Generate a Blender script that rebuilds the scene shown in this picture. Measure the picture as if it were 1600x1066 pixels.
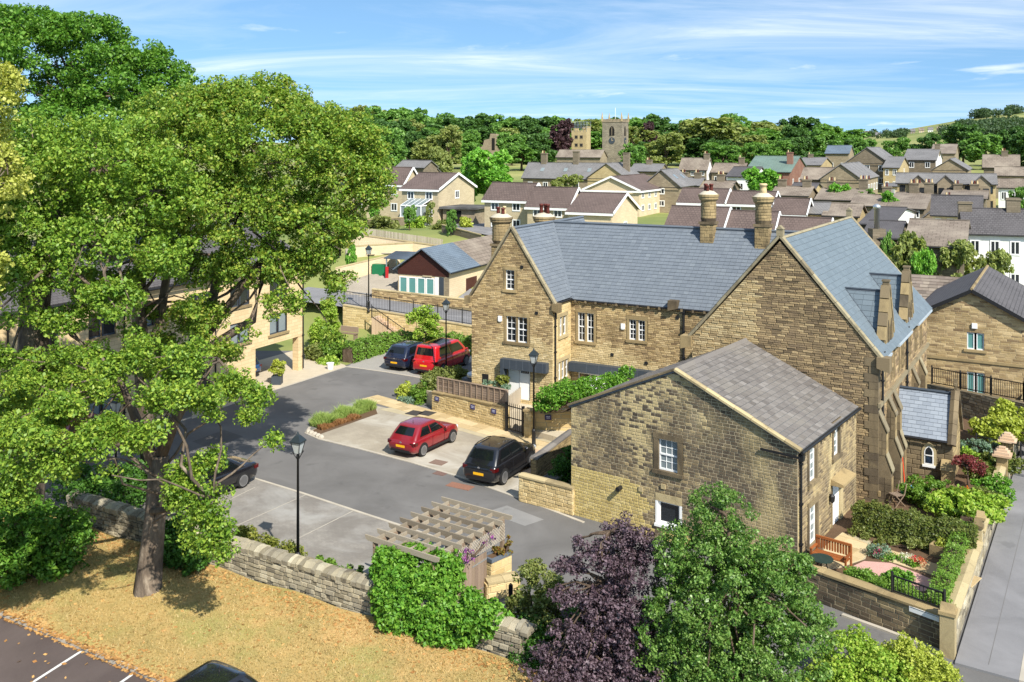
import bpy, bmesh, math, random
import numpy as np
from mathutils import Vector, Matrix

for o in list(bpy.data.objects): bpy.data.objects.remove(o)
scene = bpy.context.scene
COL = scene.collection
R = math.radians
F, HOR, CH = 1450.0, 230.0, 15.0          # focal length and horizon row of the 1600 px picture, camera height

# ------------------------------------------------------------------ camera
cam = bpy.data.cameras.new('camera'); camo = bpy.data.objects.new('camera', cam); COL.objects.link(camo)
camo.location = (0, 0, CH); camo.rotation_euler = (R(90), 0, 0)
cam.sensor_width = 36; cam.lens = F/1600*36; cam.shift_y = (HOR-533)/1600
cam.clip_start = .5; cam.clip_end = 6000
scene.camera = camo

# ------------------------------------------------------------------ light
SUN_AZ = Vector((.46, -.89, 0)).normalized(); SUN_EL = R(43)
sun = bpy.data.lights.new('sun', 'SUN'); suno = bpy.data.objects.new('sun', sun); COL.objects.link(suno)
sun.energy = 4.2; sun.angle = R(.53); sun.color = (1, .945, .85)
sd = SUN_AZ*math.cos(SUN_EL) + Vector((0, 0, math.sin(SUN_EL)))
suno.rotation_euler = sd.to_track_quat('Z', 'Y').to_euler(); suno.location = (20, -40, 60)
world = bpy.data.worlds.new('World'); scene.world = world; world.use_nodes = True
wt = world.node_tree; wt.nodes.clear()
def N(nt, typ, ins=None, **props):
    n = nt.nodes.new(typ)
    for k, v in props.items(): setattr(n, k, v)
    if ins:
        for k, v in ins.items():
            s = n.inputs[k]
            if isinstance(v, bpy.types.NodeSocket): nt.links.new(v, s)
            else: s.default_value = v
    return n
def MATH(nt, op, a, b=0.5, c=0.5, clamp=False):
    n = nt.nodes.new('ShaderNodeMath'); n.operation = op; n.use_clamp = clamp
    for i, v in enumerate((a, b, c)):
        if isinstance(v, bpy.types.NodeSocket): nt.links.new(v, n.inputs[i])
        else: n.inputs[i].default_value = v
    return n.outputs[0]
def MIX(nt, fac, a, b, blend='MIX'):
    n = nt.nodes.new('ShaderNodeMix'); n.data_type = 'RGBA'; n.blend_type = blend
    for k, v in ((0, fac), (6, a), (7, b)):
        if isinstance(v, bpy.types.NodeSocket): nt.links.new(v, n.inputs[k])
        else: n.inputs[k].default_value = v
    return n.outputs[2]
def RAMP(nt, fac, stops, interp='LINEAR'):
    n = nt.nodes.new('ShaderNodeValToRGB'); cr = n.color_ramp; cr.interpolation = interp
    while len(cr.elements) < len(stops): cr.elements.new(.5)
    for e, (p, c) in zip(cr.elements, stops): e.position = p; e.color = c if len(c) == 4 else (*c, 1)
    nt.links.new(fac, n.inputs[0]); return n.outputs[0]
tc = N(wt, 'ShaderNodeTexCoord')
lift = N(wt, 'ShaderNodeVectorMath', {0: tc.outputs['Generated'], 1: (0, 0, .19)}, operation='ADD')
nrm = N(wt, 'ShaderNodeVectorMath', {0: lift.outputs[0]}, operation='NORMALIZE')
sky = N(wt, 'ShaderNodeTexSky', {'Vector': nrm.outputs[0]}, sky_type='NISHITA', sun_disc=False, sun_elevation=SUN_EL,
        sun_rotation=math.atan2(SUN_AZ.x, SUN_AZ.y), air_density=1.0, dust_density=.6, ozone_density=2.2)
sep = N(wt, 'ShaderNodeSeparateXYZ', {0: tc.outputs['Generated']})
zz = MATH(wt, 'ADD', MATH(wt, 'MAXIMUM', sep.outputs[2], 0.0), .05)
cx = MATH(wt, 'DIVIDE', sep.outputs[0], zz); cy = MATH(wt, 'DIVIDE', sep.outputs[1], zz)
def cloud(ax, ay, ox, oy, scale, detail, rough, stops, dist=.4):
    v = N(wt, 'ShaderNodeCombineXYZ', {0: MATH(wt, 'ADD', MATH(wt, 'MULTIPLY', cx, ax), ox), 1: MATH(wt, 'ADD', MATH(wt, 'MULTIPLY', cy, ay), oy), 2: 0.0})
    n = N(wt, 'ShaderNodeTexNoise', {'Vector': v.outputs[0], 'Scale': scale, 'Detail': detail, 'Roughness': rough, 'Distortion': dist}); return RAMP(wt, n.outputs[0], stops)
wisp = cloud(.30, .62, 7.3, 2.2, 1.0, 9.0, .64, [(.40, (0, 0, 0)), (.60, (.22, .22, .22)), (.84, (.8, .8, .8))], .9)
puff = cloud(.9, .55, 3.1, 5.7, 1.0, 7.0, .55, [(.60, (0, 0, 0)), (.70, (.5, .5, .5)), (.84, (1, 1, 1))], .2)
cm = MATH(wt, 'MAXIMUM', wisp, puff)
skyc = MIX(wt, 1.0, sky.outputs[0], (.84, 1.0, 1.0, 1), 'MULTIPLY')
ccol = MIX(wt, cm, skyc, (6.4, 6.6, 6.9, 1))
bg = N(wt, 'ShaderNodeBackground', {'Color': ccol, 'Strength': .11})
N(wt, 'ShaderNodeOutputWorld', {'Surface': bg.outputs[0]})
scene.view_settings.view_transform = 'Standard'; scene.view_settings.look = 'None'
scene.view_settings.exposure = .9; scene.view_settings.gamma = 1; scene.view_settings.use_curve_mapping = False
scene.render.engine = 'CYCLES'

# ------------------------------------------------------------------ small helpers
def hx(h, k=1.0):
    h = h.lstrip('#'); c = [int(h[i:i+2], 16)/255 for i in (0, 2, 4)]
    return tuple(min(1, k*(v/12.92 if v <= .04045 else ((v+.055)/1.055)**2.4)) for v in c)
def P(px, py, Y):  return Vector(((px-800)/F*Y, Y, CH-(py-HOR)/F*Y))      # the point seen at a pixel, Y metres away
def G(px, py, z=0.0):                                                      # the point seen at a pixel on level z
    Y = (CH-z)*F/(py-HOR); return Vector(((px-800)/F*Y, Y, z))
def zat(py, Y): return CH-(py-HOR)/F*Y
def link(o, parent=None):
    COL.objects.link(o)
    if parent is not None: o.parent = parent
    return o
def tag(o, label=None, cat=None, group=None, kind=None):
    if label: o['label'] = label
    if cat: o['category'] = cat
    if group: o['group'] = group
    if kind: o['kind'] = kind
    return o
def thing(name, loc, rz, label, cat, group=None):
    o = bpy.data.objects.new(name, None); o.empty_display_size = .3; link(o)
    o.location = loc; o.rotation_euler = (0, 0, rz)
    return tag(o, label, cat, group)
def copy_tree(o, parent=None):
    c = o.copy(); link(c, parent)
    for ch in list(o.children): copy_tree(ch, c)
    return c
class MB:
    def __init__(s): s.v = []; s.f = []; s.m = []; s.cm = 0
    def face(s, pts, m=None):
        b = len(s.v); s.v += [tuple(p) for p in pts]; s.f.append(tuple(range(b, b+len(pts)))); s.m.append(s.cm if m is None else m); return s
    def box(s, a, b):
        x0, y0, z0 = a; x1, y1, z1 = b
        n = len(s.v); s.v += [(x0,y0,z0),(x1,y0,z0),(x1,y1,z0),(x0,y1,z0),(x0,y0,z1),(x1,y0,z1),(x1,y1,z1),(x0,y1,z1)]
        for q in ((0,3,2,1),(4,5,6,7),(0,1,5,4),(1,2,6,5),(2,3,7,6),(3,0,4,7)): s.f.append(tuple(n+i for i in q)); s.m.append(s.cm)
        return s
    def obox(s, o, u, v, w):                      # oriented box from a corner and three edge vectors
        o, u, v, w = Vector(o), Vector(u), Vector(v), Vector(w); n = len(s.v)
        s.v += [tuple(o+a*u+b*v+c*w) for c in (0, 1) for a, b in ((0,0),(1,0),(1,1),(0,1))]
        flip = u.cross(v).dot(w) < 0
        for q in ((0,3,2,1),(4,5,6,7),(0,1,5,4),(1,2,6,5),(2,3,7,6),(3,0,4,7)):
            s.f.append(tuple(n+i for i in (q[::-1] if flip else q))); s.m.append(s.cm)
        return s
    def bar(s, a, b, w, h=None, up=(0, 0, 1)):    # a square bar between two points
        a, b = Vector(a), Vector(b); h = h or w; d = b-a; up = Vector(up)
        if abs(d.normalized().dot(up)) > .99: up = Vector((1, 0, 0))
        r = d.cross(up).normalized(); t = r.cross(d).normalized()
        return s.obox(a-r*w/2-t*h/2, d, r*w, t*h)
    def prism(s, pts, d):                          # closed outline swept along d
        pts = [Vector(p) for p in pts]; d = Vector(d); n = len(pts); b = len(s.v)
        nrm_ = Vector((0, 0, 0))
        for i in range(n): nrm_ += pts[i].cross(pts[(i+1) % n])
        if nrm_.dot(d) > 0: pts = pts[::-1]
        s.v += [tuple(p) for p in pts]+[tuple(p+d) for p in pts]
        s.f.append(tuple(range(b, b+n))); s.m.append(s.cm)
        s.f.append(tuple(range(b+2*n-1, b+n-1, -1))); s.m.append(s.cm)
        for i in range(n):
            j = (i+1) % n; s.f.append((b+i, b+n+i, b+n+j, b+j)); s.m.append(s.cm)
        return s
    def tube(s, pts, rad, seg=8, cap=True):
        pts = [Vector(p) for p in pts]; n = len(pts)
        if not hasattr(rad, '__len__'): rad = [rad]*n
        b0 = len(s.v); ref = Vector((0, 0, 1))
        for i, p in enumerate(pts):
            d = (pts[min(i+1, n-1)]-pts[max(i-1, 0)]).normalized()
            a = ref if abs(d.dot(ref)) < .95 else Vector((1, 0, 0))
            x = d.cross(a).normalized(); y = d.cross(x).normalized()
            for k in range(seg):
                t = 2*math.pi*k/seg; s.v.append(tuple(p+(x*math.cos(t)+y*math.sin(t))*rad[i]))
        for i in range(n-1):
            for k in range(seg):
                k2 = (k+1) % seg; s.f.append((b0+i*seg+k, b0+i*seg+k2, b0+(i+1)*seg+k2, b0+(i+1)*seg+k)[::-1]); s.m.append(s.cm)
        if cap:
            s.f.append(tuple(b0+k for k in range(seg))); s.m.append(s.cm)
            s.f.append(tuple(b0+(n-1)*seg+k for k in range(seg))[::-1]); s.m.append(s.cm)
        return s
    def lathe(s, c, prof, seg=12):                 # profile of (radius, z) about a vertical axis
        cx_, cy_, cz_ = c; return s.tube([(cx_, cy_, cz_+z) for r, z in prof], [max(r, .001) for r, z in prof], seg)
    def mesh(s, name, mats, smooth=False):
        me = bpy.data.meshes.new(name); me.from_pydata(s.v, [], s.f)
        for m in (mats if isinstance(mats, (list, tuple)) else [mats]): me.materials.append(m)
        if any(s.m): me.polygons.foreach_set('material_index', s.m)
        if smooth: me.polygons.foreach_set('use_smooth', [True]*len(me.polygons))
        me.update(); return me
    def build(s, name, mats, parent=None, smooth=False):
        return link(bpy.data.objects.new(name, s.mesh(name, mats, smooth)), parent)
def smoothstep(a, b, x):
    t = np.clip((np.asarray(x, float)-a)/(b-a), 0, 1); return t*t*(3-2*t)

# ------------------------------------------------------------------ materials
def newmat(name):
    m = bpy.data.materials.new(name); m.use_nodes = True; nt = m.node_tree; nt.nodes.clear()
    out = N(nt, 'ShaderNodeOutputMaterial'); return m, nt, out
def wpos(nt): return N(nt, 'ShaderNodeNewGeometry').outputs['Position']
def noise(nt, scale, detail=4, rough=.55, vec=None, dist=0):
    return N(nt, 'ShaderNodeTexNoise', {'Vector': vec or wpos(nt), 'Scale': scale, 'Detail': float(detail), 'Roughness': rough, 'Distortion': float(dist)}).outputs[0]
def piece_rand(nt):
    g = N(nt, 'ShaderNodeNewGeometry').outputs['Random Per Island']; o = N(nt, 'ShaderNodeObjectInfo').outputs['Random']
    return MATH(nt, 'FRACT', MATH(nt, 'ADD', g, MATH(nt, 'MULTIPLY', o, 7.31)))
def bump(nt, h, strength=.3, dist=.02): return N(nt, 'ShaderNodeBump', {'Height': h, 'Strength': strength, 'Distance': dist}).outputs[0]
def finish(nt, out, col, rough=.85, normal=None, spec=.3, **kw):
    ins = {'Base Color': col if isinstance(col, bpy.types.NodeSocket) else (*col[:3], 1), 'Roughness': rough, 'Specular IOR Level': spec}
    ins.update(kw)
    if normal is not None: ins['Normal'] = normal
    b = N(nt, 'ShaderNodeBsdfPrincipled', ins); nt.links.new(b.outputs[0], out.inputs[0]); return b
def c4(c): return (*c[:3], 1)
def plain(name, col, rough=.8, var=.18, scale=3.0, bmp=.15, spec=.3, metal=0.0, coat=0.0):
    m, nt, out = newmat(name); n = noise(nt, scale, 5)
    c = MIX(nt, n, c4([v*(1-var) for v in col]), c4([min(1, v*(1+var)) for v in col])) if var else None
    finish(nt, out, c if c is not None else col, rough, bump(nt, noise(nt, scale*9, 3), bmp) if bmp else None, spec, Metallic=metal, **{'Coat Weight': coat, 'Coat Roughness': .05})
    return m
def pieces(name, cols, rough=.85, stains=(), bscale=26, bstr=.45, spec=.25, fine=.12, gain=1.0):
    """colour per stone or slate, then stains: (colour, noise scale, lo, hi, strength, z stretch)"""
    m, nt, out = newmat(name)
    cols = [tuple(v*gain for v in c_) for c_ in cols]; k = len(cols); c = RAMP(nt, piece_rand(nt), [(i/max(1, k-1), col) for i, col in enumerate(cols)])
    for col, sc, lo, hi, st, zs in stains:
        mp = N(nt, 'ShaderNodeVectorMath', {0: wpos(nt), 1: (1, 1, zs)}, operation='MULTIPLY').outputs[0]
        f = RAMP(nt, noise(nt, sc, 6, .6, mp, .4), [(lo, (0, 0, 0)), (hi, (st, st, st))])
        c = MIX(nt, f, c, c4(col))
    nf = noise(nt, bscale, 4, .65)
    c = MIX(nt, MATH(nt, 'MULTIPLY', nf, 1.0), MIX(nt, 1.0, c, (1-2.2*fine,)*3+(1,), 'MULTIPLY'), MIX(nt, 1.0, c, (1+2*fine,)*3+(1,), 'MULTIPLY'))
    finish(nt, out, c, rough, bump(nt, nf, bstr, .02), spec); return m
def leafmat(name, cols, trans=.3, rough=.5):
    m, nt, out = newmat(name)
    k = len(cols); r = piece_rand(nt); n = noise(nt, .55, 2)
    f = MATH(nt, 'ADD', MATH(nt, 'MULTIPLY', r, .62), MATH(nt, 'MULTIPLY', n, .38), clamp=True)
    c = RAMP(nt, f, [(i/(k-1), col) for i, col in enumerate(cols)])
    b = N(nt, 'ShaderNodeBsdfPrincipled', {'Base Color': c, 'Roughness': rough, 'Specular IOR Level': .35})
    tcol = MIX(nt, 1.0, c, (1.25, 1.35, .55, 1), 'MULTIPLY')
    t = N(nt, 'ShaderNodeBsdfTranslucent', {'Color': tcol})
    mx = N(nt, 'ShaderNodeMixShader', {0: trans, 1: b.outputs[0], 2: t.outputs[0]}); nt.links.new(mx.outputs[0], out.inputs[0]); return m
M = {}
# stone, slate and mortar
M['cott'] = pieces('sooty_coursed_stone', gain=.95, cols=[hx('544a3e'), hx('6f6250'), hx('5f5344'), hx('7f7059'), hx('584d41'), hx('8c7c60')],
    stains=[(hx('b3a276'), .38, .52, .63, .7, .8), (hx('39332c'), .5, .52, .66, .6, .6)])
M['cott_m'] = pieces('streaked_coursed_stone', gain=1.05, cols=[hx('6a5d49'), hx('85755a'), hx('574b3d'), hx('9c8a66'), hx('766750')],
    stains=[(hx('bba97c'), .5, .49, .60, .8, .5), (hx('453d34'), .55, .55, .68, .7, .35), (hx('8c8474'), .8, .58, .72, .5, .3)])
M['cott_y'] = pieces('cleaned_yellow_stone', gain=1.1, cols=[hx('ab985f'), hx('b7a46a'), hx('a08d58'), hx('bdab74')], stains=[(hx('7d7050'), .8, .60, .74, .5, .5)])
M['hall_l'] = pieces('pale_rough_hall_stone', gain=1.1, cols=[hx('a08b63'), hx('b29d75'), hx('867354'), hx('bca981'), hx('938060')], stains=[(hx('6a5a40'), .7, .58, .72, .5, .8)], bstr=.7)
M['main_l'] = pieces('pale_house_stone', gain=1.08, cols=[hx('b5a177'), hx('c4b085'), hx('a39068'), hx('cebb92')], stains=[(hx('8a764e'), .8, .58, .72, .4, .9)], bstr=.5)
M['hall'] = pieces('rough_hall_stone', gain=1.05, cols=[hx('776650'), hx('8f7b5c'), hx('5f513f'), hx('a28c68'), hx('6d5c48'), hx('ae9872')],
    stains=[(hx('463b2e'), .55, .54, .70, .5, .8)], bstr=.7)
M['main'] = pieces('golden_house_stone', gain=1.15, cols=[hx('9a855e'), hx('ac966d'), hx('846f4f'), hx('bba57c'), hx('a18b66'), hx('725f47')],
    stains=[(hx('5e4c34'), .45, .52, .68, .5, .9), (hx('cdb37a'), .3, .56, .66, .45, .8)], bstr=.6)
M['cream'] = pieces('cream_new_stone', [hx('bfa878'), hx('ccb586'), hx('b29b6c'), hx('d5c090')], stains=[(hx('8b7448'), .7, .58, .72, .4, .7)])
M['dry'] = pieces('dry_wall_stone', [hx('928976'), hx('aaa087'), hx('79715f'), hx('bbb29a'), hx('645d50'), hx('a29a86')],
    stains=[(hx('4c463a'), .6, .52, .68, .55, .8), (hx('c9bd98'), 1.1, .60, .70, .4, 1)], bstr=.8)
M['dress'] = pieces('dressed_sandstone', [hx('8c7a58'), hx('a18d66'), hx('7a6a4d')], stains=[(hx('4e4436'), 1.0, .50, .68, .6, .6)])
M['sooty'] = pieces('sooty_dressed_stone', [hx('6d604b'), hx('7f7056'), hx('5a4f40')], stains=[(hx('3a332a'), .9, .48, .66, .7, .5), (hx('9a8a66'), .7, .58, .7, .5, .8)])
M['coping'] = pieces('pale_coping_stone', [hx('a3936f'), hx('b2a27c'), hx('918262')], stains=[(hx('6f6248'), 1.4, .55, .70, .5, .8)])
M['cop_h'] = pieces('lichened_coping', [hx('857a62'), hx('948a70'), hx('746a56')], stains=[(hx('5a523f'), 1.4, .52, .68, .6, .8), (hx('a39a78'), 2, .6, .72, .5, 1)])
M['mortar'] = plain('lime_mortar', hx('85775a'), .95, .2, 4)
M['mortar_c'] = plain('grey_lime_mortar', hx('93876f'), .95, .25, 3)
M['mortar_d'] = plain('dark_mortar', hx('6a5d46'), .95, .25, 3)
M['mortar_w'] = plain('pale_mortar', hx('a89c80'), .95, .25, 3)
M['slate_b'] = pieces('blue_grey_slate', [hx('666d75'), hx('6a7179'), hx('636a72'), hx('6f767d')], .66, stains=[(hx('777e86'), .5, .56, .70, .35, 1), (hx('5c6269'), 1.3, .58, .70, .35, 1)], bstr=.18, spec=.35, fine=.05)
M['slate_h'] = pieces('hall_blue_slate', gain=.84, rough=.75, cols=[hx('69757d'), hx('6c7880'), hx('66727a'), hx('707c84')], stains=[(hx('56616a'), 1.6, .60, .72, .4, 1)], bstr=.18, spec=.35, fine=.05)
M['slate_c'] = pieces('weathered_grey_slate', [hx('625d59'), hx('6c6763'), hx('76716c'), hx('67625e'), hx('7f7a75'), hx('5b5652')], .8, stains=[(hx('7a746a'), .5, .5, .68, .5, 1), (hx('55504b'), 1.2, .55, .7, .45, 1)], bstr=.3, fine=.08)
M['slate_p'] = pieces('pale_porch_slate', gain=.82, cols=[hx('8d95a0'), hx('979fa9'), hx('868e99')], rough=.65, bstr=.15, fine=.04)
M['slate_s'] = pieces('mossy_stone_slate', [hx('6a6058'), hx('7a6e64'), hx('857a70'), hx('5f564f'), hx('918679')], .9, stains=[(hx('a59a8c'), .5, .58, .70, .5, 1)], bstr=.5)
M['lead'] = plain('grey_lead', hx('5d646c'), .55, .15, 5)
M['zinc'] = plain('dark_zinc', hx('3d444c'), .5, .12, 5)
M['white'] = plain('white_paint', (.78, .78, .76), .45, .04, 5, .0)
M['whitewash'] = plain('white_render', (.72, .71, .68), .9, .08, 2)
M['glass'] = plain('window_glass', (.018, .022, .026), .06, 0, 1, 0, spec=.6)
M['glass_t'] = plain('teal_blind_glass', hx('5f8f8c'), .15, .15, 1.2, 0, spec=.5)
M['glass_l'] = plain('pale_blind_glass', hx('7c8688'), .12, .25, 1.5, 0, spec=.5)  # paler grey pane colour with soft random variation
M['iron'] = plain('black_iron', (.012, .012, .013), .5, 0, 1, 0, spec=.4)
M['black'] = plain('black_plastic', (.014, .014, .015), .6, 0, 1, 0)
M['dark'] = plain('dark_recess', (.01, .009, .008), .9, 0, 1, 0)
# ------------------------------------------------------------------ stones, slates and flags: one piece at a time
def rows_of(poly, v):
    xs = []
    n = len(poly)
    for i in range(n):
        (u0, v0), (u1, v1) = poly[i], poly[(i+1) % n]
        if (v0 <= v < v1) or (v1 <= v < v0): xs.append(u0+(u1-u0)*(v-v0)/(v1-v0))
    return (min(xs), max(xs)) if len(xs) >= 2 else None
def subtract(iv, holes, v0, v1):
    out = [iv]
    for (a, b, c, d) in holes:
        if d <= v0+1e-4 or b >= v1-1e-4: continue
        nx = []
        for (p, q) in out:
            if c <= p or a >= q: nx.append((p, q)); continue
            if a > p: nx.append((p, a))
            if c < q: nx.append((c, q))
        out = nx
    return out
def courses(poly, holes, ch, ln, gap, rng, bond=False, vstart=None):
    """rows of pieces inside an outline: list of four-cornered pieces [(u,v) x4]"""
    vs = [p[1] for p in poly]; v = min(vs) if vstart is None else vstart; top = max(vs); out = []; r = 0
    brk = sorted({b for h in holes for b in (h[1], h[3])})
    while v < top-.03:
        h = rng.uniform(*ch); v1 = min(v+h, top)
        for b in brk:                               # stop a course at the head and foot of an opening
            if v+.4*h < b < v1+.35*h: v1 = b
        lo, hi = rows_of(poly, v+1e-3), rows_of(poly, v1-1e-3)
        if lo is None or hi is None: v = v1; r += 1; continue
        for (p, q) in subtract((min(lo[0], hi[0]), max(lo[1], hi[1])), holes, v, v1):
            u = p - (rng.uniform(0, ln[1]) if not bond else (r % 2)*.5*ln[0])
            while u < q-1e-3:
                l = rng.uniform(*ln); a, b = max(u, p), min(u+l, q); u += l
                if q-b < .35*ln[0]: b = q; u = q
                if b-a < .25*gap+.01: continue
                def cl(x, row): return min(max(x, row[0]), row[1])
                g = gap/2
                pc = [(cl(a+g, lo), v+g), (cl(b-g, lo), v+g), (cl(b-g, hi), v1-g), (cl(a+g, hi), v1-g)]
                if pc[1][0]-pc[0][0] < .02 and pc[2][0]-pc[3][0] < .02: continue
                out.append(pc)
        v = v1; r += 1
    return out
UNIT = {}
def unit_piece(kind, m):
    key = (kind, m.name)
    if key not in UNIT:
        b = MB()
        if kind == 'stone': B_, T_ = [(0,0,0),(1,0,0),(1,1,0),(0,1,0)], [(.05,.09,1),(.95,.09,1),(.95,.91,1),(.05,.91,1)]
        elif kind == 'slate': B_, T_ = [(0,0,0),(1,0,0),(1,1,0),(0,1,0)], [(.01,0,1),(.99,0,1),(.99,1,.12),(.01,1,.12)]
        else: B_, T_ = [(0,0,0),(1,0,0),(1,1,0),(0,1,0)], [(.01,.01,1),(.99,.01,1),(.99,.99,1),(.01,.99,1)]
        b.v = B_+T_; b.f = [(4,5,6,7),(0,1,5,4),(1,2,6,5),(2,3,7,6),(3,0,4,7)]; b.m = [0]*5
        UNIT[key] = b.mesh(kind, m)
    return UNIT[key]
def lay(parent, name, fr, pcs, m, kind='stone', thick=(.015, .035), limit=300, rng=None, lift=0.0, jit=0.0, rest=True, pick=None):
    """fr = (origin, u, v, n) in the parent's frame; the nearest pieces become parts, the rest one part of kind stuff"""
    o, u, v, n = [Vector(a) for a in fr]; rng = rng or random.Random(5)
    mw = Matrix.Identity(4); q_ = parent
    while q_ is not None: mw = q_.matrix_basis @ mw; q_ = q_.parent
    cam_l = mw.inverted() @ Vector((0, 0, CH))
    def pos(p, h): return o+u*p[0]+v*p[1]+n*(h+lift)
    items = []
    for pc in pcs:
        c = pos(((pc[0][0]+pc[2][0])/2, (pc[0][1]+pc[2][1])/2), 0)
        rect = abs(pc[0][0]-pc[3][0]) < 1e-4 and abs(pc[1][0]-pc[2][0]) < 1e-4
        items.append((rect, (c-cam_l).length, pc))
    singles = sorted([i for i in items if i[0]], key=lambda t: t[1])[:limit]; sid = {id(t[2]) for t in singles}
    mm = lambda pc: pick((pc[0][0]+pc[2][0])/2, (pc[0][1]+pc[2][1])/2) if pick else m
    for _, _, pc in singles:
        th = rng.uniform(*thick); du, dv = pc[1][0]-pc[0][0], pc[3][1]-pc[0][1]; p0 = pos(pc[0], 0)+n*rng.uniform(-jit, jit)
        ob = bpy.data.objects.new(name, unit_piece(kind, mm(pc))); link(ob, parent)
        ob.matrix_basis = Matrix(((u.x*du, v.x*dv, n.x*th, p0.x), (u.y*du, v.y*dv, n.y*th, p0.y), (u.z*du, v.z*dv, n.z*th, p0.z), (0, 0, 0, 1)))
    if rest and len(items) > len(singles):
        b = MB(); mats = []
        for _, _, pc in items:
            if id(pc) in sid: continue
            m1 = mm(pc)
            if m1 not in mats: mats.append(m1)
            b.cm = mats.index(m1)
            th = rng.uniform(*thick); jo = rng.uniform(-jit, jit); k = len(b.v)
            cu = sum(p[0] for p in pc)/4; cv_ = sum(p[1] for p in pc)/4
            top = []
            for i, p in enumerate(pc):
                if kind == 'stone': e = (p[0]+(cu-p[0])*.10, p[1]+(cv_-p[1])*.18, th)
                elif kind == 'slate': e = (p[0], p[1], th if i < 2 else th*.12)
                else: e = (p[0]+(cu-p[0])*.01, p[1]+(cv_-p[1])*.01, th)
                top.append(pos(e[:2], e[2]+jo))
            b.v += [tuple(pos(p, jo)) for p in pc]+[tuple(t) for t in top]
            for q in ((4,5,6,7),(0,1,5,4),(1,2,6,5),(2,3,7,6),(3,0,4,7)): b.f.append(tuple(k+i for i in q)); b.m.append(b.cm)
        ob = b.build(name, mats, parent); ob['kind'] = 'stuff'
def sheet(b, fr, poly, holes, off=0.0):
    """the flat wall or roof face behind the pieces, with its openings left open"""
    o, u, v, n = [Vector(a) for a in fr]
    vs = sorted({p[1] for p in poly} | {h[1] for h in holes} | {h[3] for h in holes})
    for v0, v1 in zip(vs, vs[1:]):
        if v1-v0 < 1e-4: continue
        lo, hi = rows_of(poly, v0+1e-4), rows_of(poly, v1-1e-4)
        if lo is None or hi is None: continue
        act = sorted(h for h in holes if h[1] < v1-1e-4 and h[3] > v0+1e-4)
        cuts = [(lo[0], hi[0])]+[c for h in act for c in ((h[0], h[0]), (h[2], h[2]))]+[(lo[1], hi[1])]
        for i in range(0, len(cuts)-1, 2):
            (a0, a1), (b0, b1) = cuts[i], cuts[i+1]
            if b0-a0 < 1e-4 and b1-a1 < 1e-4: continue
            b.face([o+u*p+v*q+n*off for p, q in ((a0, v0), (b0, v0), (b1, v1), (a1, v1))])
def face_frame(which, x0, x1, y0, y1, z=0):
    if which == 'front': return ((x0, y0, z), (1, 0, 0), (0, 0, 1), (0, -1, 0))
    if which == 'right': return ((x1, y0, z), (0, 1, 0), (0, 0, 1), (1, 0, 0))
    if which == 'left': return ((x0, y1, z), (0, -1, 0), (0, 0, 1), (-1, 0, 0))
    return ((x1, y1, z), (-1, 0, 0), (0, 0, 1), (0, 1, 0))
def fbox(b, fr, u0, u1, v0, v1, n0, n1):
    o, u, v, n = [Vector(a) for a in fr]
    return b.obox(o+u*u0+v*v0+n*n0, u*(u1-u0), v*(v1-v0), n*(n1-n0))
def window(parent, fr, u, v, w, h, cols=2, rows=3, lights=1, surround=None, sill=True, depth=.12, frame=.05, bar=.022, mat='white', glass='glass', name='window', head=None, casement=False, sw=.13):
    """window part (white frame) with its panes, stone surround and sill as sub-parts; u, v = lower left of the opening"""
    f = MB(); mul = .12 if lights > 1 else 0; lw = (w-mul*(lights-1))/lights; pane = []
    for k in range(lights):
        a = u+k*(lw+mul); d0, d1 = -depth+.0, -depth+.05
        fbox(f, fr, a, a+frame, v, v+h, d0, d1); fbox(f, fr, a+lw-frame, a+lw, v, v+h, d0, d1)
        fbox(f, fr, a+frame, a+lw-frame, v, v+frame*1.4, d0, d1); fbox(f, fr, a+frame, a+lw-frame, v+h-frame, v+h, d0, d1)
        ia, ib, ja, jb = a+frame, a+lw-frame, v+frame*1.4, v+h-frame
        if rows > 1 and not casement: fbox(f, fr, ia, ib, (ja+jb)/2-.03, (ja+jb)/2+.03, d0, d1+.01)
        for c in range(1, cols): x = ia+(ib-ia)*c/cols; fbox(f, fr, x-bar/2, x+bar/2, ja, jb, d0+.012, d1-.012)
        for r in range(1, rows):
            z = ja+(jb-ja)*r/rows
            if abs(z-(ja+jb)/2) > .05: fbox(f, fr, ia, ib, z-bar/2, z+bar/2, d0+.013, d1-.013)
        if lights > 1 and k < lights-1 and surround: pane.append(('m', a+lw, a+lw+mul))
        pane.append(('p', ia, ib, ja, jb))
    wo = f.build(name, M[mat], parent)
    for p in pane:
        if p[0] == 'p':
            g = MB(); fbox(g, fr, p[1]-.01, p[2]+.01, p[3]-.01, p[4]+.01, -depth-.012, -depth+.018); g.build('pane', M[glass], wo)
        else:
            g = MB(); fbox(g, fr, p[1], p[2], v, v+h, -depth-.02, .0); g.build('mullion', M['white' if surround == 'white' else surround], wo)
    if surround:
        g = MB(); e = .035
        fbox(g, fr, u-sw, u, v, v+h, -depth-.03, e); fbox(g, fr, u+w, u+w+sw, v, v+h, -depth-.03, e)
        fbox(g, fr, u-sw-.03, u+w+sw+.03, v+h, v+h+(head or sw*1.4), -depth-.03, e+.006); g.build('stone_surround', M[surround], wo)
    if sill:
        g = MB(); fbox(g, fr, u-sw-.04, u+w+sw+.04, v-.14, v, -depth-.03, .09); g.build('sill', M[surround or 'dress'], wo)
    return wo
def opening(u, v, w, h, sw=.13, head=None): return (u-sw-.03, v-.14, u+w+sw+.03, v+h+(head or sw*1.4))
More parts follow.
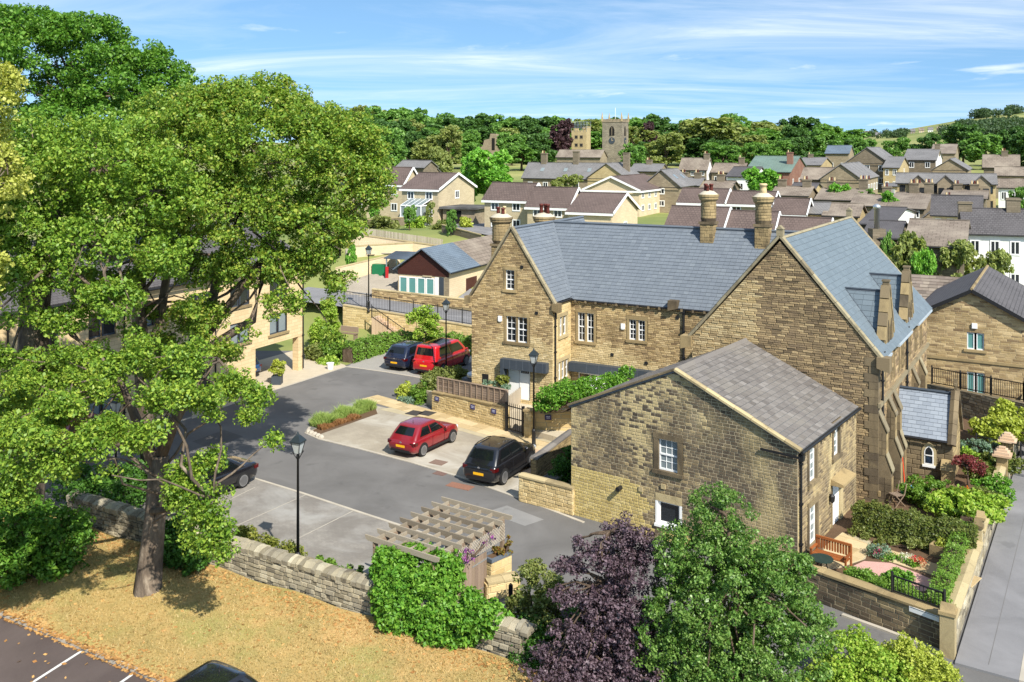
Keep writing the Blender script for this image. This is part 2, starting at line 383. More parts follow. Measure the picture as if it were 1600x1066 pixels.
def roof_slope(parent, fr, poly, m, rng, exp=.21, wid=.3, thick=(.018, .028), limit=0, under='lead', holes=(), t=.07, name='roof'):
    """one roof slope: boarding with slates laid on it; fr v axis runs up the slope"""
    b = MB(); o, u, v, n = [Vector(a) for a in fr]
    lo = [tuple(o+u*p[0]+v*p[1]-n*t) for p in poly]; b.prism(lo, n*t)
    ro = b.build(name, M[under], parent)
    pcs = courses(poly, list(holes), (exp, exp), (wid, wid*1.02), .009, rng, bond=True)
    lay(ro, 'slate', fr, pcs, m, 'slate', thick, limit, rng, lift=.002)
    return ro
# ================================================================== the setting
def ht(x, y):
    x = np.asarray(x, float); y = np.asarray(y, float)
    h = 5.5*smoothstep(66, 105, y)+4.5*smoothstep(105, 380, y)
    d = y-(70.6-.41*(x+3.1)); h = h+.75*smoothstep(.2, 1.6, d)*smoothstep(4, -4, x)*smoothstep(120, 90, y)
    r = x/np.maximum(y, 1)
    h = h+smoothstep(520, 1450, y)*(12+50*smoothstep(.30, .60, r))
    h = h+1.2*np.sin(x*.012+1)*np.cos(y*.009)*smoothstep(300, 700, y)
    return h-.06
ys = np.concatenate([np.arange(-30, 60, 10), np.arange(60, 90, 1.0), np.arange(90, 130, 4), np.arange(130, 600, 25), np.arange(600, 3000, 80)])
us = np.concatenate([np.arange(-1.2, -.3, .06), np.arange(-.3, .1, .0085), np.arange(.1, 1.3, .04)])
gy, gu = np.meshgrid(ys, us, indexing='ij'); gx = gu*(np.maximum(gy, 0)+40); gz = ht(gx, gy)
V = np.stack([gx, gy, gz], -1).reshape(-1, 3); nr, nc = gy.shape
q = np.arange(nr*nc).reshape(nr, nc); FQ = np.stack([q[:-1, :-1], q[:-1, 1:], q[1:, 1:], q[1:, :-1]], -1).reshape(-1, 4)
def np_mesh(name, V, FQ, mats, smooth=False):
    me = bpy.data.meshes.new(name); V = np.asarray(V, np.float32); FQ = np.asarray(FQ, np.int32); k = FQ.shape[1]
    me.vertices.add(len(V)); me.vertices.foreach_set('co', V.ravel())
    me.loops.add(FQ.size); me.loops.foreach_set('vertex_index', FQ.ravel())
    me.polygons.add(len(FQ)); me.polygons.foreach_set('loop_start', np.arange(0, FQ.size, k, dtype=np.int32)); me.polygons.foreach_set('loop_total', np.full(len(FQ), k, np.int32))
    if smooth: me.polygons.foreach_set('use_smooth', np.ones(len(FQ), bool))
    for m in (mats if isinstance(mats, list) else [mats]): me.materials.append(m)
    me.update(calc_edges=True); return me
m, nt, out = newmat('rough_grassland')
c = MIX(nt, RAMP(nt, noise(nt, .02, 4), [(.4, (0, 0, 0)), (.62, (1, 1, 1))]), c4(hx('6d7840')), c4(hx('97945a')))
c = MIX(nt, RAMP(nt, noise(nt, .25, 4), [(.45, (0, 0, 0)), (.7, (.6, .6, .6))]), c, c4(hx('5f7036')))
finish(nt, out, c, .95); M['grassland'] = m
tag(link(bpy.data.objects.new('terrain', np_mesh('terrain', V, FQ, M['grassland'], True))), kind='structure')

def asphalt(name, base, patch, sc=.35):
    m, nt, out = newmat(name); patch = [v*1.12 for v in patch]; base = [v*.93 for v in base]
    c = MIX(nt, RAMP(nt, noise(nt, sc, 5, .6, None, .6), [(.35, (0, 0, 0)), (.7, (1, 1, 1))]), c4(base), c4(patch))
    c = MIX(nt, RAMP(nt, noise(nt, 45, 2), [(.35, (0, 0, 0)), (.8, (.45, .45, .45))]), c, c4([v*1.7 for v in base]))
    st = N(nt, 'ShaderNodeVectorMath', {0: wpos(nt), 1: (.35, 1.3, 1)}, operation='MULTIPLY').outputs[0]
    c = MIX(nt, RAMP(nt, noise(nt, .5, 4, .6, st), [(.60, (0, 0, 0)), (.72, (.4, .4, .4))]), c, c4([v*1.45 for v in base]))
    c = MIX(nt, RAMP(nt, noise(nt, 1.1, 3, .5), [(.64, (0, 0, 0)), (.72, (.35, .35, .35))]), c, c4([v*.6 for v in base]))
    finish(nt, out, c, .9, bump(nt, noise(nt, 60, 2), .35, .01)); return m
M['asph'] = asphalt('worn_asphalt', hx('5f5d5b'), hx('6a6866'))
M['asph_s'] = asphalt('street_asphalt', hx('6e6d6e'), hx('7a797a'), .5)
M['asph_b'] = asphalt('brown_tarmac', hx('514744'), hx('5c524e'))
def flat(name, pts, z, m, kind='structure', thick=0):
    b = MB(); pts = [Vector((p[0], p[1], z)) for p in pts]
    if thick: b.prism([p-Vector((0, 0, thick)) for p in pts], (0, 0, thick))
    else:
        n = Vector((0, 0, 0))
        for i in range(len(pts)): n += pts[i].cross(pts[(i+1) % len(pts)])
        b.face(pts if n.z > 0 else pts[::-1])
    return tag(b.build(name, m), kind=kind)
def strip(name, pts, w, z, m, h=.02, side=0.0):
    """a kerb or painted line along a ground polyline"""
    b = MB(); pts = [Vector((p[0], p[1], 0)) for p in pts]; k = len(pts); off = []
    for i in range(k):
        d = (pts[min(i+1, k-1)]-pts[max(i-1, 0)]).normalized(); nrm_ = Vector((-d.y, d.x, 0)); off.append(nrm_*w/2)
    L = [p+o*(1+side) for p, o in zip(pts, off)]; Rr = [p-o*(1-side) for p, o in zip(pts, off)]
    for i in range(k-1):
        a, b_, c_, d_ = L[i], L[i+1], Rr[i+1], Rr[i]; zt = Vector((0, 0, z+h)); zb = Vector((0, 0, z-.02))
        b.face([d_+zt, c_+zt, b_+zt, a+zt]); b.face([a+zb, a+zt, b_+zt, b_+zb]); b.face([c_+zb, c_+zt, d_+zt, d_+zb])
    b.face([L[0]+zb, Rr[0]+zb, Rr[0]+zt, L[0]+zt]); b.face([Rr[-1]+zb, L[-1]+zb, L[-1]+zt, Rr[-1]+zt])
    return tag(b.build(name, m), kind='structure')
flat('courtyard_road', [(-60, 8), (45, 8), (45, 73), (-60, 73)], 0, M['asph'])
# block paved bays
def paving(name, a, b_, mort, sx=.2, sy=.1, yaw=0., stain=None, pale=None):
    m, nt, out = newmat(name)
    mp = N(nt, 'ShaderNodeMapping', {'Vector': wpos(nt), 'Rotation': (0, 0, -yaw)})
    br = N(nt, 'ShaderNodeTexBrick', {'Vector': mp.outputs[0], 'Color1': c4(a), 'Color2': c4(b_), 'Mortar': c4(mort), 'Scale': 1.0, 'Mortar Size': .006, 'Brick Width': sx, 'Row Height': sy, 'Bias': -.1})
    c = MIX(nt, .55, br.outputs[0], MIX(nt, noise(nt, 2.2, 5), c4([v*.82 for v in a]), c4([min(1, v*1.15) for v in b_])))
    if stain: c = MIX(nt, RAMP(nt, noise(nt, .45, 6, .62, None, .5), [(.42, (0, 0, 0)), (.62, (.75, .75, .75))]), c, c4(stain))
    if pale: c = MIX(nt, RAMP(nt, noise(nt, .3, 5, .6, None, .8), [(.50, (0, 0, 0)), (.66, (.7, .7, .7))]), c, c4(pale))
    finish(nt, out, c, .9, bump(nt, br.outputs[1], -.25, .01)); return m
YA = math.atan2(-.498, .867)
M['setts_g'] = paving('grey_block_paving', hx('7d7872'), hx('918c84'), hx('5f5a55'), yaw=YA, stain=hx('6f6a64'), pale=hx('9d9b96'))
M['setts_y'] = paving('buff_block_paving', hx('958c7c'), hx('a39a89'), hx('7b7367'), yaw=YA, stain=hx('857c6d'), pale=hx('b5b0a5'))
M['setts_b'] = paving('courtyard_paving', hx('8f8b84'), hx('9a968f'), hx('77736d'), yaw=YA)
M['setts_f'] = paving('forecourt_paving', hx('b0a48e'), hx('bcb09a'), hx('96897a'), .4, .4, yaw=YA)
M['kerb'] = plain('pale_kerb_stone', hx('aaa294'), .9, .25, 1.5)
M['bayl'] = plain('worn_bay_setts', hx('9d978c'), .9, .25, 2)
M['line'] = plain('white_road_paint', (.62, .62, .6), .8, .12, 6)
M['flag'] = pieces('sandstone_flags', [hx('b7a27a'), hx('c4b08a'), hx('a9946e'), hx('ccb994')], stains=[(hx('8c7a58'), .8, .56, .70, .45, 1)], bstr=.25)
M['flag_p'] = pieces('pinkish_flags', [hx('bfa386'), hx('c7ad92'), hx('b3977b')], stains=[(hx('a38a6c'), .8, .56, .70, .4, 1)], bstr=.2)
M['soil'] = plain('garden_soil', hx('5d4936'), .95, .35, 6, .6)
g = lambda *a, z=0.0: [G(x, y, z) for x, y in a]
flat('parking_bays', g((476, 676), (500, 686), (560, 701), (640, 722), (720, 746), (806, 777), (846, 750), (880, 715), (800, 680), (700, 660), (588, 634)), .006, M['setts_y'])
flat('parking_bays', g((330, 735), (392, 746), (470, 770), (560, 800), (640, 826), (716, 852), (660, 905), (560, 912), (300, 850)), .006, M['setts_g'])
flat('parking_bays', g((541, 574), (600, 581), (690, 596), (745, 560), (740, 545), (600, 538)), .006, M['setts_b'])
flat('forecourt', g((300, 655), (401, 618), (474, 594), (541, 573), (520, 550), (470, 545), (380, 570), (300, 600)), .006, M['setts_f'])
strip('kerb', g((484, 668), (478, 677), (498, 686), (560, 701), (640, 722), (720, 746), (806, 777), (860, 797), (912, 817)), .14, 0, M['kerb'], .03)
strip('kerb', g((330, 733), (392, 746), (470, 770), (560, 800), (640, 826), (716, 852)), .13, 0, M['kerb'], .02)
strip('kerb', g((250, 668), (330, 643), (401, 618), (474, 595), (541, 573)), .14, 0, M['kerb'], .025)
strip('kerb', g((541, 573), (600, 581), (690, 596)), .13, 0, M['kerb'], .02)
strip('kerb', g((1316, 962), (1380, 985), (1440, 1008), (1483, 1026)), .14, 0, M['kerb'], .06)
for a, b_ in (((362, 825), (481, 772)), ((443, 853), (555, 797)), ((320, 800), (398, 762))): strip('bay_line', g(a, b_), .05, .0065, M['bayl'], .006)
strip('bay_line', g((788, 770), (846, 738)), .08, .0065, M['kerb'], .006)
# the street beside the garden wall: footway and carriageway
S0, S1 = G(1488, 1027), G(1592, 700); SD = (S1-S0).normalized(); SN = Vector((SD.y, -SD.x, 0))
p = lambda t, n: S0+SD*t+SN*n
flat('street_road', [p(-14, 1.9), p(60, 1.9), p(60, 12), p(-14, 12)], .004, M['asph_s'])
flat('street_pavement', [p(-.4, .12), p(60, .12), p(60, 1.75), p(-.4, 1.75)], .07, M['asph_s'], thick=.1)
strip('kerb', [p(-.4, 1.82), p(60, 1.82)], .13, 0, M['kerb'], .075)
strip('pavement_joint', [p(0, .95), p(60, .95)], .02, .0705, M['asph'], .002)
# lawn, leaf litter and the brown car park beyond it, laid out along the dry stone wall
WO = Vector((-17.5, 36.6, 0)); WA = Vector((.867, -.498, 0)).normalized(); WB = Vector((-WA.y, WA.x, 0))
wf = lambda a, b_, z=0.0: WO+WA*a+WB*b_+Vector((0, 0, z))
m, nt, out = newmat('parched_lawn')
c = MIX(nt, RAMP(nt, noise(nt, .8, 6, .65, None, .6), [(.35, (0, 0, 0)), (.65, (1, 1, 1))]), c4(hx('a98a54')), c4(hx('877845')))
c = MIX(nt, RAMP(nt, noise(nt, .35, 5, .6), [(.50, (0, 0, 0)), (.64, (.85, .85, .85))]), c, c4(hx('b8905c')))
c = MIX(nt, RAMP(nt, noise(nt, .5, 5, .6, N(nt, 'ShaderNodeVectorMath', {0: wpos(nt), 1: (9, 3, 0)}, operation='ADD').outputs[0]), [(.52, (0, 0, 0)), (.66, (.75, .75, .75))]), c, c4(hx('7f8244')))
c = MIX(nt, RAMP(nt, noise(nt, 2.6, 5, .7, None, 1.0), [(.55, (0, 0, 0)), (.7, (.7, .7, .7))]), c, c4(hx('74673c')))
c = MIX(nt, RAMP(nt, noise(nt, 14, 4, .7), [(.3, (0, 0, 0)), (.75, (.45, .45, .45))]), c, c4(hx('d6bd80')))
finish(nt, out, c, .95, bump(nt, noise(nt, 22, 4, .7), .8, .05)); M['lawn'] = m
xs = np.linspace(-14, 24, 77); yy = np.linspace(-5.28, -.15, 16); lx, ly = np.meshgrid(xs, yy, indexing='ij')
def lawn_z(a, b_): return .045+.12*smoothstep(-5.28, -4.9, b_)+.10*np.sin(a*.35)*np.sin(b_*.5)**2+.22*smoothstep(-4.6, -1.5, b_)+.05*np.sin(a*1.7+b_*2.3)*smoothstep(-5.2, -4.5, b_)
lz = lawn_z(lx, ly)
V = np.array([list(wf(a, b_, z)) for a, b_, z in zip(lx.ravel(), ly.ravel(), lz.ravel())]); nr, nc = lx.shape
q = np.arange(nr*nc).reshape(nr, nc); FQ = np.stack([q[:-1, :-1], q[1:, :-1], q[1:, 1:], q[:-1, 1:]], -1).reshape(-1, 4)
tag(link(bpy.data.objects.new('lawn', np_mesh('lawn', V, FQ, M['lawn'], True))), kind='structure')
flat('car_park', [wf(-20, -5.45), wf(30, -5.45), wf(30, -16), wf(-20, -16)], .006, M['asph_b'])
strip('kerb', [wf(-16, -5.37), wf(26, -5.37)], .13, 0, M['kerb'], .09)
for a0, a1 in (((-6, 948), (43, 920)), ((52, 1066), (127, 1018)), ((190, 1066), (217, 1047))):
    A0, A1 = G(*a0), G(*a1); d = A0-A1; strip('bay_line', [A1, A1+d.normalized()*5], .09, .0065, M['line'], .004)

M['patch'] = asphalt('newer_asphalt', hx('53514f'), hx('5b5957')); M['patch2'] = asphalt('faded_asphalt', hx('777674'), hx('817f7d'))
for i, q_ in enumerate((((520, 640), (560, 626), (590, 634), (548, 650)), ((300, 690), (350, 672), (380, 682), (330, 702)), ((760, 800), (820, 822), (850, 812), (792, 790)))): flat('road_patch', g(*q_), .003, M['patch' if i % 2 else 'patch2'])
for t0, t1, n0, n1, mm_ in ((2, 9, 2.4, 3.4, 'patch2'), (12, 30, 2.2, 2.7, 'patch'), (-6, 1.5, 2.6, 5, 'patch2')): flat('road_patch', [p(t0, n0), p(t1, n0), p(t1, n1), p(t0, n1)], .0075, M[mm_])
flat('pavement_patch', [p(3, .2), p(7.5, .2), p(7.5, .9), p(3, .9)], .074, M['asph_s']); flat('pavement_patch', [p(14, 1.0), p(17, 1.0), p(17, 1.7), p(14, 1.7)], .074, M['patch2'])
# ================================================================== the three old stone buildings
def hit(root, fr, px, py):
    """where the line of sight through a pixel of the photograph meets a face: (u, v)"""
    mi = (Matrix.Translation(root.location) @ Matrix.Rotation(root.rotation_euler.z, 4, 'Z')).inverted()
    c = mi @ Vector((0, 0, CH)); d = (mi @ P(px, py, 10))-c; o, u, v, n = [Vector(a) for a in fr]
    t = (o-c).dot(n)/d.dot(n); p = c+d*t-o; return p.dot(u), p.dot(v)
def rect_px(root, fr, x0, y0, x1, y1):
    xm, ym = (x0+x1)/2, (y0+y1)/2; u0, u1 = hit(root, fr, x0, ym)[0], hit(root, fr, x1, ym)[0]
    v1, v0 = hit(root, fr, xm, y0)[1], hit(root, fr, xm, y1)[1]; return u0, v0, u1-u0, v1-v0
def slope_fr(side, x0, x1, y0, y1, ze, zr):
    """frame, length and slope length of a roof plane; ridge mid-way between the two eaves of that pair"""
    if side in 'LR':
        hw = (x1-x0)/2; sl = math.hypot(hw, zr-ze); a, b_ = hw/sl, (zr-ze)/sl
        return (((x0, y1, ze), (0, -1, 0), (a, 0, b_), (-b_, 0, a)) if side == 'L' else ((x1, y0, ze), (0, 1, 0), (-a, 0, b_), (b_, 0, a))), y1-y0, sl
    hd = (y1-y0)/2; sl = math.hypot(hd, zr-ze); a, b_ = hd/sl, (zr-ze)/sl
    return (((x0, y0, ze), (1, 0, 0), (0, a, b_), (0, -b_, a)) if side == 'F' else ((x1, y1, ze), (-1, 0, 0), (0, -a, b_), (0, b_, a))), x1-x0, sl
def stone_wall(root, fr, poly, holes, stone, mortar, ch, ln, limit=0, rng=None, core=.16, name='wall', thick=(.012, .035), gap=.014, pick=None):
    b = MB(); sheet(b, fr, poly, holes, 0.0)
    o, u, v, n = [Vector(a) for a in fr]
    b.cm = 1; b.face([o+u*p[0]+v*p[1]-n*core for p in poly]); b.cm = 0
    for h in holes:                               # the sides of each opening
        cs = [(h[0], h[1]), (h[2], h[1]), (h[2], h[3]), (h[0], h[3])]
        for i in range(4):
            p_, q_ = cs[i], cs[(i+1) % 4]
            b.face([o+u*p_[0]+v*p_[1], o+u*q_[0]+v*q_[1], o+u*q_[0]+v*q_[1]-n*core, o+u*p_[0]+v*p_[1]-n*core])
    w = b.build(name, [M[mortar], M['dark']], root)
    rng = rng or random.Random(len(poly)*7+int(poly[1][0]*10))
    lay(w, 'stone', fr, courses(poly, holes, ch, ln, gap, rng), M[stone], 'stone', thick, limit, rng, pick=pick)
    return w
def coping_run(parent, a, b_, side, n_st, w=.34, h=.14, mat='coping', name='coping_stone', rng=random.Random(3)):
    """coping stones laid end to end up a gable from a to b; side = direction across the wall"""
    a, b_ = Vector(a), Vector(b_); d = b_-a; side = Vector(side).normalized(); up = side.cross(d).normalized()
    if up.z < 0: up = -up
    cuts = [0]+sorted((i+rng.uniform(-.12, .12))/n_st for i in range(1, n_st))+[1]
    for t0, t1 in zip(cuts, cuts[1:]):
        m = MB(); e = rng.uniform(0, .015); g_ = .006/d.length
        p0 = a+d*(t0+g_)-side*w/2; dd = d*(t1-t0-2*g_)
        m.prism([p0-up*.03, p0+side*w-up*.03, p0+side*w+up*(h*.55+e), p0+side*w*.5+up*(h+e), p0+up*(h*.55+e)], dd)
        m.build(name, M[mat], parent)
def kneeler(parent, c, size, mat='dress'):
    m = MB(); x, y, z = c; a, b_, h = size
    m.prism([(x-a/2, y-b_/2, z-h/2), (x+a/2, y-b_/2, z-h*.25), (x+a/2, y-b_/2, z+h/2), (x-a/2, y-b_/2, z+h/2)], (0, b_, 0)); return m.build('kneeler', M[mat], parent)
def gutter(parent, a, b_, r=.06, mat='iron', name='gutter'):
    m = MB(); m.tube([a, b_], r, 6); return m.build(name, M[mat], parent)
def pipe(parent, x, y, z0, z1, r=.045, mat='iron'):
    m = MB(); m.tube([(x, y, z0), (x, y, z1)], r, 8); m.box((x-.1, y-.1, z1-.02), (x+.1, y+.1, z1+.2))
    z = z0+.8
    while z < z1: m.box((x-r-.02, y-r-.02, z), (x+r+.02, y+r+.02, z+.06)); z += 1.4
    return m.build('drainpipe', M[mat], parent)
M['pot_r'] = plain('red_clay', hx('5a2a22'), .6, .2, 5); M['pot_c'] = plain('buff_clay', hx('c3ad84'), .8, .2, 5)
M['cap'] = plain('pale_stone_cap', hx('b5ac98'), .9, .12, 4)
def round_chimney(parent, x, y, z0, zb, zs, bw, r, pots, stone='dress'):
    """square base up to zb, splayed shoulder, round shaft to zs, moulded cap and clay pots"""
    ch = bpy.data.objects.new('chimney', None); link(ch, parent); ch.location = (x, y, 0)
    b = MB(); b.box((-bw/2, -bw/2, z0), (bw/2, bw/2, zb)); base = b.build('base', M['mortar'], ch)
    rng = random.Random(int(x*31)); h = bw/2
    lim = {'front': 1, 'right': 1}
    for f in ('front', 'right', 'left'):
        fr = face_frame(f, -h, h, -h, h, z0)
        lay(base, 'stone', fr, courses([(0, 0), (bw, 0), (bw, zb-z0), (0, zb-z0)], [], (.13, .2), (.2, .45), .014, rng), M[stone], 'stone', (.01, .03), 0, rng)
    b = MB(); b.prism([(-h-.07, -h-.07, zb), (h+.07, -h-.07, zb), (h+.07, h+.07, zb), (-h-.07, h+.07, zb)], (0, 0, .14)); b.lathe((0, 0, zb), [(h*1.05, .14), (r+.04, .34)], 16); b.build('shoulder', M['sooty'], ch)
    b = MB(); b.lathe((0, 0, zb), [(r, .3), (r, zs-zb)], 18); sh = b.build('shaft', M['mortar'], ch)
    m2 = MB(); z = zb+.3
    while z < zs-.1:                               # curved stones round the shaft
        hh = rng.uniform(.13, .19); a0 = rng.uniform(0, 1)
        for k in range(9):
            t0 = 2*math.pi*(k+a0)/9+.012; t1 = 2*math.pi*(k+1+a0)/9-.012; e = rng.uniform(.012, .03)
            i = len(m2.v)
            for zz_, rr in ((z+.008, r), (z+.025, r+e), (z+hh-.025, r+e), (z+hh-.008, r)):
                for t in (t0, (t0+t1)/2, t1): m2.v.append((rr*math.cos(t), rr*math.sin(t), zz_))
            for a in range(3):
                for c_ in range(2): m2.f.append((i+a*3+c_, i+a*3+c_+1, i+a*3+c_+4, i+a*3+c_+3)); m2.m.append(0)
        z += hh
    tag(m2.build('stone', M[stone], sh), kind='stuff')
    b = MB(); b.lathe((0, 0, zs), [(r+.02, -.12), (r+.13, 0), (r+.13, .1), (r+.17, .14), (r+.17, .26)], 18); b.build('cap_moulding', M['dress'], ch)
    b = MB(); b.lathe((0, 0, zs), [(r+.13, .26), (r*.72, .44), (.05, .5)], 18); b.build('flaunching', M['cap'], ch)
    for (dx, dy, hh, rr, mt) in pots:
        b = MB(); b.lathe((dx, dy, zs+.35), [(rr, 0), (rr*.92, hh*.5), (rr*.85, hh*.8), (rr*1.1, hh*.82), (rr*1.1, hh*.93), (rr*.9, hh)], 12); b.build('chimney_pot', M[mt], ch, True)
    return ch
def stone_eave_brackets(parent, fr, us, v):
    for u in us:
        b = MB(); fbox(b, fr, u-.06, u+.06, v-.14, v, 0, .2); b.build('bracket', M['sooty'], parent)

# ---- cottage with the sooty gable ------------------------------------------------------------
rng = random.Random(11)
cot = thing('stone_cottage', (2.42, 37.93, 0), R(-36.5), 'nearest stone cottage with soot-streaked gable and mottled grey slate roof', 'cottage')
CW, CD, CE, CR = 9.38, 6.85, 4.42, 6.56
ff, fr_ = face_frame('front', 0, CW, 0, CD), face_frame('right', 0, CW, 0, CD)
w1 = rect_px(cot, ff, 1029, 688, 1059, 737); w2 = rect_px(cot, ff, 1028, 786, 1062, 822)
h1 = opening(*w1, sw=.2, head=.2); h2 = (w2[0]-.1, w2[1]-.1, w2[0]+w2[2]+.1, w2[1]+w2[3]+.3)
stone_wall(cot, ff, [(0, -.15), (CW, -.15), (CW, CE-.04), (CW/2, CR-.09), (0, CE-.04)], [h1, h2], 'cott', 'mortar_w', (.1, .135), (.17, .29), 300, rng, gap=.02, thick=(.006, .018),
    pick=lambda u, v: M['cott_y'] if (v < 1.95-.25*max(0, u-2.6) and u < 3.5+.3*math.sin(v*7)) or (4.1 < u < 5.3 and v < .75) else (M['cott'] if u > 5.6+.5*math.sin(v*3) or (rng.random() < .25) else M['cott_m']))
window(cot, ff, *w1, cols=3, rows=4, surround='sooty', sw=.2, head=.2, glass='glass_l')
window(cot, ff, *w2, cols=1, rows=1, surround=None, sill=False, casement=True, frame=.07)
b = MB(); fbox(b, ff, w2[0]-.1, w2[0]+w2[2]+.1, w2[1]+w2[3], w2[1]+w2[3]+.29, -.15, .02); b.build('lintel', M['coping'], cot)
b = MB(); fbox(b, ff, w2[0]-.12, w2[0]+w2[2]+.12, w2[1]-.1, w2[1], -.15, .08); b.build('sill', M['white'], cot)
for e in (w2[0]-.1, w2[0]+w2[2]): b = MB(); fbox(b, ff, e, e+.1, w2[1], w2[1]+w2[3], -.15, .015); b.build('jamb', M['white'], cot)
a1 = rect_px(cot, fr_, 1264, 695, 1275, 752); a2 = rect_px(cot, fr_, 1302, 664, 1311, 712); a3 = rect_px(cot, fr_, 1264, 789, 1276, 850); a4 = rect_px(cot, fr_, 1300, 752, 1311, 826)
rh = [opening(*a1, sw=.16, head=.2), opening(*a2, sw=.16, head=.2), opening(a3[0], a3[1], a3[2], a3[3], sw=.16, head=.2), (a4[0]-.1, a4[1]-.1, a4[0]+1.3, a4[1]+a4[3]+.02)]
stone_wall(cot, fr_, [(0, .2), (CD, .2), (CD, CE-.05), (0, CE-.05)], rh, 'cott_m', 'mortar_c', (.1, .14), (.18, .32), 0, rng, gap=.02, thick=(.008, .02))
for a in (a1, a2, a3): window(cot, fr_, *a, cols=2, rows=4, surround='sooty', sw=.16, head=.2, glass='glass_l')
b = MB(); fbox(b, fr_, a4[0], a4[0]+.95, a4[1], a4[1]+a4[3], -.1, -.04); do = b.build('door', M['white'], cot)
for k in (0, 1):
    b = MB(); fbox(b, fr_, a4[0]+.12+.4*k, a4[0]+.45+.4*k, a4[1]+.2, a4[1]+.9, -.04, -.025); b.build('door_panel', M['white'], do)
b = MB(); fbox(b, fr_, a4[0]-.1, a4[0], a4[1]-.1, a4[1]+a4[3]+.02, -.15, .03); b.build('jamb', M['dress'], cot)
b = MB(); fbox(b, fr_, a4[0]+.95, a4[0]+1.3, a4[1]-.1, a4[1]+a4[3]+.02, -.15, .03); b.build('jamb', M['coping'], cot)
b = MB(); o_, u_, v_, n_ = [Vector(q) for q in fr_]
b.prism([o_+u_*(a4[0]-.2)+v_*(a4[1]+a4[3]+.02), o_+u_*(a4[0]-.2)+v_*(a4[1]+a4[3]+.02)+n_*.5, o_+u_*(a4[0]-.2)+v_*(a4[1]+a4[3]+.12)+n_*.5, o_+u_*(a4[0]-.2)+v_*(a4[1]+a4[3]+.26)], u_*1.6)
b.build('door_hood', M['dress'], cot)
b = MB(); fbox(b, fr_, a4[0]-.2, a4[0]+1.3, .3, a4[1]-.02, 0, .5); b.build('doorstep', M['coping'], cot)
b = MB(); c_ = o_+u_*(a4[0]-.35)+v_*(a4[1]+1.55)+n_*.12; b.bar(c_-n_*.12, c_, .03); b.lathe(tuple(c_-Vector((0, 0, .3))), [(.03, 0), (.09, .06), (.11, .26), (.03, .34)], 6); b.build('wall_lantern', M['iron'], cot)
x0, x1, y0, y1 = -.1, CW+.1, -.06, CD
for s in 'LR':
    fr, ul, sl = slope_fr(s, x0, x1, y0, y1, CE, CR)
    roof_slope(cot, fr, [(0, 0), (ul, 0), (ul, sl), (0, sl)], M['slate_c'], rng, .235, .29, (.016, .03), 300 if s == 'R' else 0)
b = MB(); b.prism([(CW/2-.14, y0, CR-.04), (CW/2+.14, y0, CR-.04), (CW/2, y0, CR+.1)], (0, CD, 0)); b.build('ridge_tile', M['slate_c'], cot)
coping_run(cot, (CW+.14, -.03, CE+.02), (CW/2, -.03, CR+.03), (0, 1, 0), 8, .26, .07)
coping_run(cot, (-.14, -.03, CE+.02), (CW/2, -.03, CR+.03), (0, 1, 0), 7, .2, .05, 'sooty')
gutter(cot, (CW+.17, -.05, CE-.05), (CW+.17, CD, CE-.05)); stone_eave_brackets(cot, fr_, [.3+1.05*i for i in range(7)], CE-.08)
pipe(cot, CW+.08, .12, .3, CE-.35)
b = MB(); b.bar((CW-1.3, -.1, CE-.16), (CW+.1, -.1, CE-.22), .07); b.build('gutter_spur', M['iron'], cot)
u, v = hit(cot, ff, 970, 762); b = MB(); b.lathe((0, 0, 0), [(.09, 0), (.09, .28)], 10)
fl = b.build('flue_pipe', M['iron'], cot); fl.location = (u, 0, v); fl.rotation_euler = (R(90), 0, 0)
for px, py in ((1002, 764), (1037, 760)):
    u, v = hit(cot, ff, px, py); b = MB(); fbox(b, ff, u-.09, u+.09, v-.09, v+.09, .0, .06); b.build('vent_cover', M['coping'], cot)

# ---- L-shaped house with the blue slate roof --------------------------------------------------
rng = random.Random(21)
mh = thing('stone_house', (-2.3, 53.0, 0), R(-28.8), 'long L-shaped golden stone house with blue slate roof and tall round chimneys', 'house')
ME, MR, MX, MY0, MYR = 6.5, 10.45, 5.17, 2.3, 5.2; MYB = 2*MYR-MY0
fg = face_frame('front', 0, MX, 0, 9); fx = face_frame('front', MX, 16, MY0, MYB); fret = face_frame('right', 0, MX, 0, MY0)
g1 = rect_px(mh, fg, 790, 422, 804, 453); g2 = rect_px(mh, fg, 791, 495, 824, 535); g3 = rect_px(mh, fg, 811, 575, 827, 612)
door_h = (g3[0]-.75, 1.0, g3[0]+g3[2]+.05, g3[1]+g3[3]+.05)
stone_wall(mh, fg, [(0, 0), (MX, 0), (MX, ME-.05), (MX/2, MR-.1), (0, ME-.05)], [opening(*g1), opening(*g2, head=.2), door_h], 'main', 'mortar', (.08, .115), (.2, .4), 180, rng, pick=lambda u, v: M['main_l'] if v < 3.0+.75*min(u, 2.6)-.5*max(0, u-3.4)+rng.uniform(-.15, .15) and v < 4.6 else M['main'])
window(mh, fg, *g1, cols=2, rows=4, surround='dress'); window(mh, fg, *g2, cols=2, rows=4, lights=2, surround='dress', head=.2)
b = MB(); fbox(b, fg, g3[0], g3[0]+g3[2], 1.0, g3[1]+g3[3], -.12, -.06); dr = b.build('door', M['white'], mh)
for k in range(4): b = MB(); fbox(b, fg, g3[0]+.1+k*.13, g3[0]+.2+k*.13, g3[1]+g3[3]-.32, g3[1]+g3[3]-.16, -.06, -.05); b.build('pane', M['glass'], dr)
b = MB(); fbox(b, fg, g3[0]-.72, g3[0]-.04, 1.0, g3[1]+g3[3], -.14, -.09); b.build('white_panel', M['white'], mh)
b = MB(); c0 = hit(mh, fg, 787, 566); c1 = hit(mh, fg, 858, 571)
fbox(b, fg, c0[0], c1[0], c1[1]-.38, c1[1]+.14, .0, .42); fbox(b, fg, c0[0], c0[0]+.22, .8, c1[1]-.38, .0, .42); b.build('canopy', M['zinc'], mh)
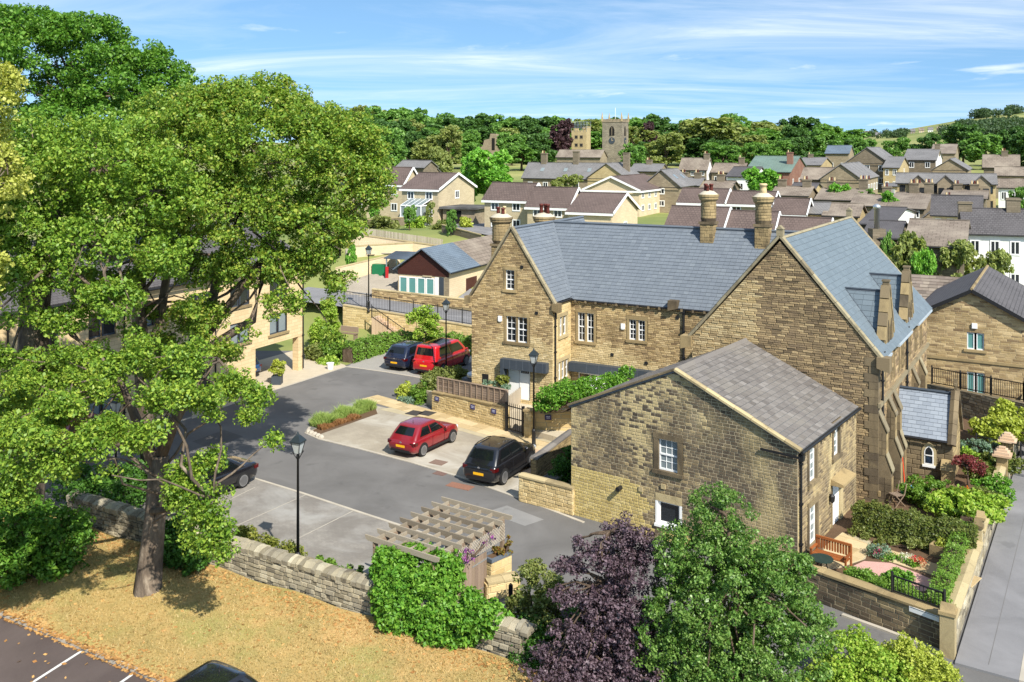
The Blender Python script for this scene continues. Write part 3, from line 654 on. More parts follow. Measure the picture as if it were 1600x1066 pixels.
for i in range(7): u = c0[0]+(c1[0]-c0[0])*(i+.5)/7; b = MB(); fbox(b, fg, u-.006, u+.006, c1[1]-.375, c1[1]+.145, .42, .43); b.build('seam', M['lead'], mh)
# range wall with two paired sashes and the long canopy
r1 = rect_px(mh, fx, 903, 489, 928, 534); r2 = rect_px(mh, fx, 983, 500, 1008, 532)
stone_wall(mh, fx, [(0, 0), (9.7, 0), (9.7, ME-.05), (0, ME-.05)], [opening(*r1, head=.2), opening(*r2, head=.2)], 'main', 'mortar', (.08, .115), (.2, .4), 120, rng, pick=lambda u, v: M['main_l'] if v < 3.7+.5*math.sin(u*.9)+rng.uniform(-.2, .2) else M['main'])
for r_ in (r1, r2): window(mh, fx, *r_, cols=2, rows=4, lights=2, surround='dress', head=.2)
b = MB(); c0 = hit(mh, fx, 893, 566); fbox(b, fx, .05, 8.5, c0[1]-.4, c0[1]+.1, 0, .45); b.build('canopy', M['zinc'], mh)
for i in range(11): u = .4+i*.75; b = MB(); fbox(b, fx, u-.006, u+.006, c0[1]-.395, c0[1]+.105, .45, .46); b.build('seam', M['lead'], mh)
for uu in (.5, 6.6):
    window(mh, fx, uu, .6, 1.5, c0[1]-1.1, cols=2, rows=3, sill=False, depth=-.01, casement=True)
t1 = rect_px(mh, fret, 874, 494, 885, 524); t2 = rect_px(mh, fret, 872, 563, 888, 592)
stone_wall(mh, fret, [(0, 0), (MY0, 0), (MY0, ME-.05), (0, ME-.05)], [opening(*t1), opening(*t2)], 'cream', 'mortar_w', (.13, .17), (.3, .55), 0, rng, thick=(.006, .014))
window(mh, fret, *t1, cols=1, rows=2, lights=2, surround='coping'); window(mh, fret, *t2, cols=1, rows=2, lights=3, surround='coping')
stone_eave_brackets(mh, fx, [.35+.62*i for i in range(13)], ME-.1)
# roofs
fr, ul, sl = slope_fr('R', 0, MX, 0, 9.6, ME, MR); roof_slope(mh, fr, [(.1, 0), (MY0, 0), (MYR, sl), (.1, sl)], M['slate_b'], rng, .215, .30, (.016, .026), 0)
roof_slope(mh, fr, [(MYB, 0), (9.6, 0), (9.6, sl), (MYR, sl)], M['slate_b'], rng, .215, .30, (.016, .026), 0)
fr, ul, sl = slope_fr('L', 0, MX, 0, 9.6, ME, MR); roof_slope(mh, fr, [(0, 0), (ul-.1, 0), (ul-.1, sl), (0, sl)], M['slate_b'], rng, .215, .3, (.016, .026), 0)
fr, ul, sl = slope_fr('F', MX/2, 18.4, MY0-.08, 2*MYR-MY0+.08, ME-.1, MR); o2 = MX/2
FRX = fr
roof_slope(mh, fr, [(o2, 0), (12.3, 0), (15.8, sl), (0, sl)], M['slate_b'], rng, .215, .30, (.016, .026), 300)
fr, ul, sl2 = slope_fr('B', MX/2, 18.4, MY0, MYB, ME, MR); roof_slope(mh, fr, [(0, 0), (ul-o2, 0), (ul, sl2), (0, sl2)], M['slate_b'], rng, .215, .3)
b = MB(); b.tube([(MX/2, .1, MR+.03), (MX/2, 9.6, MR+.03)], .09, 6); b.tube([(MX/2, MYR, MR+.03), (18.3, MYR, MR+.03)], .09, 6); b.build('ridge', M['lead'], mh)
b = MB(); b.bar((MX+.02, MY0-.03, ME+.05), (MX/2, MYR, MR+.07), .13, .03); b.build('valley_lead', M['lead'], mh)
gutter(mh, (MX+.1, MY0-.14, ME-.12), (14.5, MY0-.14, ME-.12)); gutter(mh, (MX+.1, .25, ME-.06), (MX+.1, MY0-.1, ME-.06))
coping_run(mh, (-.12, .05, ME-.05), (MX/2, .05, MR+.08), (0, 1, 0), 8, .28, .12, 'cop_h'); coping_run(mh, (MX+.12, .05, ME-.05), (MX/2, .05, MR+.08), (0, 1, 0), 8, .28, .12, 'cop_h')
kneeler(mh, (-.2, .05, ME-.25), (.4, .44, .5)); kneeler(mh, (MX+.2, .05, ME-.25), (-.4, .44, .5)); kneeler(mh, (13.55-2.3, MY0-.1, ME+.05), (.5, .5, .55), 'sooty')
pipe(mh, MX+.1, .12, .2, ME-.2); u = hit(mh, fx, 1069, 520)[0]; pipe(mh, MX+u, MY0-.09, .2, ME-.3, .07)
for px, py, f in ((782, 497, fg), (974, 509, fx)):
    u, v = hit(mh, f, px, py); b = MB(); fbox(b, f, u-.11, u+.11, v-.16, v+.12, 0, .1); fbox(b, f, u-.08, u+.08, v-.2, v-.16, .01, .09); b.build('alarm_box', M['white'], mh)
for px, py, f in ((816, 417, fg), (839, 489, fg), (1059, 496, fx), (957, 554, fx), (1010, 567, fx)):
    u, v = hit(mh, f, px, py); b = MB(); fbox(b, f, u-.08, u+.08, v-.08, v+.08, 0, .07); b.build('vent', M['black'], mh)
u, v = hit(mh, fg, 759, 592); b = MB(); fbox(b, fg, u-.2, u+.2, v-.28, v+.28, .03, .05); b.build('wall_board', M['black'], mh)
# chimneys on the roofs
def roof_chim(px, py, fr, bw, r, ytop_base, ytop_shaft, pots):
    u, v = hit(mh, fr, px, py); o, uu, vv, nn = [Vector(a) for a in fr]; p_ = o+uu*u+vv*v
    W_ = Matrix.Translation(mh.location) @ Matrix.Rotation(mh.rotation_euler.z, 4, 'Z') @ (p_+Vector((0, bw/2, 0)))
    return round_chimney(mh, p_.x, p_.y+bw/2, p_.z-1.0, zat(ytop_base, W_.y), zat(ytop_shaft, W_.y), bw, r, pots)
roof_chim(1104, 380, FRX, .74, .40, 350, 311, [(-.16, 0, .5, .11, 'pot_r'), (.14, .05, .5, .11, 'pot_r'), (0, -.18, .42, .1, 'pot_r')])
roof_chim(1190, 389, FRX, .74, .41, 354, 315, [(0, 0, .62, .2, 'pot_c')])
frL, ul, sl = slope_fr('L', 0, MX, 0, 9.6, ME, MR)
round_chimney(mh, .75, 2.1, 6.8, zat(384, 54.5), zat(346, 54.5), .85, .52, [(-.2, 0, .5, .11, 'pot_r'), (.16, .1, .55, .1, 'pot_c'), (.2, -.15, .45, .11, 'pot_r')])
round_chimney(mh, 1.45, 6.3, 7.5, zat(370, 57.7), zat(345, 57.7), .9, .55, [(-.2, 0, .7, .12, 'pot_r'), (.05, .1, .7, .12, 'pot_r'), (.28, -.05, .7, .12, 'pot_r')])

# ---- hall with the great rough gable ---------------------------------------------------------
rng = random.Random(31)
ha = thing('stone_hall', (8.17, 42.06, 0), R(-31.6), 'tall old stone hall with big rough gable, gabled dormers and buttresses', 'hall')
HW, HD, HE, HR = 7.93, 14.0, 6.5, 11.05
fg = face_frame('front', 0, HW, 0, HD); fs = face_frame('right', 0, HW, 0, HD)
stone_wall(ha, fg, [(0, 0), (HW, 0), (HW, HE-.05), (HW/2, HR-.1), (0, HE-.05)], [], 'hall', 'mortar_d', (.075, .115), (.2, .48), 300, rng, thick=(.01, .04), gap=.014, pick=lambda u, v: M['hall_l'] if u < 3.0 and v < 9.2 else M['hall'])
lanc = []
for s in (1.15, 1.75, 3.25, 3.85, 5.3, 5.9, 6.5, 7.75, 8.35, 9.9, 10.5, 11.6, 12.2): lanc.append((s-.2, 4.75, .4, 1.55))
stone_wall(ha, fs, [(0, 0), (HD, 0), (HD, HE-.05), (0, HE-.05)], [(a-.02, b_-.02, a+c_+.02, b_+d_+.02) for a, b_, c_, d_ in lanc], 'hall', 'mortar', (.1, .2), (.3, .6), 0, rng)
for a, b_, c_, d_ in lanc: window(ha, fs, a, b_, c_, d_, cols=1, rows=3, surround=None, sill=False, mat='dress', depth=.14)
b = MB(); fbox(b, fs, -.05, HD, 4.35, 4.52, 0, .14); b.build('string_course', M['cop_h'], ha)
b = MB(); fbox(b, fs, -.05, HD, .75, .95, 0, .12); b.build('plinth', M['dress'], ha)
i = 0; z = .0
while z < 6.2:                                     # quoins on the corner
    h_ = rng.uniform(.28, .36); l_ = .5 if i % 2 else .32
    m_ = MB(); m_.box((HW-l_, -.05, z), (HW+.04, (.32 if i % 2 else .5), z+h_-.012)); m_.build('quoin', M['sooty'], ha); z += h_; i += 1
def buttress(s, zt, d=.52, w=.42):
    n = MB(); y0, y1 = s-w/2, s+w/2
    pr = [(0, 0), (d, 0), (d, zt*.42), (d*.62, zt*.58), (d*.62, zt*.8), (0, zt)]
    n.prism([(HW+a, y0, z) for a, z in pr], (0, w, 0)); bo = n.build('buttress', M['sooty'], ha)
    for (a0, z0), (a1, z1) in (((d, zt*.42), (d*.62, zt*.58)), ((d*.62, zt*.8), (0, zt))):
        k = MB(); k.prism([(HW+a0+.06, y0-.03, z0-.03), (HW+a0+.06, y0-.03, z0+.06), (HW+a1, y0-.03, z1+.09), (HW+a1, y0-.03, z1-.02)], (0, w+.06, 0)); k.build('weathering', M['cop_h'], bo)
    z = .05
    while z < zt*.78:
        h_ = rng.uniform(.26, .36); dd = d if z+h_ < zt*.42 else d*.62
        if zt*.40 < z+h_ < zt*.6: z += h_; continue
        for c_, (u0, u1) in enumerate(((.0, dd*.5), (dd*.5, dd))):
            k = MB(); k.box((HW+u0+.008, y0-.016, z+.008), (HW+u1-.008+.012*(c_), y0+.02, z+h_-.008)); k.build('stone', M['sooty'], bo)
        k = MB(); k.box((HW+dd-.03, y0+.008, z+.008), (HW+dd+.016, y1-.008, z+h_-.008)); k.build('stone', M['dress'], bo)
        z += h_
buttress(.3, 4.2); buttress(2.15, 4.5, .58); buttress(3.72, 4.3, .5); buttress(8.9, 4.3); buttress(11.3, 4.3)
pipe(ha, HW+.1, .62, .3, HE-.15, .05); pipe(ha, HW+.1, 6.9, .3, HE-.15, .05)
fr, ul, sl = slope_fr('R', 0, HW+.3, -.02, HD, HE-.12, HR)
roof_slope(ha, fr, [(.12, 0), (ul-.1, 0), (ul-.1, sl), (.12, sl)], M['slate_h'], rng, .26, .42, (.012, .022), 300); FRH = fr
fr, ul, sl = slope_fr('L', -.3, HW, -.02, HD, HE-.12, HR); roof_slope(ha, fr, [(.1, 0), (ul-.12, 0), (ul-.12, sl), (.1, sl)], M['slate_h'], rng, .26, .42, (.012, .022), 0)
b = MB(); b.tube([(HW/2+.07, .1, HR+.03), (HW/2+.07, HD-.1, HR+.03)], .08, 6); b.build('ridge', M['cop_h'], ha)
for y in (.06, HD-.1):
    coping_run(ha, (-.2, y, HE-.2), (HW/2, y, HR+.1), (0, 1, 0), 9, .27, .12, 'cop_h'); coping_run(ha, (HW+.2, y, HE-.2), (HW/2, y, HR+.1), (0, 1, 0), 9, .27, .12, 'cop_h')
    b = MB(); b.box((HW/2-.14, y-.14, HR+.12), (HW/2+.14, y+.14, HR+.42)); b.prism([(HW/2-.17, y-.17, HR+.42), (HW/2+.17, y-.17, HR+.42), (HW/2, y-.17, HR+.58)], (0, .34, 0)); b.build('apex_stone', M['cop_h'], ha)
kneeler(ha, (-.25, .05, HE-.35), (.5, .5, .6)); kneeler(ha, (HW+.25, .05, HE-.35), (-.5, .5, .6), 'sooty')
for a, b_ in ((.4, 1.55), (3.45, 7.05), (9.1, HD-.3)): m_ = MB(); m_.prism([(HW+.16, a, HE-.26), (HW+.32, a, HE-.26), (HW+.34, a, HE-.15), (HW+.16, a, HE-.15)], (0, b_-a, 0)); m_.build('gutter', plain('pale_lead_gutter', hx('a9b4bc'), .6, .1, 3), ha)
def dormer(s, w=1.9, zt=9.0, ze=6.9):
    hw = w/2; d = MB(); X = HW+.06
    d.prism([(X-.32, s-hw, HE-.4), (X-.32, s+hw, HE-.4), (X-.32, s+hw, ze), (X-.32, s, zt-.15), (X-.32, s-hw, ze)], (.32, 0, 0)); do_ = d.build('dormer', M['dress'], ha)
    for k in (-1, 1):                              # stepped coping either side
        a, b_ = Vector((X-.16, s+k*(hw+.1), ze-.1)), Vector((X-.16, s, zt)); dd = b_-a
        for j in range(4):
            m_ = MB(); up = Vector((1, 0, 0)).cross(dd).normalized(); up = up if up.z > 0 else -up
            m_.obox(a+dd*(j/4+.008)-Vector((.18, 0, 0)), Vector((.36, 0, 0)), dd*(.25-.016), up*(.15+.02*(j % 2))); m_.build('coping_stone', M['sooty' if j % 2 else 'dress'], do_)
    m_ = MB(); m_.box((X-.28, s-.11, zt-.05), (X-.02, s+.11, zt+.2)); m_.box((X-.31, s-.14, zt+.2), (X+.01, s+.14, zt+.27)); m_.build('finial', M['sooty'], do_)
    for k in (-.32, .32):
        w_ = MB(); w_.prism([(X-.02, s+k-.2, HE-.2), (X-.02, s+k+.2, HE-.2), (X-.02, s+k+.2, ze+.35), (X-.02, s+k, ze+.7), (X-.02, s+k-.2, ze+.35)], (.04, 0, 0)); wo = w_.build('lancet', M['glass'], do_)
    # roof of the dormer back into the main slope
    zr = zt-.25; tan = (HR-HE+.12)/((HW+.3)/2); back = HW+.3-(zr-HE+.12)/tan
    for k in (-1, 1):
        ze2 = ze-.05; xe = HW+.3-(ze2-HE+.12)/tan
        pts = [Vector((X-.3, s, zr)), Vector((back, s, zr)), Vector((xe, s+k*hw, ze2)), Vector((X-.3, s+k*hw, ze2))]
        r_ = MB(); nn = (pts[1]-pts[0]).cross(pts[3]-pts[0]).normalized(); nn = nn if nn.z > 0 else -nn
        r_.prism([p_-nn*.06 for p_ in pts], nn*.06); ro = r_.build('dormer_roof', M['lead'], do_)
        vv = (pts[0]-pts[3]).normalized(); L_ = (pts[0]-pts[3]).length; uu = Vector((1, 0, 0)) if k < 0 else Vector((-1, 0, 0))
        if k < 0: o_ = Vector((back, s-hw, ze2)); poly = [(xe-back, 0), (X-.3-back, 0), (X-.3-back, L_), (0, L_)]
        else: o_ = Vector((X-.3, s+hw, ze2)); poly = [(0, 0), (X-.3-xe, 0), (X-.3-back, L_), (0, L_)]
        n2 = uu.cross(vv)
        pc = courses(poly, [], (.24, .24), (.42, .43), .008, rng, bond=True); b_ = MB()
        for q_ in pc:
            b_.prism([o_+uu*e[0]+vv*e[1]+n2*(.004 if i_ > 1 else .016) for i_, e in enumerate(q_)], n2*.008)
        tag(b_.build('slate', M['slate_h'], do_), kind='stuff')
        m_ = MB(); m_.bar(pts[1]+Vector((0, 0, .03)), pts[2]+Vector((0, 0, .03)), .1, .03); m_.build('valley_lead', M['zinc'], do_)
    m_ = MB(); m_.tube([(back, s, zr+.04), (X-.3, s, zr+.04)], .05, 6); m_.build('dormer_ridge', M['zinc'], do_)
dormer(2.5); dormer(8.0, 1.9, 9.0)
# porch
PS, PW, PA = 4.05, 2.6, 2.35; PE, PR = 2.35, 4.0
po_y0, po_y1 = PS, PS+PW
pf = ((HW, po_y0, 0), (1, 0, 0), (0, 0, 1), (0, -1, 0)); pw = rect_px(ha, pf, 1446, 700, 1457, 725)
b = MB(); b.box((HW, po_y0+.05, 0), (HW+PA, po_y1, PE)); b.prism([(HW+.05, po_y0+.05, PE), (HW+.05, po_y1, PE), (HW+.05, PS+PW/2, PR-.1)], (PA-.1, 0, 0)); por = b.build('porch', M['mortar_d'], ha)
lay(por, 'stone', ((HW, po_y0+.05, 0), (1, 0, 0), (0, 0, 1), (0, -1, 0)), courses([(0, .1), (PA, .1), (PA, PE), (0, PE)], [(pw[0]-.16, pw[1]-.12, pw[0]+pw[2]+.16, pw[1]+pw[3]+.25)], (.2, .3), (.3, .6), .014, rng), M['sooty'], 'stone', (.02, .03), 60, rng)
lay(por, 'stone', ((HW+PA, po_y0+.05, 0), (0, 1, 0), (0, 0, 1), (1, 0, 0)), courses([(0, .1), (PW, .1), (PW, PE), (PW/2, PR-.1), (0, PE)], [], (.2, .3), (.3, .6), .014, rng), M['dress'], 'stone', (.02, .03), 0, rng)
def arch_pts(x, z, w, h, k=7):
    r = w*.95; pts = [(x, z), (x+w, z)]; zs_ = z+h-w*.82
    for i in range(k+1): t = i/k*math.acos((r-w/2)/r); pts.append((x+w-r+r*math.cos(t), zs_+r*math.sin(t)))
    for i in range(k-1, -1, -1): t = i/k*math.acos((r-w/2)/r); pts.append((x+r-r*math.cos(t), zs_+r*math.sin(t)))
    return pts
X0 = HW+pw[0]; yy0 = po_y0+.05
b = MB(); b.prism([(a, yy0-.05, z_) for a, z_ in arch_pts(X0-.16, pw[1]-.1, pw[2]+.32, pw[3]+.34)], (0, .06, 0)); wo = b.build('window', M['coping'], por)
b = MB(); b.prism([(a, yy0-.066, z_) for a, z_ in arch_pts(X0-.05, pw[1]-.02, pw[2]+.1, pw[3]+.1)], (0, .03, 0)); b.build('frame', M['white'], wo)
b = MB(); b.prism([(a, yy0-.075, z_) for a, z_ in arch_pts(X0, pw[1]+.04, pw[2], pw[3])], (0, .03, 0)); b.build('pane', M['glass'], wo)
b = MB(); b.box((X0, yy0-.09, pw[1]+.36), (X0+pw[2], yy0-.06, pw[1]+.4)); b.box((X0-.12, yy0-.1, pw[1]-.14), (X0+pw[2]+.12, yy0, pw[1]-.04)); b.build('glazing_bar', M['white'], wo)
for s, y0_, y1_ in (('F', po_y0-.1, 2*(PS+PW/2)-po_y0+.1), ('B', po_y0-.1, 2*(PS+PW/2)-po_y0+.1)):
    fr, ul, sl = slope_fr(s, HW, HW+PA-.12, y0_, y1_, PE-.08, PR)
    roof_slope(por, fr, [(0, 0), (ul, 0), (ul, sl), (0, sl)], M['slate_p'], rng, .19, .34, (.012, .02), 0, name='porch_roof')
b = MB(); b.tube([(HW, PS+PW/2, PR+.04), (HW+PA-.1, PS+PW/2, PR+.04)], .07, 6); b.build('porch_ridge', M['zinc'], por)
gutter(por, (HW+.02, po_y0-.16, PE-.12), (HW+PA-.1, po_y0-.16, PE-.12), .05)
for k in (-1, 1):
    yb = PS+PW/2+k*(PW/2+.15); coping_run(por, (HW+PA-.02, yb, PE-.25), (HW+PA-.02, PS+PW/2, PR+.12), (1, 0, 0), 5, .34, .2, 'sooty')
b = MB(); c_ = (HW+PA-.02, PS+PW/2, PR+.2); b.box((c_[0]-.06, c_[1]-.06, c_[2]), (c_[0]+.06, c_[1]+.06, c_[2]+.5)); b.box((c_[0]-.05, c_[1]-.25, c_[2]+.24), (c_[0]+.05, c_[1]+.25, c_[2]+.34)); b.build('stone_cross', M['sooty'], por)
b = MB(); b.prism([(HW+PA-.4, po_y0-.45, 0), (HW+PA+.1, po_y0-.45, 0), (HW+PA+.1, po_y0-.45, 1.1), (HW+PA-.4, po_y0-.45, 1.1)], (0, .5, 0)); b.prism([(HW+PA-.44, po_y0-.49, 1.1), (HW+PA-.44, po_y0+.05, 1.1), (HW+PA-.44, po_y0+.05, 1.45)], (.58, 0, 0)); b.build('porch_buttress', M['dress'], por)

# the sides and backs of the three old buildings
b = MB(); b.box((0, .17, -.1), (.18, CD, CE-.06)); b.box((.18, CD-.15, -.1), (CW-.17, CD-.01, CE-.06)); b.build('rear_wall', M['mortar_d'], cot)
b = MB(); b.box((0, .17, 0), (.18, 9.5, ME-.06)); b.prism([(.18, 9.35, 0), (MX, 9.35, 0), (MX, 9.35, ME-.06), (MX/2, 9.35, MR-.12), (.18, 9.35, ME-.06)], (0, .15, 0)); b.box((MX-.18, MYB, 0), (MX, 9.35, ME-.06)); b.box((MX-.18, MYB-.18, 0), (18, MYB, ME-.06)); b.build('rear_wall', M['mortar'], mh)
b = MB(); b.box((0, .17, 0), (.18, HD-.2, HE-.06)); b.prism([(0, HD-.2, 0), (HW-.17, HD-.2, 0), (HW-.17, HD-.2, HE-.06), (HW/2, HD-.2, HR-.12), (0, HD-.2, HE-.06)], (0, .18, 0)); b.build('rear_wall', M['mortar_d'], ha)
# ================================================================== other buildings
def brickmat(name, a, b_, mort, w=.45, h=.16, yaw=0.0, ms=.012, var=.35):
    m, nt, out = newmat(name)
    tcn = N(nt, 'ShaderNodeTexCoord').outputs['Object']; sp = N(nt, 'ShaderNodeSeparateXYZ', {0: tcn})
    vec = N(nt, 'ShaderNodeCombineXYZ', {0: MATH(nt, 'ADD', sp.outputs[0], sp.outputs[1]), 1: sp.outputs[2], 2: 0.0}).outputs[0]
    br = N(nt, 'ShaderNodeTexBrick', {'Vector': vec, 'Color1': c4(a), 'Color2': c4(b_), 'Mortar': c4(mort), 'Scale': 1.0, 'Mortar Size': ms, 'Brick Width': w, 'Row Height': h})
    c = MIX(nt, RAMP(nt, noise(nt, .5, 5), [(.42, (0, 0, 0)), (.7, (var, var, var))]), br.outputs[0], c4([v*.55 for v in a]))
    finish(nt, out, c, .9, bump(nt, br.outputs[1], -.3, .01)); return m
def tilemat(name, a, b_, w=.33, h=.3, moss=None):
    m, nt, out = newmat(name); tcn = N(nt, 'ShaderNodeTexCoord').outputs['UV']
    br = N(nt, 'ShaderNodeTexBrick', {'Vector': tcn, 'Color1': c4(a), 'Color2': c4(b_), 'Mortar': c4([v*.45 for v in a]), 'Scale': 1.0, 'Mortar Size': .02, 'Brick Width': w, 'Row Height': h})
    c = MIX(nt, RAMP(nt, noise(nt, .35, 5), [(.42, (0, 0, 0)), (.68, (.6, .6, .6))]), br.outputs[0], c4(moss or [v*1.35 for v in a]))
    finish(nt, out, c, .85, bump(nt, br.outputs[1], -.5, .02)); return m
M['w_buff'] = brickmat('buff_stone_blocks', hx('b3a486'), hx('c0b192'), hx('a09276'))
M['w_pale'] = brickmat('pale_buff_gable', hx('c8b595'), hx('d0be9e'), hx('b7a586'))
M['w_old'] = brickmat('old_town_stone', hx('857863'), hx('998b73'), hx('786c5a'), .5, .2)
M['w_dark'] = brickmat('dark_town_stone', hx('6f6554'), hx('827664'), hx('635a4a'), .5, .2)
M['w_yel'] = brickmat('yellow_stone', hx('a8966f'), hx('b7a57d'), hx('93825f'), .5, .2)
M['w_red'] = brickmat('red_brick', hx('7a4c40'), hx('88584a'), hx('8a7a68'), .25, .08)
M['w_white'] = M['whitewash']
M['w_flat'] = brickmat('cream_flats_stone', hx('cbb389'), hx('d6bf96'), hx('b7a07a'), .6, .22, var=.15)
M['r_brown'] = tilemat('brown_concrete_tiles', hx('5a4d48'), hx('665852'))
M['r_grey'] = tilemat('grey_slates', hx('6d6b6a'), hx('7a7877'), .3, .22)
M['r_dark'] = tilemat('dark_slates', hx('4f4c4d'), hx('5b5859'), .3, .22)
M['r_stone'] = tilemat('stone_flag_roof', hx('6f6459'), hx('807468'), .6, .4, hx('9a8f80'))
M['r_blue'] = tilemat('blue_slates', hx('5a6672'), hx('66727d'), .3, .22)
M['r_green'] = tilemat('green_metal_roof', hx('5e7068'), hx('67796f'), 1.2, .6)
def uv_roof(ob):
    me = ob.data; uvl = me.uv_layers.new(name='UVMap'); co = [v.co for v in me.vertices]
    for p in me.polygons:
        n = p.normal; u = Vector((0, 0, 1)).cross(n)
        u = u.normalized() if u.length > 1e-3 else Vector((1, 0, 0)); v = n.cross(u)
        for li in p.loop_indices:
            c = co[me.loops[li].vertex_index]; uvl.data[li].uv = (c.dot(u), c.dot(v))
def terr_Y(px, py, Y=380, dy=6):
    while Y < 2400:
        if zat(py, Y) < float(ht((px-800)/F*Y, Y)): return Y
        Y += dy
    return None
ES = 'estate houses with brown tiled roofs'
def bg_house(label, xl, xm, xr, ye, yr, yb, Y, axis='x', wall='w_old', roof='r_grey', yaw=-28, wins=(2, 2), wr=(1, 2), chim=(), white_gable=False, name='town_house', cat='house', fascia=None, winmat='white', extra=None, skyl=0, glass='glass', ww=1.0, group=None):
    """a house from the pixel columns of its left edge, near corner and right edge; Y = distance of the near corner"""
    a = R(yaw); A = (math.cos(a), math.sin(a)); B = (-A[1], A[0]); X = (xm-800)/F*Y
    rl, rr = (xl-800)/F, (xr-800)/F
    W = (X-rl*Y)/(A[0]-rl*A[1]); D = (rr*Y-X)/(B[0]-rr*B[1])
    D = max(4.0, min(D, 22.0)); W = min(W, 30); ox, oy = X-A[0]*W, Y-A[1]*W
    ze, zb = zat(ye, Y), min(zat(yb, Y), float(ht(X, Y))+.3)
    root = thing(name, (ox, oy, zb), a, label, cat, group or {'estate_house': ES, 'town_house': 'stone houses of the old town'}.get(name)); E = ze-zb
    yc = Y+(B[1]*D/2 if axis == 'x' else 0)+(0 if axis == 'x' else -A[1]*W/2); rz = zat(yr, yc)-zb
    b = MB(); b.box((0, 0, -3), (W, D, E))
    if axis == 'x': g_ = [(0, 0, E), (0, D, E), (0, D/2, rz-.08)]; b.prism(g_, (W, 0, 0))
    else: b.prism([(0, 0, E), (W, 0, E), (W/2, 0, rz-.08)], (0, D, 0))
    b.build('wall', M[wall], root)
    if white_gable:
        m_ = MB(); m_.face([(W+.012, 0, -1), (W+.012, D, -1), (W+.012, D, E), (W+.012, D/2, rz-.1), (W+.012, 0, E)]); m_.build('painted_gable', M['whitewash'], root)
    ov, t = .25, .1
    for s in ('FB' if axis == 'x' else 'LR'):
        if axis == 'x': fr, ul, sl = slope_fr(s, -ov, W+ov, -ov, D+ov, E-.1, rz)
        else: fr, ul, sl = slope_fr(s, -ov, W+ov, -ov, D+ov, E-.1, rz)
        o, u, v, n = [Vector(q) for q in fr]; r_ = MB(); r_.prism([o+u*p_+v*q_ for p_, q_ in ((0, 0), (ul, 0), (ul, sl), (0, sl))], n*t); uv_roof(r_.build('roof', M[roof], root))
        if skyl and s in 'FR':
            for k in range(skyl):
                p0 = o+u*(ul*(k+.7)/(skyl+.4))+v*(sl*.45)+n*t; m_ = MB(); m_.obox(p0, u*.7, v*.9, n*.05); m_.build('skylight', M['glass_l'], root)
    m_ = MB(); m_.tube([(-ov, D/2, rz+t), (W+ov, D/2, rz+t)] if axis == 'x' else [(W/2, -ov, rz+t), (W/2, D+ov, rz+t)], .1, 5); m_.build('ridge_tile', M[roof], root)
    if fascia:
        m_ = MB(); m_.box((-ov, -ov-.05, E-.3), (W+ov, -ov, E-.06)); m_.box((W+ov, -ov, E-.3), (W+ov+.04, D+ov, E-.06)) if axis != 'x' else None
        for sgn in (0, 1):                        # bargeboards
            if axis == 'x': m_.bar((W+ov+.03, -ov if sgn == 0 else D+ov, E-.05), (W+ov+.03, D/2, rz+.06), .08, .26)
            else: m_.bar((-ov if sgn == 0 else W+ov, -ov-.03, E-.05), (W/2, -ov-.03, rz+.06), .08, .26)
        m_.build('bargeboard', M[fascia], root)
    else: gutter(root, (-ov, -ov-.05, E-.12), (W+ov, -ov-.05, E-.12), .06)
    ff_ = face_frame('front', 0, W, 0, D); rf = face_frame('right', 0, W, 0, D); lv = max(1, wins[1]); st = E/lv
    for nb, f, L in ((wins, ff_, W), (wr, rf, D)):
        for i in range(nb[0]):
            for j in range(nb[1]):
                w_, h_ = min(ww, L/nb[0]*.5), min(1.25, st*.5)
                u = L*(i+.5)/nb[0]-w_/2; v = E/nb[1]*j+E/nb[1]*.35
                window(root, f, u, v, w_, h_, cols=2, rows=1, surround=None, sill=False, depth=-.01, frame=.1, bar=.07, casement=True, mat=winmat, glass=glass)
    for (fx_, fy_, hh, pots) in chim:
        c = bpy.data.objects.new('chimney', None); link(c, root); zr_ = rz-.3 if axis == 'x' else rz-.5
        x_, y_ = W*fx_, D*fy_; m_ = MB(); m_.box((x_-.55, y_-.35, zr_-1.2), (x_+.55, y_+.35, zr_+hh)); m_.box((x_-.62, y_-.42, zr_+hh-.2), (x_+.62, y_+.42, zr_+hh-.05)); m_.build('stack', M['w_dark'] if wall != 'w_red' else M['w_red'], c)
        for k in range(pots): m_ = MB(); m_.lathe((x_-.35+.35*k, y_, zr_+hh), [(.13, 0), (.1, .35), (.12, .45)], 7); m_.build('chimney_pot', M['pot_r' if k % 2 else 'pot_c'], c)
    if extra: extra(root, W, D, E, rz)
    return root
H = bg_house
# estate houses on the rise behind
ES = 'estate houses with brown tiled roofs'
def conserv(root, W, D, E, rz):
    b = MB(); x0, x1, d, h = W*.25, W*.8, 2.2, 2.1
    for x in np.linspace(x0, x1, 5): b.bar((x, -d, -1), (x, -d, h), .1); b.bar((x, -d, h), (x, 0, h+.7), .08)
    b.bar((x0, -d, h), (x1, -d, h), .14); b.bar((x0, -d, .5), (x1, -d, .5), .5); b.bar((x1, -d, .4), (x1, 0, .4), .3); b.bar((x1, -d, h), (x1, 0, h), .12)
    c = b.build('conservatory', M['white'], root)
    g_ = MB(); g_.box((x0, -d+.02, -.5), (x1-.03, -.03, h-.05)); g_.face([(x0, -d, h+.04), (x1, -d, h+.04), (x1, 0, h+.74), (x0, 0, h+.74)]); g_.build('conservatory_glass', M['glass_l'], c)
H('buff estate house with white conservatory, right of the green sycamores', 628, 685, 741, 296, 272, 338, 112, wall='w_buff', roof='r_brown', fascia='white', wins=(2, 2), wr=(1, 2), extra=conserv, name='estate_house')
H('buff estate house half hidden by the big sycamore on the left', 548, 630, 640, 289, 263, 330, 122, wall='w_buff', roof='r_brown', fascia='white', wins=(3, 2), wr=(0, 1), name='estate_house')
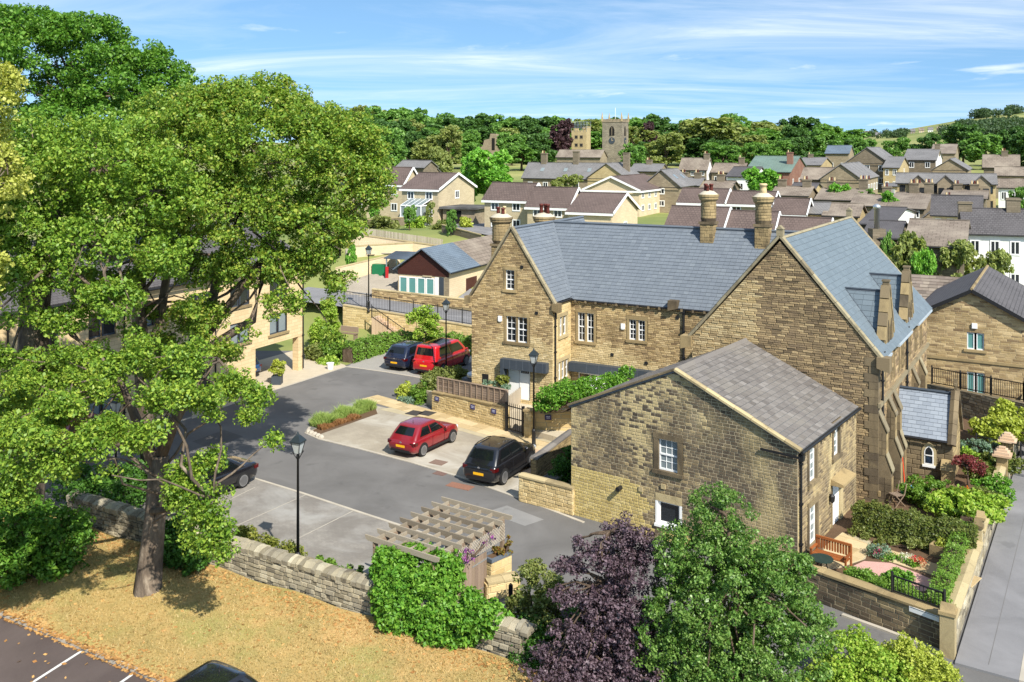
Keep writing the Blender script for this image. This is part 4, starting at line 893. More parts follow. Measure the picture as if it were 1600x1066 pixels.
H('highest of the three stepped buff houses behind the round chimneys', 757, 824, 852, 314, 288, 366, 102, wall='w_buff', roof='r_brown', fascia='white', wins=(2, 2), wr=(0, 1), name='estate_house')
H('middle of the three stepped buff houses behind the round chimneys', 824, 888, 914, 325, 295, 362, 98, wall='w_buff', roof='r_brown', fascia='white', wins=(2, 2), wr=(0, 1), name='estate_house')
H('lowest of the three stepped buff houses, pale gable end facing right', 888, 956, 996, 333, 304, 356, 94, wall='w_pale', roof='r_brown', fascia='white', wins=(2, 1), wr=(1, 1), name='estate_house')
H('long pale house with wide low gable and rows of white doors', 913, 999, 1047, 298, 277, 338, 126, 'y', wall='w_pale', roof='r_brown', fascia='white', wins=(1, 2), wr=(5, 2), name='estate_house')
H('brown roofed terrace house showing left of the first tall chimney', 1061, 1130, 1142, 318, 297, 344, 101, wall='w_buff', roof='r_brown', fascia='white', wins=(2, 2), wr=(0, 1), name='estate_house')
H('brown roofed terrace house seen between the two tall chimneys', 1133, 1205, 1218, 320, 301, 344, 99, wall='w_buff', roof='r_brown', fascia='white', wins=(2, 2), wr=(0, 1), name='estate_house')
H('brown roofed terrace house with buff gable right of the tall chimneys', 1208, 1257, 1269, 336, 312, 356, 96, wall='w_buff', roof='r_brown', fascia='white', wins=(2, 1), wr=(1, 1), name='estate_house')
H('low brown roof just above the blue ridge, left of the first tall chimney', 1043, 1128, 1146, 356, 326, 380, 84, wall='w_buff', roof='r_brown', fascia='white', wins=(2, 1), wr=(0, 1), name='estate_house')
H('low brown roof just above the blue ridge, between the tall chimneys', 1128, 1206, 1218, 366, 333, 385, 82, wall='w_buff', roof='r_brown', fascia='white', wins=(2, 1), wr=(0, 1), name='estate_house')
H('low brown roof just behind the apex of the great gable', 1212, 1290, 1302, 376, 343, 392, 80, wall='w_buff', roof='r_brown', fascia='white', wins=(2, 1), wr=(0, 1), name='estate_house')
H('narrow grey flat-fronted house top above the brown estate roofs, left', 620, 662, 672, 262, 252, 290, 150, wall='w_dark', roof='r_grey', wins=(2, 1), wr=(0, 1))
# old town
H('long grey slate school roof with skylights below the church tower', 817, 938, 956, 280, 256, 298, 165, wall='w_old', roof='r_grey', wins=(5, 1), wr=(0, 1), chim=((.2, .5, 2.2, 2), (.62, .5, 2.6, 0)), skyl=3)
H('gabled school wing with arched window in front of the church tower', 918, 978, 1004, 279, 256, 300, 158, 'y', wall='w_yel', roof='r_grey', wins=(1, 1), wr=(2, 1), chim=((.75, .6, 2.4, 0),))
H('low tan roofed building left of the church tower foot', 870, 938, 946, 246, 235, 262, 215, wall='w_old', roof='r_stone', wins=(5, 1), wr=(0, 1))
H('grey roofed stone house right of the long pale house', 1005, 1062, 1085, 292, 266, 326, 132, 'y', wall='w_old', roof='r_grey', wins=(1, 2), wr=(2, 1), skyl=2)
H('small stone house with white dormers and white gable below the woods', 1062, 1104, 1113, 266, 248, 292, 188, wall='w_old', roof='r_stone', wins=(3, 2), wr=(0, 1), white_gable=True, chim=((.9, .5, 1.4, 2),))
H('low stone-roofed row between white-gabled house and green roof', 1112, 1160, 1172, 270, 256, 288, 186, wall='w_old', roof='r_stone', wins=(3, 1), wr=(0, 1), chim=((.85, .5, 1.6, 1),))
H('small white rendered house behind the bright green tree', 1136, 1178, 1200, 276, 262, 294, 160, wall='w_white', roof='r_dark', wins=(1, 1), wr=(1, 1))
H('red brick hall with green metal roof', 1165, 1234, 1262, 269, 245, 292, 172, 'x', wall='w_red', roof='r_green', wins=(3, 1), wr=(3, 1), chim=((.9, .25, 1.2, 1),))
H('small grey-roofed cottage behind the green metal roof', 1246, 1282, 1300, 258, 247, 275, 205, wall='w_yel', roof='r_grey', wins=(2, 1), wr=(1, 1), chim=((.3, .5, 1.2, 1),))
H('modern blue-roofed gabled house on the skyline of the town', 1290, 1326, 1334, 240, 228, 260, 235, wall='w_old', roof='r_blue', wins=(2, 1), wr=(0, 1))
H('stone schoolhouse with tall white gable window and white vents', 1282, 1346, 1379, 281, 257, 300, 152, 'y', wall='w_old', roof='r_grey', wins=(1, 1), wr=(6, 1), ww=2.6)
H('stone-roofed barn left of the schoolhouse gable', 1252, 1306, 1316, 281, 263, 302, 160, wall='w_dark', roof='r_stone', wins=(0, 1), wr=(0, 1))
H('large grey-roofed stone mill with broad gable above the schoolhouse', 1322, 1388, 1420, 255, 231, 290, 186, 'y', wall='w_dark', roof='r_grey', wins=(3, 2), wr=(3, 2))
H('narrow gabled mill wing with tall windows', 1380, 1404, 1420, 262, 246, 296, 176, 'x', wall='w_yel', roof='r_grey', wins=(2, 2), wr=(1, 2))
H('grey-roofed stone block with white gable end right of the mill', 1412, 1462, 1475, 250, 234, 282, 198, wall='w_dark', roof='r_grey', wins=(2, 2), wr=(0, 1), white_gable=True, chim=((.95, .5, 1.6, 1),))
H('low stone range with broad gable right of the white-ended block', 1457, 1512, 1546, 266, 249, 282, 182, 'y', wall='w_old', roof='r_grey', wins=(1, 1), wr=(3, 1))
def gablets(root, W, D, E, rz):
    for k in (.22, .5, .86):
        x = W*k; hw = W*.085; b = MB(); b.prism([(x-hw, -.5, -2), (x+hw, -.5, -2), (x+hw, -.5, E), (x, -.5, E+1.1), (x-hw, -.5, E)], (0, D*.45, 0)); g_ = b.build('gabled_bay', M['w_old'], root)
        for s in (-1, 1): m_ = MB(); m_.obox((x+s*(hw+.2), -.7, E-.12), (0, D*.45, 0), (-s*(hw+.2), 0, 1.22), (0, 0, .1)); m_.build('bay_roof', M['r_grey'], g_)
        for s in (-.5, .5): window(g_, ((0, -.5, 0), (1, 0, 0), (0, 0, 1), (0, -1, 0)), x+s*hw-.35, E*.48, .7, 1.5, cols=1, rows=1, sill=False, depth=-.01, frame=.08, mat='black')
    for k in (.36, .68):
        x = W*k; b = MB(); b.box((x-1.4, -.9, E*.42), (x+1.4, -.1, E*.42+.12))
        for i in range(9): b.bar((x-1.4+.35*i, -.86, E*.42), (x-1.4+.35*i, -.86, E*.42+1), .04)
        b.bar((x-1.4, -.86, E*.42+1), (x+1.4, -.86, E*.42+1), .06); b.build('balcony', M['iron'], root)
H('long converted stone warehouse with three gables and iron balconies', 1402, 1556, 1586, 288, 273, 330, 128, wall='w_yel', roof='r_grey', wins=(9, 2), wr=(1, 2), extra=gablets, name='warehouse', cat='warehouse', winmat='black', yaw=-24)
H('dark stone-roofed row with blue windows below the schoolhouse', 1275, 1346, 1363, 313, 297, 330, 120, wall='w_dark', roof='r_stone', wins=(3, 1), wr=(0, 1), chim=((.2, .5, 1.5, 3), (.92, .5, 1.8, 4)))
H('stone-roofed cottage with wide roof below the warehouse', 1388, 1444, 1472, 326, 303, 346, 112, wall='w_dark', roof='r_stone', wins=(2, 1), wr=(1, 1), chim=((.5, .5, 1.7, 4), (.95, .5, 1.8, 3)))
H('stone-roofed cottage left of the wide roof below the warehouse', 1330, 1384, 1398, 322, 306, 342, 116, wall='w_dark', roof='r_stone', wins=(2, 1), wr=(0, 1), chim=((.9, .5, 1.5, 2),))
H('dark-roofed house with yellow gable and bay windows, right of centre', 1457, 1532, 1572, 338, 308, 362, 98, 'x', wall='w_pale', roof='r_dark', wins=(4, 1), wr=(0, 1))
H('white house with purple-grey slate roof at the right edge', 1508, 1602, 1650, 367, 329, 420, 80, wall='w_white', roof='r_dark', wins=(3, 2), wr=(0, 1), chim=((.04, .5, 1.0, 0), (.86, .5, 1.4, 0)), yaw=-20)
H('buff house with bay window behind the hall ridge', 1262, 1290, 1300, 334, 318, 356, 97, wall='w_pale', roof='r_grey', wins=(2, 1), wr=(0, 1))
H('pale stone-roofed house behind the hall ridge end', 1288, 1340, 1352, 338, 320, 356, 95, wall='w_yel', roof='r_stone', wins=(4, 1), wr=(0, 1))
H('dark roofed workshop with bright white gable end', 1345, 1392, 1432, 351, 326, 372, 88, 'x', wall='w_dark', roof='r_dark', wins=(0, 1), wr=(0, 1), white_gable=True, yaw=-30)
H('long brown stone-slate roof behind the round shrubs', 1416, 1506, 1514, 386, 347, 410, 74, wall='w_dark', roof='r_stone', wins=(0, 1), wr=(0, 1))
H('low dark shed roof left of the silver flue', 1350, 1402, 1420, 372, 348, 392, 78, wall='w_dark', roof='r_dark', wins=(0, 1), wr=(0, 1))
H('stone row with brown roof at the far right below the trees', 1537, 1592, 1625, 262, 243, 282, 172, wall='w_dark', roof='r_stone', wins=(4, 1), wr=(0, 1), chim=((.6, .5, 1.2, 2),))
H('white terrace at the far right behind the warehouse end', 1560, 1612, 1640, 294, 281, 312, 140, wall='w_white', roof='r_stone', wins=(3, 1), wr=(0, 1))
H('brown-roofed house at the right edge above the white terrace', 1556, 1618, 1640, 275, 262, 292, 160, wall='w_old', roof='r_stone', wins=(3, 1), wr=(0, 1))
H('grey-roofed house glimpsed among the trees on the right', 1455, 1492, 1504, 240, 226, 256, 245, wall='w_old', roof='r_stone', wins=(2, 1), wr=(0, 1))
for i, (xl, xr, y, Y) in enumerate(((1408, 1420, 207, 900), (1422, 1434, 205.5, 915), (1436, 1448, 204, 930), (1450, 1462, 203, 945), (1464, 1480, 202, 960), (1512, 1526, 199, 950), (1540, 1554, 197, 940), (1557, 1570, 192, 980), (1574, 1588, 195, 930), (1585, 1600, 189, 1000), (1350, 1362, 209, 800), (1368, 1380, 211, 780), (1500, 1513, 206, 850), (1530, 1545, 204, 860))):
    Y = terr_Y(xr-4, y+3) or Y
    H('tiny pale house on the far hillside at the right', xl, xr-4, xr, y, y-4, y+5, Y, wall=('w_white', 'w_old', 'w_pale')[i % 3], roof=('r_stone', 'r_grey')[i % 2], wins=(2, 1), wr=(0, 1), yaw=-20, group='far hillside houses')
H('grey-roofed cottage row below the white-gabled house', 1050, 1092, 1106, 290, 279, 305, 150, wall='w_old', roof='r_grey', wins=(4, 1), wr=(0, 1), chim=((.3, .5, 1.3, 2), (.8, .5, 1.3, 2)))
H('stone-roofed cottage pair behind the first tall chimney', 1096, 1140, 1156, 296, 284, 312, 136, wall='w_dark', roof='r_stone', wins=(3, 1), wr=(0, 1), chim=((.5, .5, 1.4, 3),))
H('brown stone terrace below the red brick hall', 1206, 1262, 1276, 306, 293, 322, 124, wall='w_old', roof='r_stone', wins=(4, 1), wr=(0, 1), chim=((.15, .5, 1.4, 2), (.85, .5, 1.4, 2)))
H('slate-roofed house pair behind the school roof', 985, 1030, 1044, 268, 257, 282, 178, wall='w_old', roof='r_grey', wins=(3, 1), wr=(0, 1), chim=((.5, .5, 1.2, 2),))
H('low grey roof left of the stone-roofed row of the town', 1236, 1272, 1284, 296, 287, 308, 142, wall='w_yel', roof='r_dark', wins=(2, 1), wr=(0, 1))
H('small gabled house tucked under the warehouse gables', 1440, 1480, 1500, 345, 327, 360, 104, 'y', wall='w_old', roof='r_grey', wins=(1, 1), wr=(1, 1), chim=((.8, .7, 1.3, 2),))
H('brown stone row at the foot of the warehouse', 1470, 1540, 1556, 310, 299, 322, 118, wall='w_dark', roof='r_stone', wins=(4, 1), wr=(0, 1), chim=((.3, .5, 1.3, 2), (.7, .5, 1.3, 3)))
H('grey-roofed house pair above the conservatory roof', 640, 668, 676, 270, 259, 285, 165, wall='w_old', roof='r_grey', wins=(2, 1), wr=(0, 1))
H('flat-roofed pale extension right of the schoolhouse', 1380, 1412, 1420, 291, 288, 300, 148, wall='w_pale', roof='r_grey', wins=(3, 1), wr=(0, 1))
# silver flue standing on the shed
fl = thing('metal_flue', P(1370, 372, 79), 0, 'shiny silver flue pipe above the dark shed roof', 'flue')
b = MB(); b.box((-.55, -.55, -2), (.55, .55, .8)); b.build('flue_base', M['w_dark'], fl)
b = MB(); b.lathe((0, 0, .8), [(.22, 0), (.22, 1.7), (.32, 1.72), (.32, 1.95), (.1, 2.1)], 12); M['steel'] = plain('brushed_steel', (.55, .57, .58), .35, .05, 3, 0, metal=.8); b.build('flue_pipe', M['steel'], fl, True)

# church tower
ty = 300; c = P(940, 262, ty); A_, B_ = R(-30), 0
tw = thing('church_tower', P(941, 262, ty), R(-26), 'weathered square church tower with pinnacles and round clock face', 'church tower')
W = 6.6; zt = zat(190, ty)-tw.location.z
b = MB(); b.box((0, 0, -5), (W, W, zt)); b.build('wall', brickmat('tower_stone', hx('7d7566'), hx('968c78'), hx('5f584c'), .8, .35, var=.6), tw)
b = MB()
for f in range(4):
    for i in range(5):
        t = i/5*W; q = [((t, -.12, zt), (t+.75, .3, zt+.8)), ((W-.3, t, zt), (W+.12, t+.75, zt+.8)), ((t, W-.3, zt), (t+.75, W+.12, zt+.8)), ((-.12, t, zt), (.3, t+.75, zt+.8))][f]; b.box(*q)
b.box((-.15, -.15, zt-.3), (W+.15, W+.15, zt)); b.build('battlement', M['w_old'], tw)
for x_, y_ in ((0, 0), (W, 0), (W, W), (0, W)): b = MB(); b.box((x_-.25, y_-.25, zt), (x_+.25, y_+.25, zt+1.4)); b.lathe((x_, y_, zt+1.4), [(.3, 0), (.05, 1.6)], 6); b.build('pinnacle', M['w_yel'], tw)
for f, w0 in (('front', W), ('right', W)):
    fr = face_frame(f, 0, W, 0, W); o, u, v, n = [Vector(q) for q in fr]
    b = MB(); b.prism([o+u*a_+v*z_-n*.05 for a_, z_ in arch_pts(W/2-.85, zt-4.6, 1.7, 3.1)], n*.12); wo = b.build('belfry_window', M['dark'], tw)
    b = MB(); fbox(b, fr, W/2-.08, W/2+.08, zt-4.6, zt-1.8, .07, .12); b.build('mullion', M['w_old'], wo)
    b = MB(); b.lathe((0, 0, 0), [(1.05, 0), (1.05, .12)], 16); ck = b.build('clock_face', M['zinc'], tw); ck.matrix_basis = Matrix.Translation(o+u*W/2+v*(zt-6.2)) @ Vector((0, 0, 1)).rotation_difference(n).to_matrix().to_4x4()
    b = MB(); b.box((-.06, 0, .12), (.06, .8, .15)); b.box((0, -.06, .12), (.5, .06, .15)); b.build('clock_hands', M['pot_c'], ck)
b = MB(); b.bar((W/2, W/2, zt), (W/2, W/2, zt+4.5), .12); b.build('flagpole', M['white'], tw)
# castle gatehouse under scaffolding and the ruin beside it
ga = thing('castle_gatehouse', P(893, 246, 330), R(-24), 'tall castle gatehouse with scaffolding on top and blue sheeting', 'castle'); W, D, Hh = 5.6, 4.5, zat(204, 330)-zat(246, 330)
b = MB(); b.box((0, 0, -5), (W, D, Hh)); b.box((W*.7, .5, Hh), (W, D, Hh+1.4)); b.box((0, D*.5, Hh), (W*.2, D, Hh+.8)); b.build('wall', M['w_yel'], ga)
for j in range(3):
    for i in range(2): window(ga, face_frame('front', 0, W, 0, D), 1.2+1.9*i, Hh*.3*j+.8, 1.2, 1.3, cols=2, rows=1, surround=None, sill=False, depth=-.01, frame=.12, mat='w_old')
b = MB()
for i in range(6):
    for k in range(2): b.bar((i*W/5, k*D, Hh-.5), (i*W/5, k*D, Hh+3.2), .1)
for z_ in (1, 2, 3): b.bar((0, 0, Hh+z_), (W, 0, Hh+z_), .1); b.bar((W, 0, Hh+z_), (W, D, Hh+z_), .1)
b.build('scaffolding', M['steel'], ga)
b = MB(); b.box((W*.35, -.4, .5), (W*.85, -.1, 2.2)); b.build('blue_sheeting', plain('blue_tarpaulin', hx('1f5fb0'), .5, .2, 2), ga)
ru = thing('castle_ruin', P(748, 246, 330), R(-24), 'broken castle wall among the trees with a tall window gap', 'ruin'); b = MB()
pr = [(0, -5), (9.4, -5), (9.4, 5), (8.2, 6.5), (7.5, 5.2), (6.8, 8.2), (4.6, 8.4), (4.2, 6.6), (2.2, 6.2), (1.6, 4.2), (0, 3.6)]
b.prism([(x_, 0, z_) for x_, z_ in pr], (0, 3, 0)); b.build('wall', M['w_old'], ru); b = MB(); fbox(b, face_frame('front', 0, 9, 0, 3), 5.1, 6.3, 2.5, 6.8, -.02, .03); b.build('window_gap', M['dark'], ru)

# nursery with dark timber gable
M['timber'] = plain('dark_red_timber', hx('45261f'), .7, .3, 2)
ns_Y = 78; NX = (702-800)/F*ns_Y; a = R(-25); nA = Vector((math.cos(a), math.sin(a), 0)); rl = (622-800)/F
NW = (NX-rl*ns_Y)/(nA.x-rl*nA.y); nz = zat(478, ns_Y)
nu = thing('nursery_building', (NX-nA.x*NW, ns_Y-nA.y*NW, nz), a, 'single-storey nursery with dark timber gable and a strip of teal windows', 'building')
NE, NR, ND = zat(424, ns_Y)-nz, zat(389, ns_Y+1.2)-nz, 14
b = MB(); b.box((0, 0, -1), (NW, ND, NE)); b.prism([(0, 0, NE), (NW, 0, NE), (NW/2, 0, NR-.1)], (0, ND, 0)); b.build('wall', M['w_pale'], nu)
z = NE*.83; k = 0
while z < NR-.25:                                  # timber boards of the gable
    t = max(0.0, (z+.1-NE)/(NR-NE)); b = MB(); b.box((NW*.5*t+.02, -.06-.004*(k % 2), z), (NW*(1-.5*t)-.02, -.0, z+.155)); b.build('board', M['timber'], nu); z += .165; k += 1
b = MB(); b.box((NW*.5-.0, -.13, NE*.8), (NW*.5+.9, -.07, NE*.8+.1)); b.build('sign_strip', M['w_buff'], nu)
f = face_frame('front', 0, NW, 0, ND)
for i in range(4): window(nu, f, .15+i*NW*.175, .75, NW*.165, NE*.8-.85, cols=1, rows=1, surround=None, sill=False, depth=-.01, frame=.1, glass='glass_t')
b = MB(); fbox(b, f, NW*.73, NW*.80, 0, NE*.8, 0, .06); b.build('door', M['white'], nu)
b = MB(); fbox(b, f, NW*.81, NW*.90, .1, NE*.8, 0, .05); b.build('dark_panel', M['zinc'], nu)
b = MB(); fbox(b, f, NW*.92, NW, -.5, NE-.05, 0, .05); b.build('stone_pier', M['w_old'], nu)
b = MB(); fbox(b, f, .05, NW*.72, -.5, .7, 0, .08); b.build('stone_plinth', M['w_old'], nu)
for s, rm in (('L', 'r_blue'), ('R', 'r_blue')):
    fr, ul, sl = slope_fr(s, -.3, NW+.3, -.35, ND, NE-.15, NR); o, u, v, n = [Vector(q) for q in fr]
    b = MB(); k0, k1 = (0, 5.5) if s == 'R' else (ul-5.5, ul)
    b.prism([o+u*p_+v*q_ for p_, q_ in ((k0, 0), (k1, 0), (k1, sl), (k0, sl))], n*.1); uv_roof(b.build('roof', M['r_blue'], nu))
    b = MB(); k0, k1 = (5.5, ul) if s == 'R' else (0, ul-5.5)
    b.prism([o+u*p_+v*q_ for p_, q_ in ((k0, 0), (k1, 0), (k1, sl), (k0, sl))], n*.1); uv_roof(b.build('roof', M['r_stone'], nu))
b = MB(); b.box((NW, 3, -.5), (NW+.04, 5, 1.9)); b.build('side_door', M['timber'], nu); gutter(nu, (NW+.35, -.3, NE-.15), (NW+.35, ND, NE-.15))

# flats on the left behind the sycamores
fa = R(-25.6); fA = Vector((math.cos(fa), math.sin(fa), 0)); fB = Vector((-fA.y, fA.x, 0)); FC = Vector((-14.1, 62.7, 0)); FL, FWd = 26.0, 10.0
fo = FC-fB*FL-fA*FWd
fl_ = thing('apartment_block', (fo.x, fo.y, 0), fa, 'three-storey cream stone flats seen through the sycamore branches', 'apartment block')
FE, FR = 7.35, 9.9; f = face_frame('right', 0, FWd, 0, FL)
UC = FL-5.2                                         # open parking bay under the far end
wins = []
for y_ in (2, 5.4, 8.8, 12.2, 15.6, 19, 22.6): wins += [(y_, 5.2, 1.7, 1.3), (y_, 2.9, 1.7, 1.3)]+([(y_, .5, 1.7, 1.5)] if y_ < UC-2 else [])
b = MB(); sheet(b, f, [(0, 0), (UC, 0), (UC, FE), (0, FE)], [(a_, b_, a_+c_, b_+d_) for a_, b_, c_, d_ in wins if a_ < UC]); sheet(b, f, [(UC, 2.45), (FL, 2.45), (FL, FE), (UC, FE)], [(a_, b_, a_+c_, b_+d_) for a_, b_, c_, d_ in wins if a_ > UC])
b.box((0, 0, 0), (FWd-.3, UC-.01, FE-.01)); b.box((0, UC-.2, 2.5), (FWd-.3, FL, FE-.01)); b.face([(0, FL, 0), (FWd, FL, 2.45), (FWd, FL, FE), (0, FL, FE)]); b.face([(FWd, UC, 0), (FWd-.3, UC, 0), (FWd-.3, UC, 2.45), (FWd, UC, 2.45)])
b.box((0, UC, 2.3), (FWd, FL, 2.449)); b.build('wall', M['w_flat'], fl_)
for y_ in (FL-.5, FL-5.2): b = MB(); b.box((FWd-.5, y_, 0), (FWd-.02, y_+.48, 2.3)); b.build('column', M['w_flat'], fl_)
b = MB(); b.box((FWd-7, UC, 0), (FWd-6.8, FL, 2.3)); b.build('parking_back_wall', M['w_old'], fl_)
for a_, b_, c_, d_ in wins: window(fl_, f, a_, b_, c_, d_, cols=1, rows=1, lights=2, surround=None, sill=True, depth=.12, frame=.06, mat='zinc', glass='glass_l' if (int(a_*10)+int(b_*10)) % 3 == 0 else 'glass', casement=True)
for y_ in (4.3, 11, 17.7, FL-.1): pipe(fl_, FWd+.07, y_, .1, FE-.2)
for s in 'LR':
    fr, ul, sl = slope_fr(s, -.35, FWd+.35, -.3, FL+.3, FE-.05, FR); o, u, v, n = [Vector(q) for q in fr]; b = MB(); b.prism([o+u*p_+v*q_ for p_, q_ in ((0, 0), (ul, 0), (ul, sl), (0, sl))], n*.1); uv_roof(b.build('roof', M['r_dark'], fl_))
gutter(fl_, (FWd+.42, -.3, FE-.08), (FWd+.42, FL+.3, FE-.08), .07)
b = MB(); b.prism([(0, FL, FE), (FWd, FL, FE), (FWd/2, FL, FR-.1)], (0, -.2, 0)); b.build('gable', M['w_flat'], fl_)

# yellow stone house at the right edge, beyond the hall
rh_ = thing('gabled_house', (24.3, 55.2, .4), R(-31), 'yellow stone gabled house with two blue-framed windows at right edge', 'house'); RW, RD, RE, RR_ = 5.5, 12, 4.75, 6.3
f = face_frame('front', 0, RW, 0, RD); q1 = rect_px(rh_, f, 1511, 510, 1537, 536); q2 = rect_px(rh_, f, 1511, 572, 1538, 605); rng = random.Random(41)
rh_b = [(q_[0]-.02, q_[1]-.02, q_[0]+q_[2]+.02, q_[1]+q_[3]+.02) for q_ in ((q1[0], q1[1]-.4, q1[2], q1[3]), (q2[0], q2[1]-.4, q2[2], q2[3]))]
vv = [q1[1]-.4, q2[1]-.4]
stone_wall(rh_, f, [(-.0, -.6), (RW, -.6), (RW, RE), (RW/2, RR_-.1), (0, RE)], rh_b, 'main', 'mortar_w', (.09, .15), (.3, .6), 0, rng, thick=(.004, .015), gap=.01)
for q_, v_ in ((q1, vv[0]), (q2, vv[1])): window(rh_, f, q_[0], v_, q_[2], q_[3], cols=1, rows=1, lights=2, surround=None, sill=True, depth=.1, frame=.05, mat='white', glass='glass_t', casement=True)
b = MB(); fbox(b, f, 0, RW, (vv[0]+vv[1]+q2[3])/2-.06, (vv[0]+vv[1]+q2[3])/2+.1, 0, .07); b.build('string_course', M['dress'], rh_)
b = MB(); b.box((0, .2, -.6), (RW, RD, RE-.05)); b.build('rear_wall', M['w_yel'], rh_)
for s in 'LR':
    fr, ul, sl = slope_fr(s, -.3, RW+.3, -.25, RD, RE-.1, RR_); o, u, v, n = [Vector(q) for q in fr]; b = MB(); b.prism([o+u*p_+v*q_ for p_, q_ in ((0, 0), (ul, 0), (ul, sl), (0, sl))], n*.1); uv_roof(b.build('roof', M['r_dark'], rh_))
m_ = MB(); m_.bar((-.3, -.28, RE-.1), (RW/2, -.28, RR_), .06, .2); m_.bar((RW+.3, -.28, RE-.1), (RW/2, -.28, RR_), .06, .2); m_.build('bargeboard', M['black'], rh_)
m_ = MB(); m_.tube([(RW/2, -.25, RR_+.1), (RW/2, RD, RR_+.1)], .09, 6); m_.build('ridge_tile', M['dress'], rh_)
u, v = hit(rh_, f, 1523, 497); b = MB(); fbox(b, f, u-.14, u+.14, v-.6, v-.3, 0, .1); b.build('alarm_box', M['white'], rh_)
sr = thing('slate_roofed_range', (20.5, 66.5, .5), R(-28), 'low range with weathered stone-slate roof between hall and yellow house', 'house')
b = MB(); b.box((0, 0, -.5), (13, 7, 2.9)); b.build('wall', M['w_dark'], sr)
for s in 'FB':
    fr, ul, sl = slope_fr(s, -.2, 13.2, -.2, 7.2, 2.8, 5.35); o, u, v, n = [Vector(q) for q in fr]; b = MB(); b.prism([o+u*p_+v*q_ for p_, q_ in ((0, 0), (ul, 0), (ul, sl), (0, sl))], n*.1); ro = b.build('roof', M['r_stone'], sr); uv_roof(ro)
    if s == 'F': lay(ro, 'slate', fr, courses([(0, 0), (ul, 0), (ul, sl), (0, sl)], [], (.3, .34), (.4, .62), .012, random.Random(4)), M['slate_s'], 'slate', (.02, .04), 0, lift=.1)
# ================================================================== walls, gates, railings
def wall_run(name, label, p0, p1, h0, h1, th, stone, mortar, ch, ln, cop='slab', limit=120, z=0.0, thick=(.01, .04), seed=1, copm='coping', ncop=None, group=None, back=False):
    p0, p1 = Vector(p0), Vector(p1); L = (p1-p0).length; a = math.atan2(p1.y-p0.y, p1.x-p0.x); rng = random.Random(seed)
    root = thing(name, (p0.x, p0.y, z), a, label, 'wall', group)
    b = MB(); b.prism([(0, 0, -.2), (L, 0, -.2), (L, 0, h1), (0, 0, h0)], (0, th, 0)); core = b.build('core', M[mortar], root)
    pl = [(0, 0), (L, 0), (L, h1), (0, h0)]
    fr = ((0, 0, 0), (1, 0, 0), (0, 0, 1), (0, -1, 0)); lay(core, 'stone', fr, courses(pl, [], ch, ln, .016, rng), M[stone], 'stone', thick, limit, rng, jit=.006)
    lay(core, 'stone', ((L, 0, 0), (0, 1, 0), (0, 0, 1), (1, 0, 0)), courses([(0, 0), (th, 0), (th, h1), (0, h1)], [], ch, ln, .016, rng), M[stone], 'stone', thick, 20, rng)
    lay(core, 'stone', ((0, th, 0), (0, -1, 0), (0, 0, 1), (-1, 0, 0)), courses([(0, 0), (th, 0), (th, h0), (0, h0)], [], ch, ln, .016, rng), M[stone], 'stone', thick, 20, rng)
    if back: lay(core, 'stone', ((L, th, 0), (-1, 0, 0), (0, 0, 1), (0, 1, 0)), courses([(0, 0), (L, 0), (L, h0), (0, h1)], [], ch, ln, .016, rng), M[stone], 'stone', thick, 0, rng)
    if cop == 'slab':
        n = ncop or max(2, int(L/.9)); cu = [i/n for i in range(n+1)]
        for t0, t1 in zip(cu, cu[1:]):
            m = MB(); z0, z1 = h0+(h1-h0)*t0, h0+(h1-h0)*t1; e = .05+rng.uniform(-.01, .01)
            m.prism([(L*t0+.004, -e, z0), (L*t0+.004, th+e, z0), (L*t0+.004, th+e, z0+.07), (L*t0+.004, th/2, z0+.12), (L*t0+.004, -e, z0+.07)], (L*(t1-t0)-.008, 0, z1-z0)); m.build('coping_stone', M[copm], root)
    elif cop == 'upright':
        x = 0
        while x < L:                               # rounded stones set on edge
            w = rng.uniform(.15, .27); hh = rng.uniform(.2, .3); t = x/L; z0 = h0+(h1-h0)*t-.02; e = rng.uniform(.0, .05); k = MB()
            pts = [(x, -.05-e, z0), (x, -.06-e, z0+hh*.55), (x, th*.22, z0+hh*.95), (x, th*.7, z0+hh), (x, th+.05, z0+hh*.6), (x, th+.04, z0)]
            k.prism([(a_+rng.uniform(-.012, .012), b_, c_+rng.uniform(-.02, .02)) for a_, b_, c_ in pts], (w-.014, 0, rng.uniform(-.02, .02))); k.build('coping_stone', M[stone], root); x += w
    return root, L
dw, L = wall_run('dry_stone_wall', 'long dry-stone wall with rounded coping between parched lawn and grey bays', (*wf(0, 0)[:2], 0), (*wf(20.5, 0)[:2], 0), 1.15, 1.15, .45, 'dry', 'mortar_d', (.08, .17), (.13, .42), 'upright', 300, thick=(.02, .09), seed=7)
pw0, pw1 = G(675, 641), G(790, 673)
M['plaque'] = plain('violet_enamel', hx('3c3a66'), .4, .1, 3, 0); M['plaque_i'] = plain('pale_lettering', hx('b9bdd2'), .5, .2, 30, 0)
gw, L = wall_run('garden_wall', 'low yellow stone wall with three violet plaques below the timber fence', pw0, pw1, 1.0, 1.2, .3, 'cream', 'mortar_w', (.1, .16), (.2, .45), 'slab', 120, thick=(.01, .03), seed=3, copm='dress')
def plaque(root, fr, px, py, label):
    u, v = hit(root, fr, px, py); p_ = Matrix.Translation(root.location) @ Matrix.Rotation(root.rotation_euler.z, 4, 'Z') @ (Vector(fr[0])+Vector(fr[1])*u+Vector((0, 0, v))-Vector((0, .045, 0)))
    t = thing('plaque', p_, root.rotation_euler.z, label, 'plaque', 'violet wall plaques')
    b = MB(); b.box((-.17, -.02, -.13), (.17, 0, .13)); b.build('plate', M['plaque'], t)
    for k, w in ((.04, .1), (-.03, .08)): b = MB(); b.box((-w, -.024, k-.015), (w, -.021, k+.02)); b.build('lettering', M['plaque_i'], t)
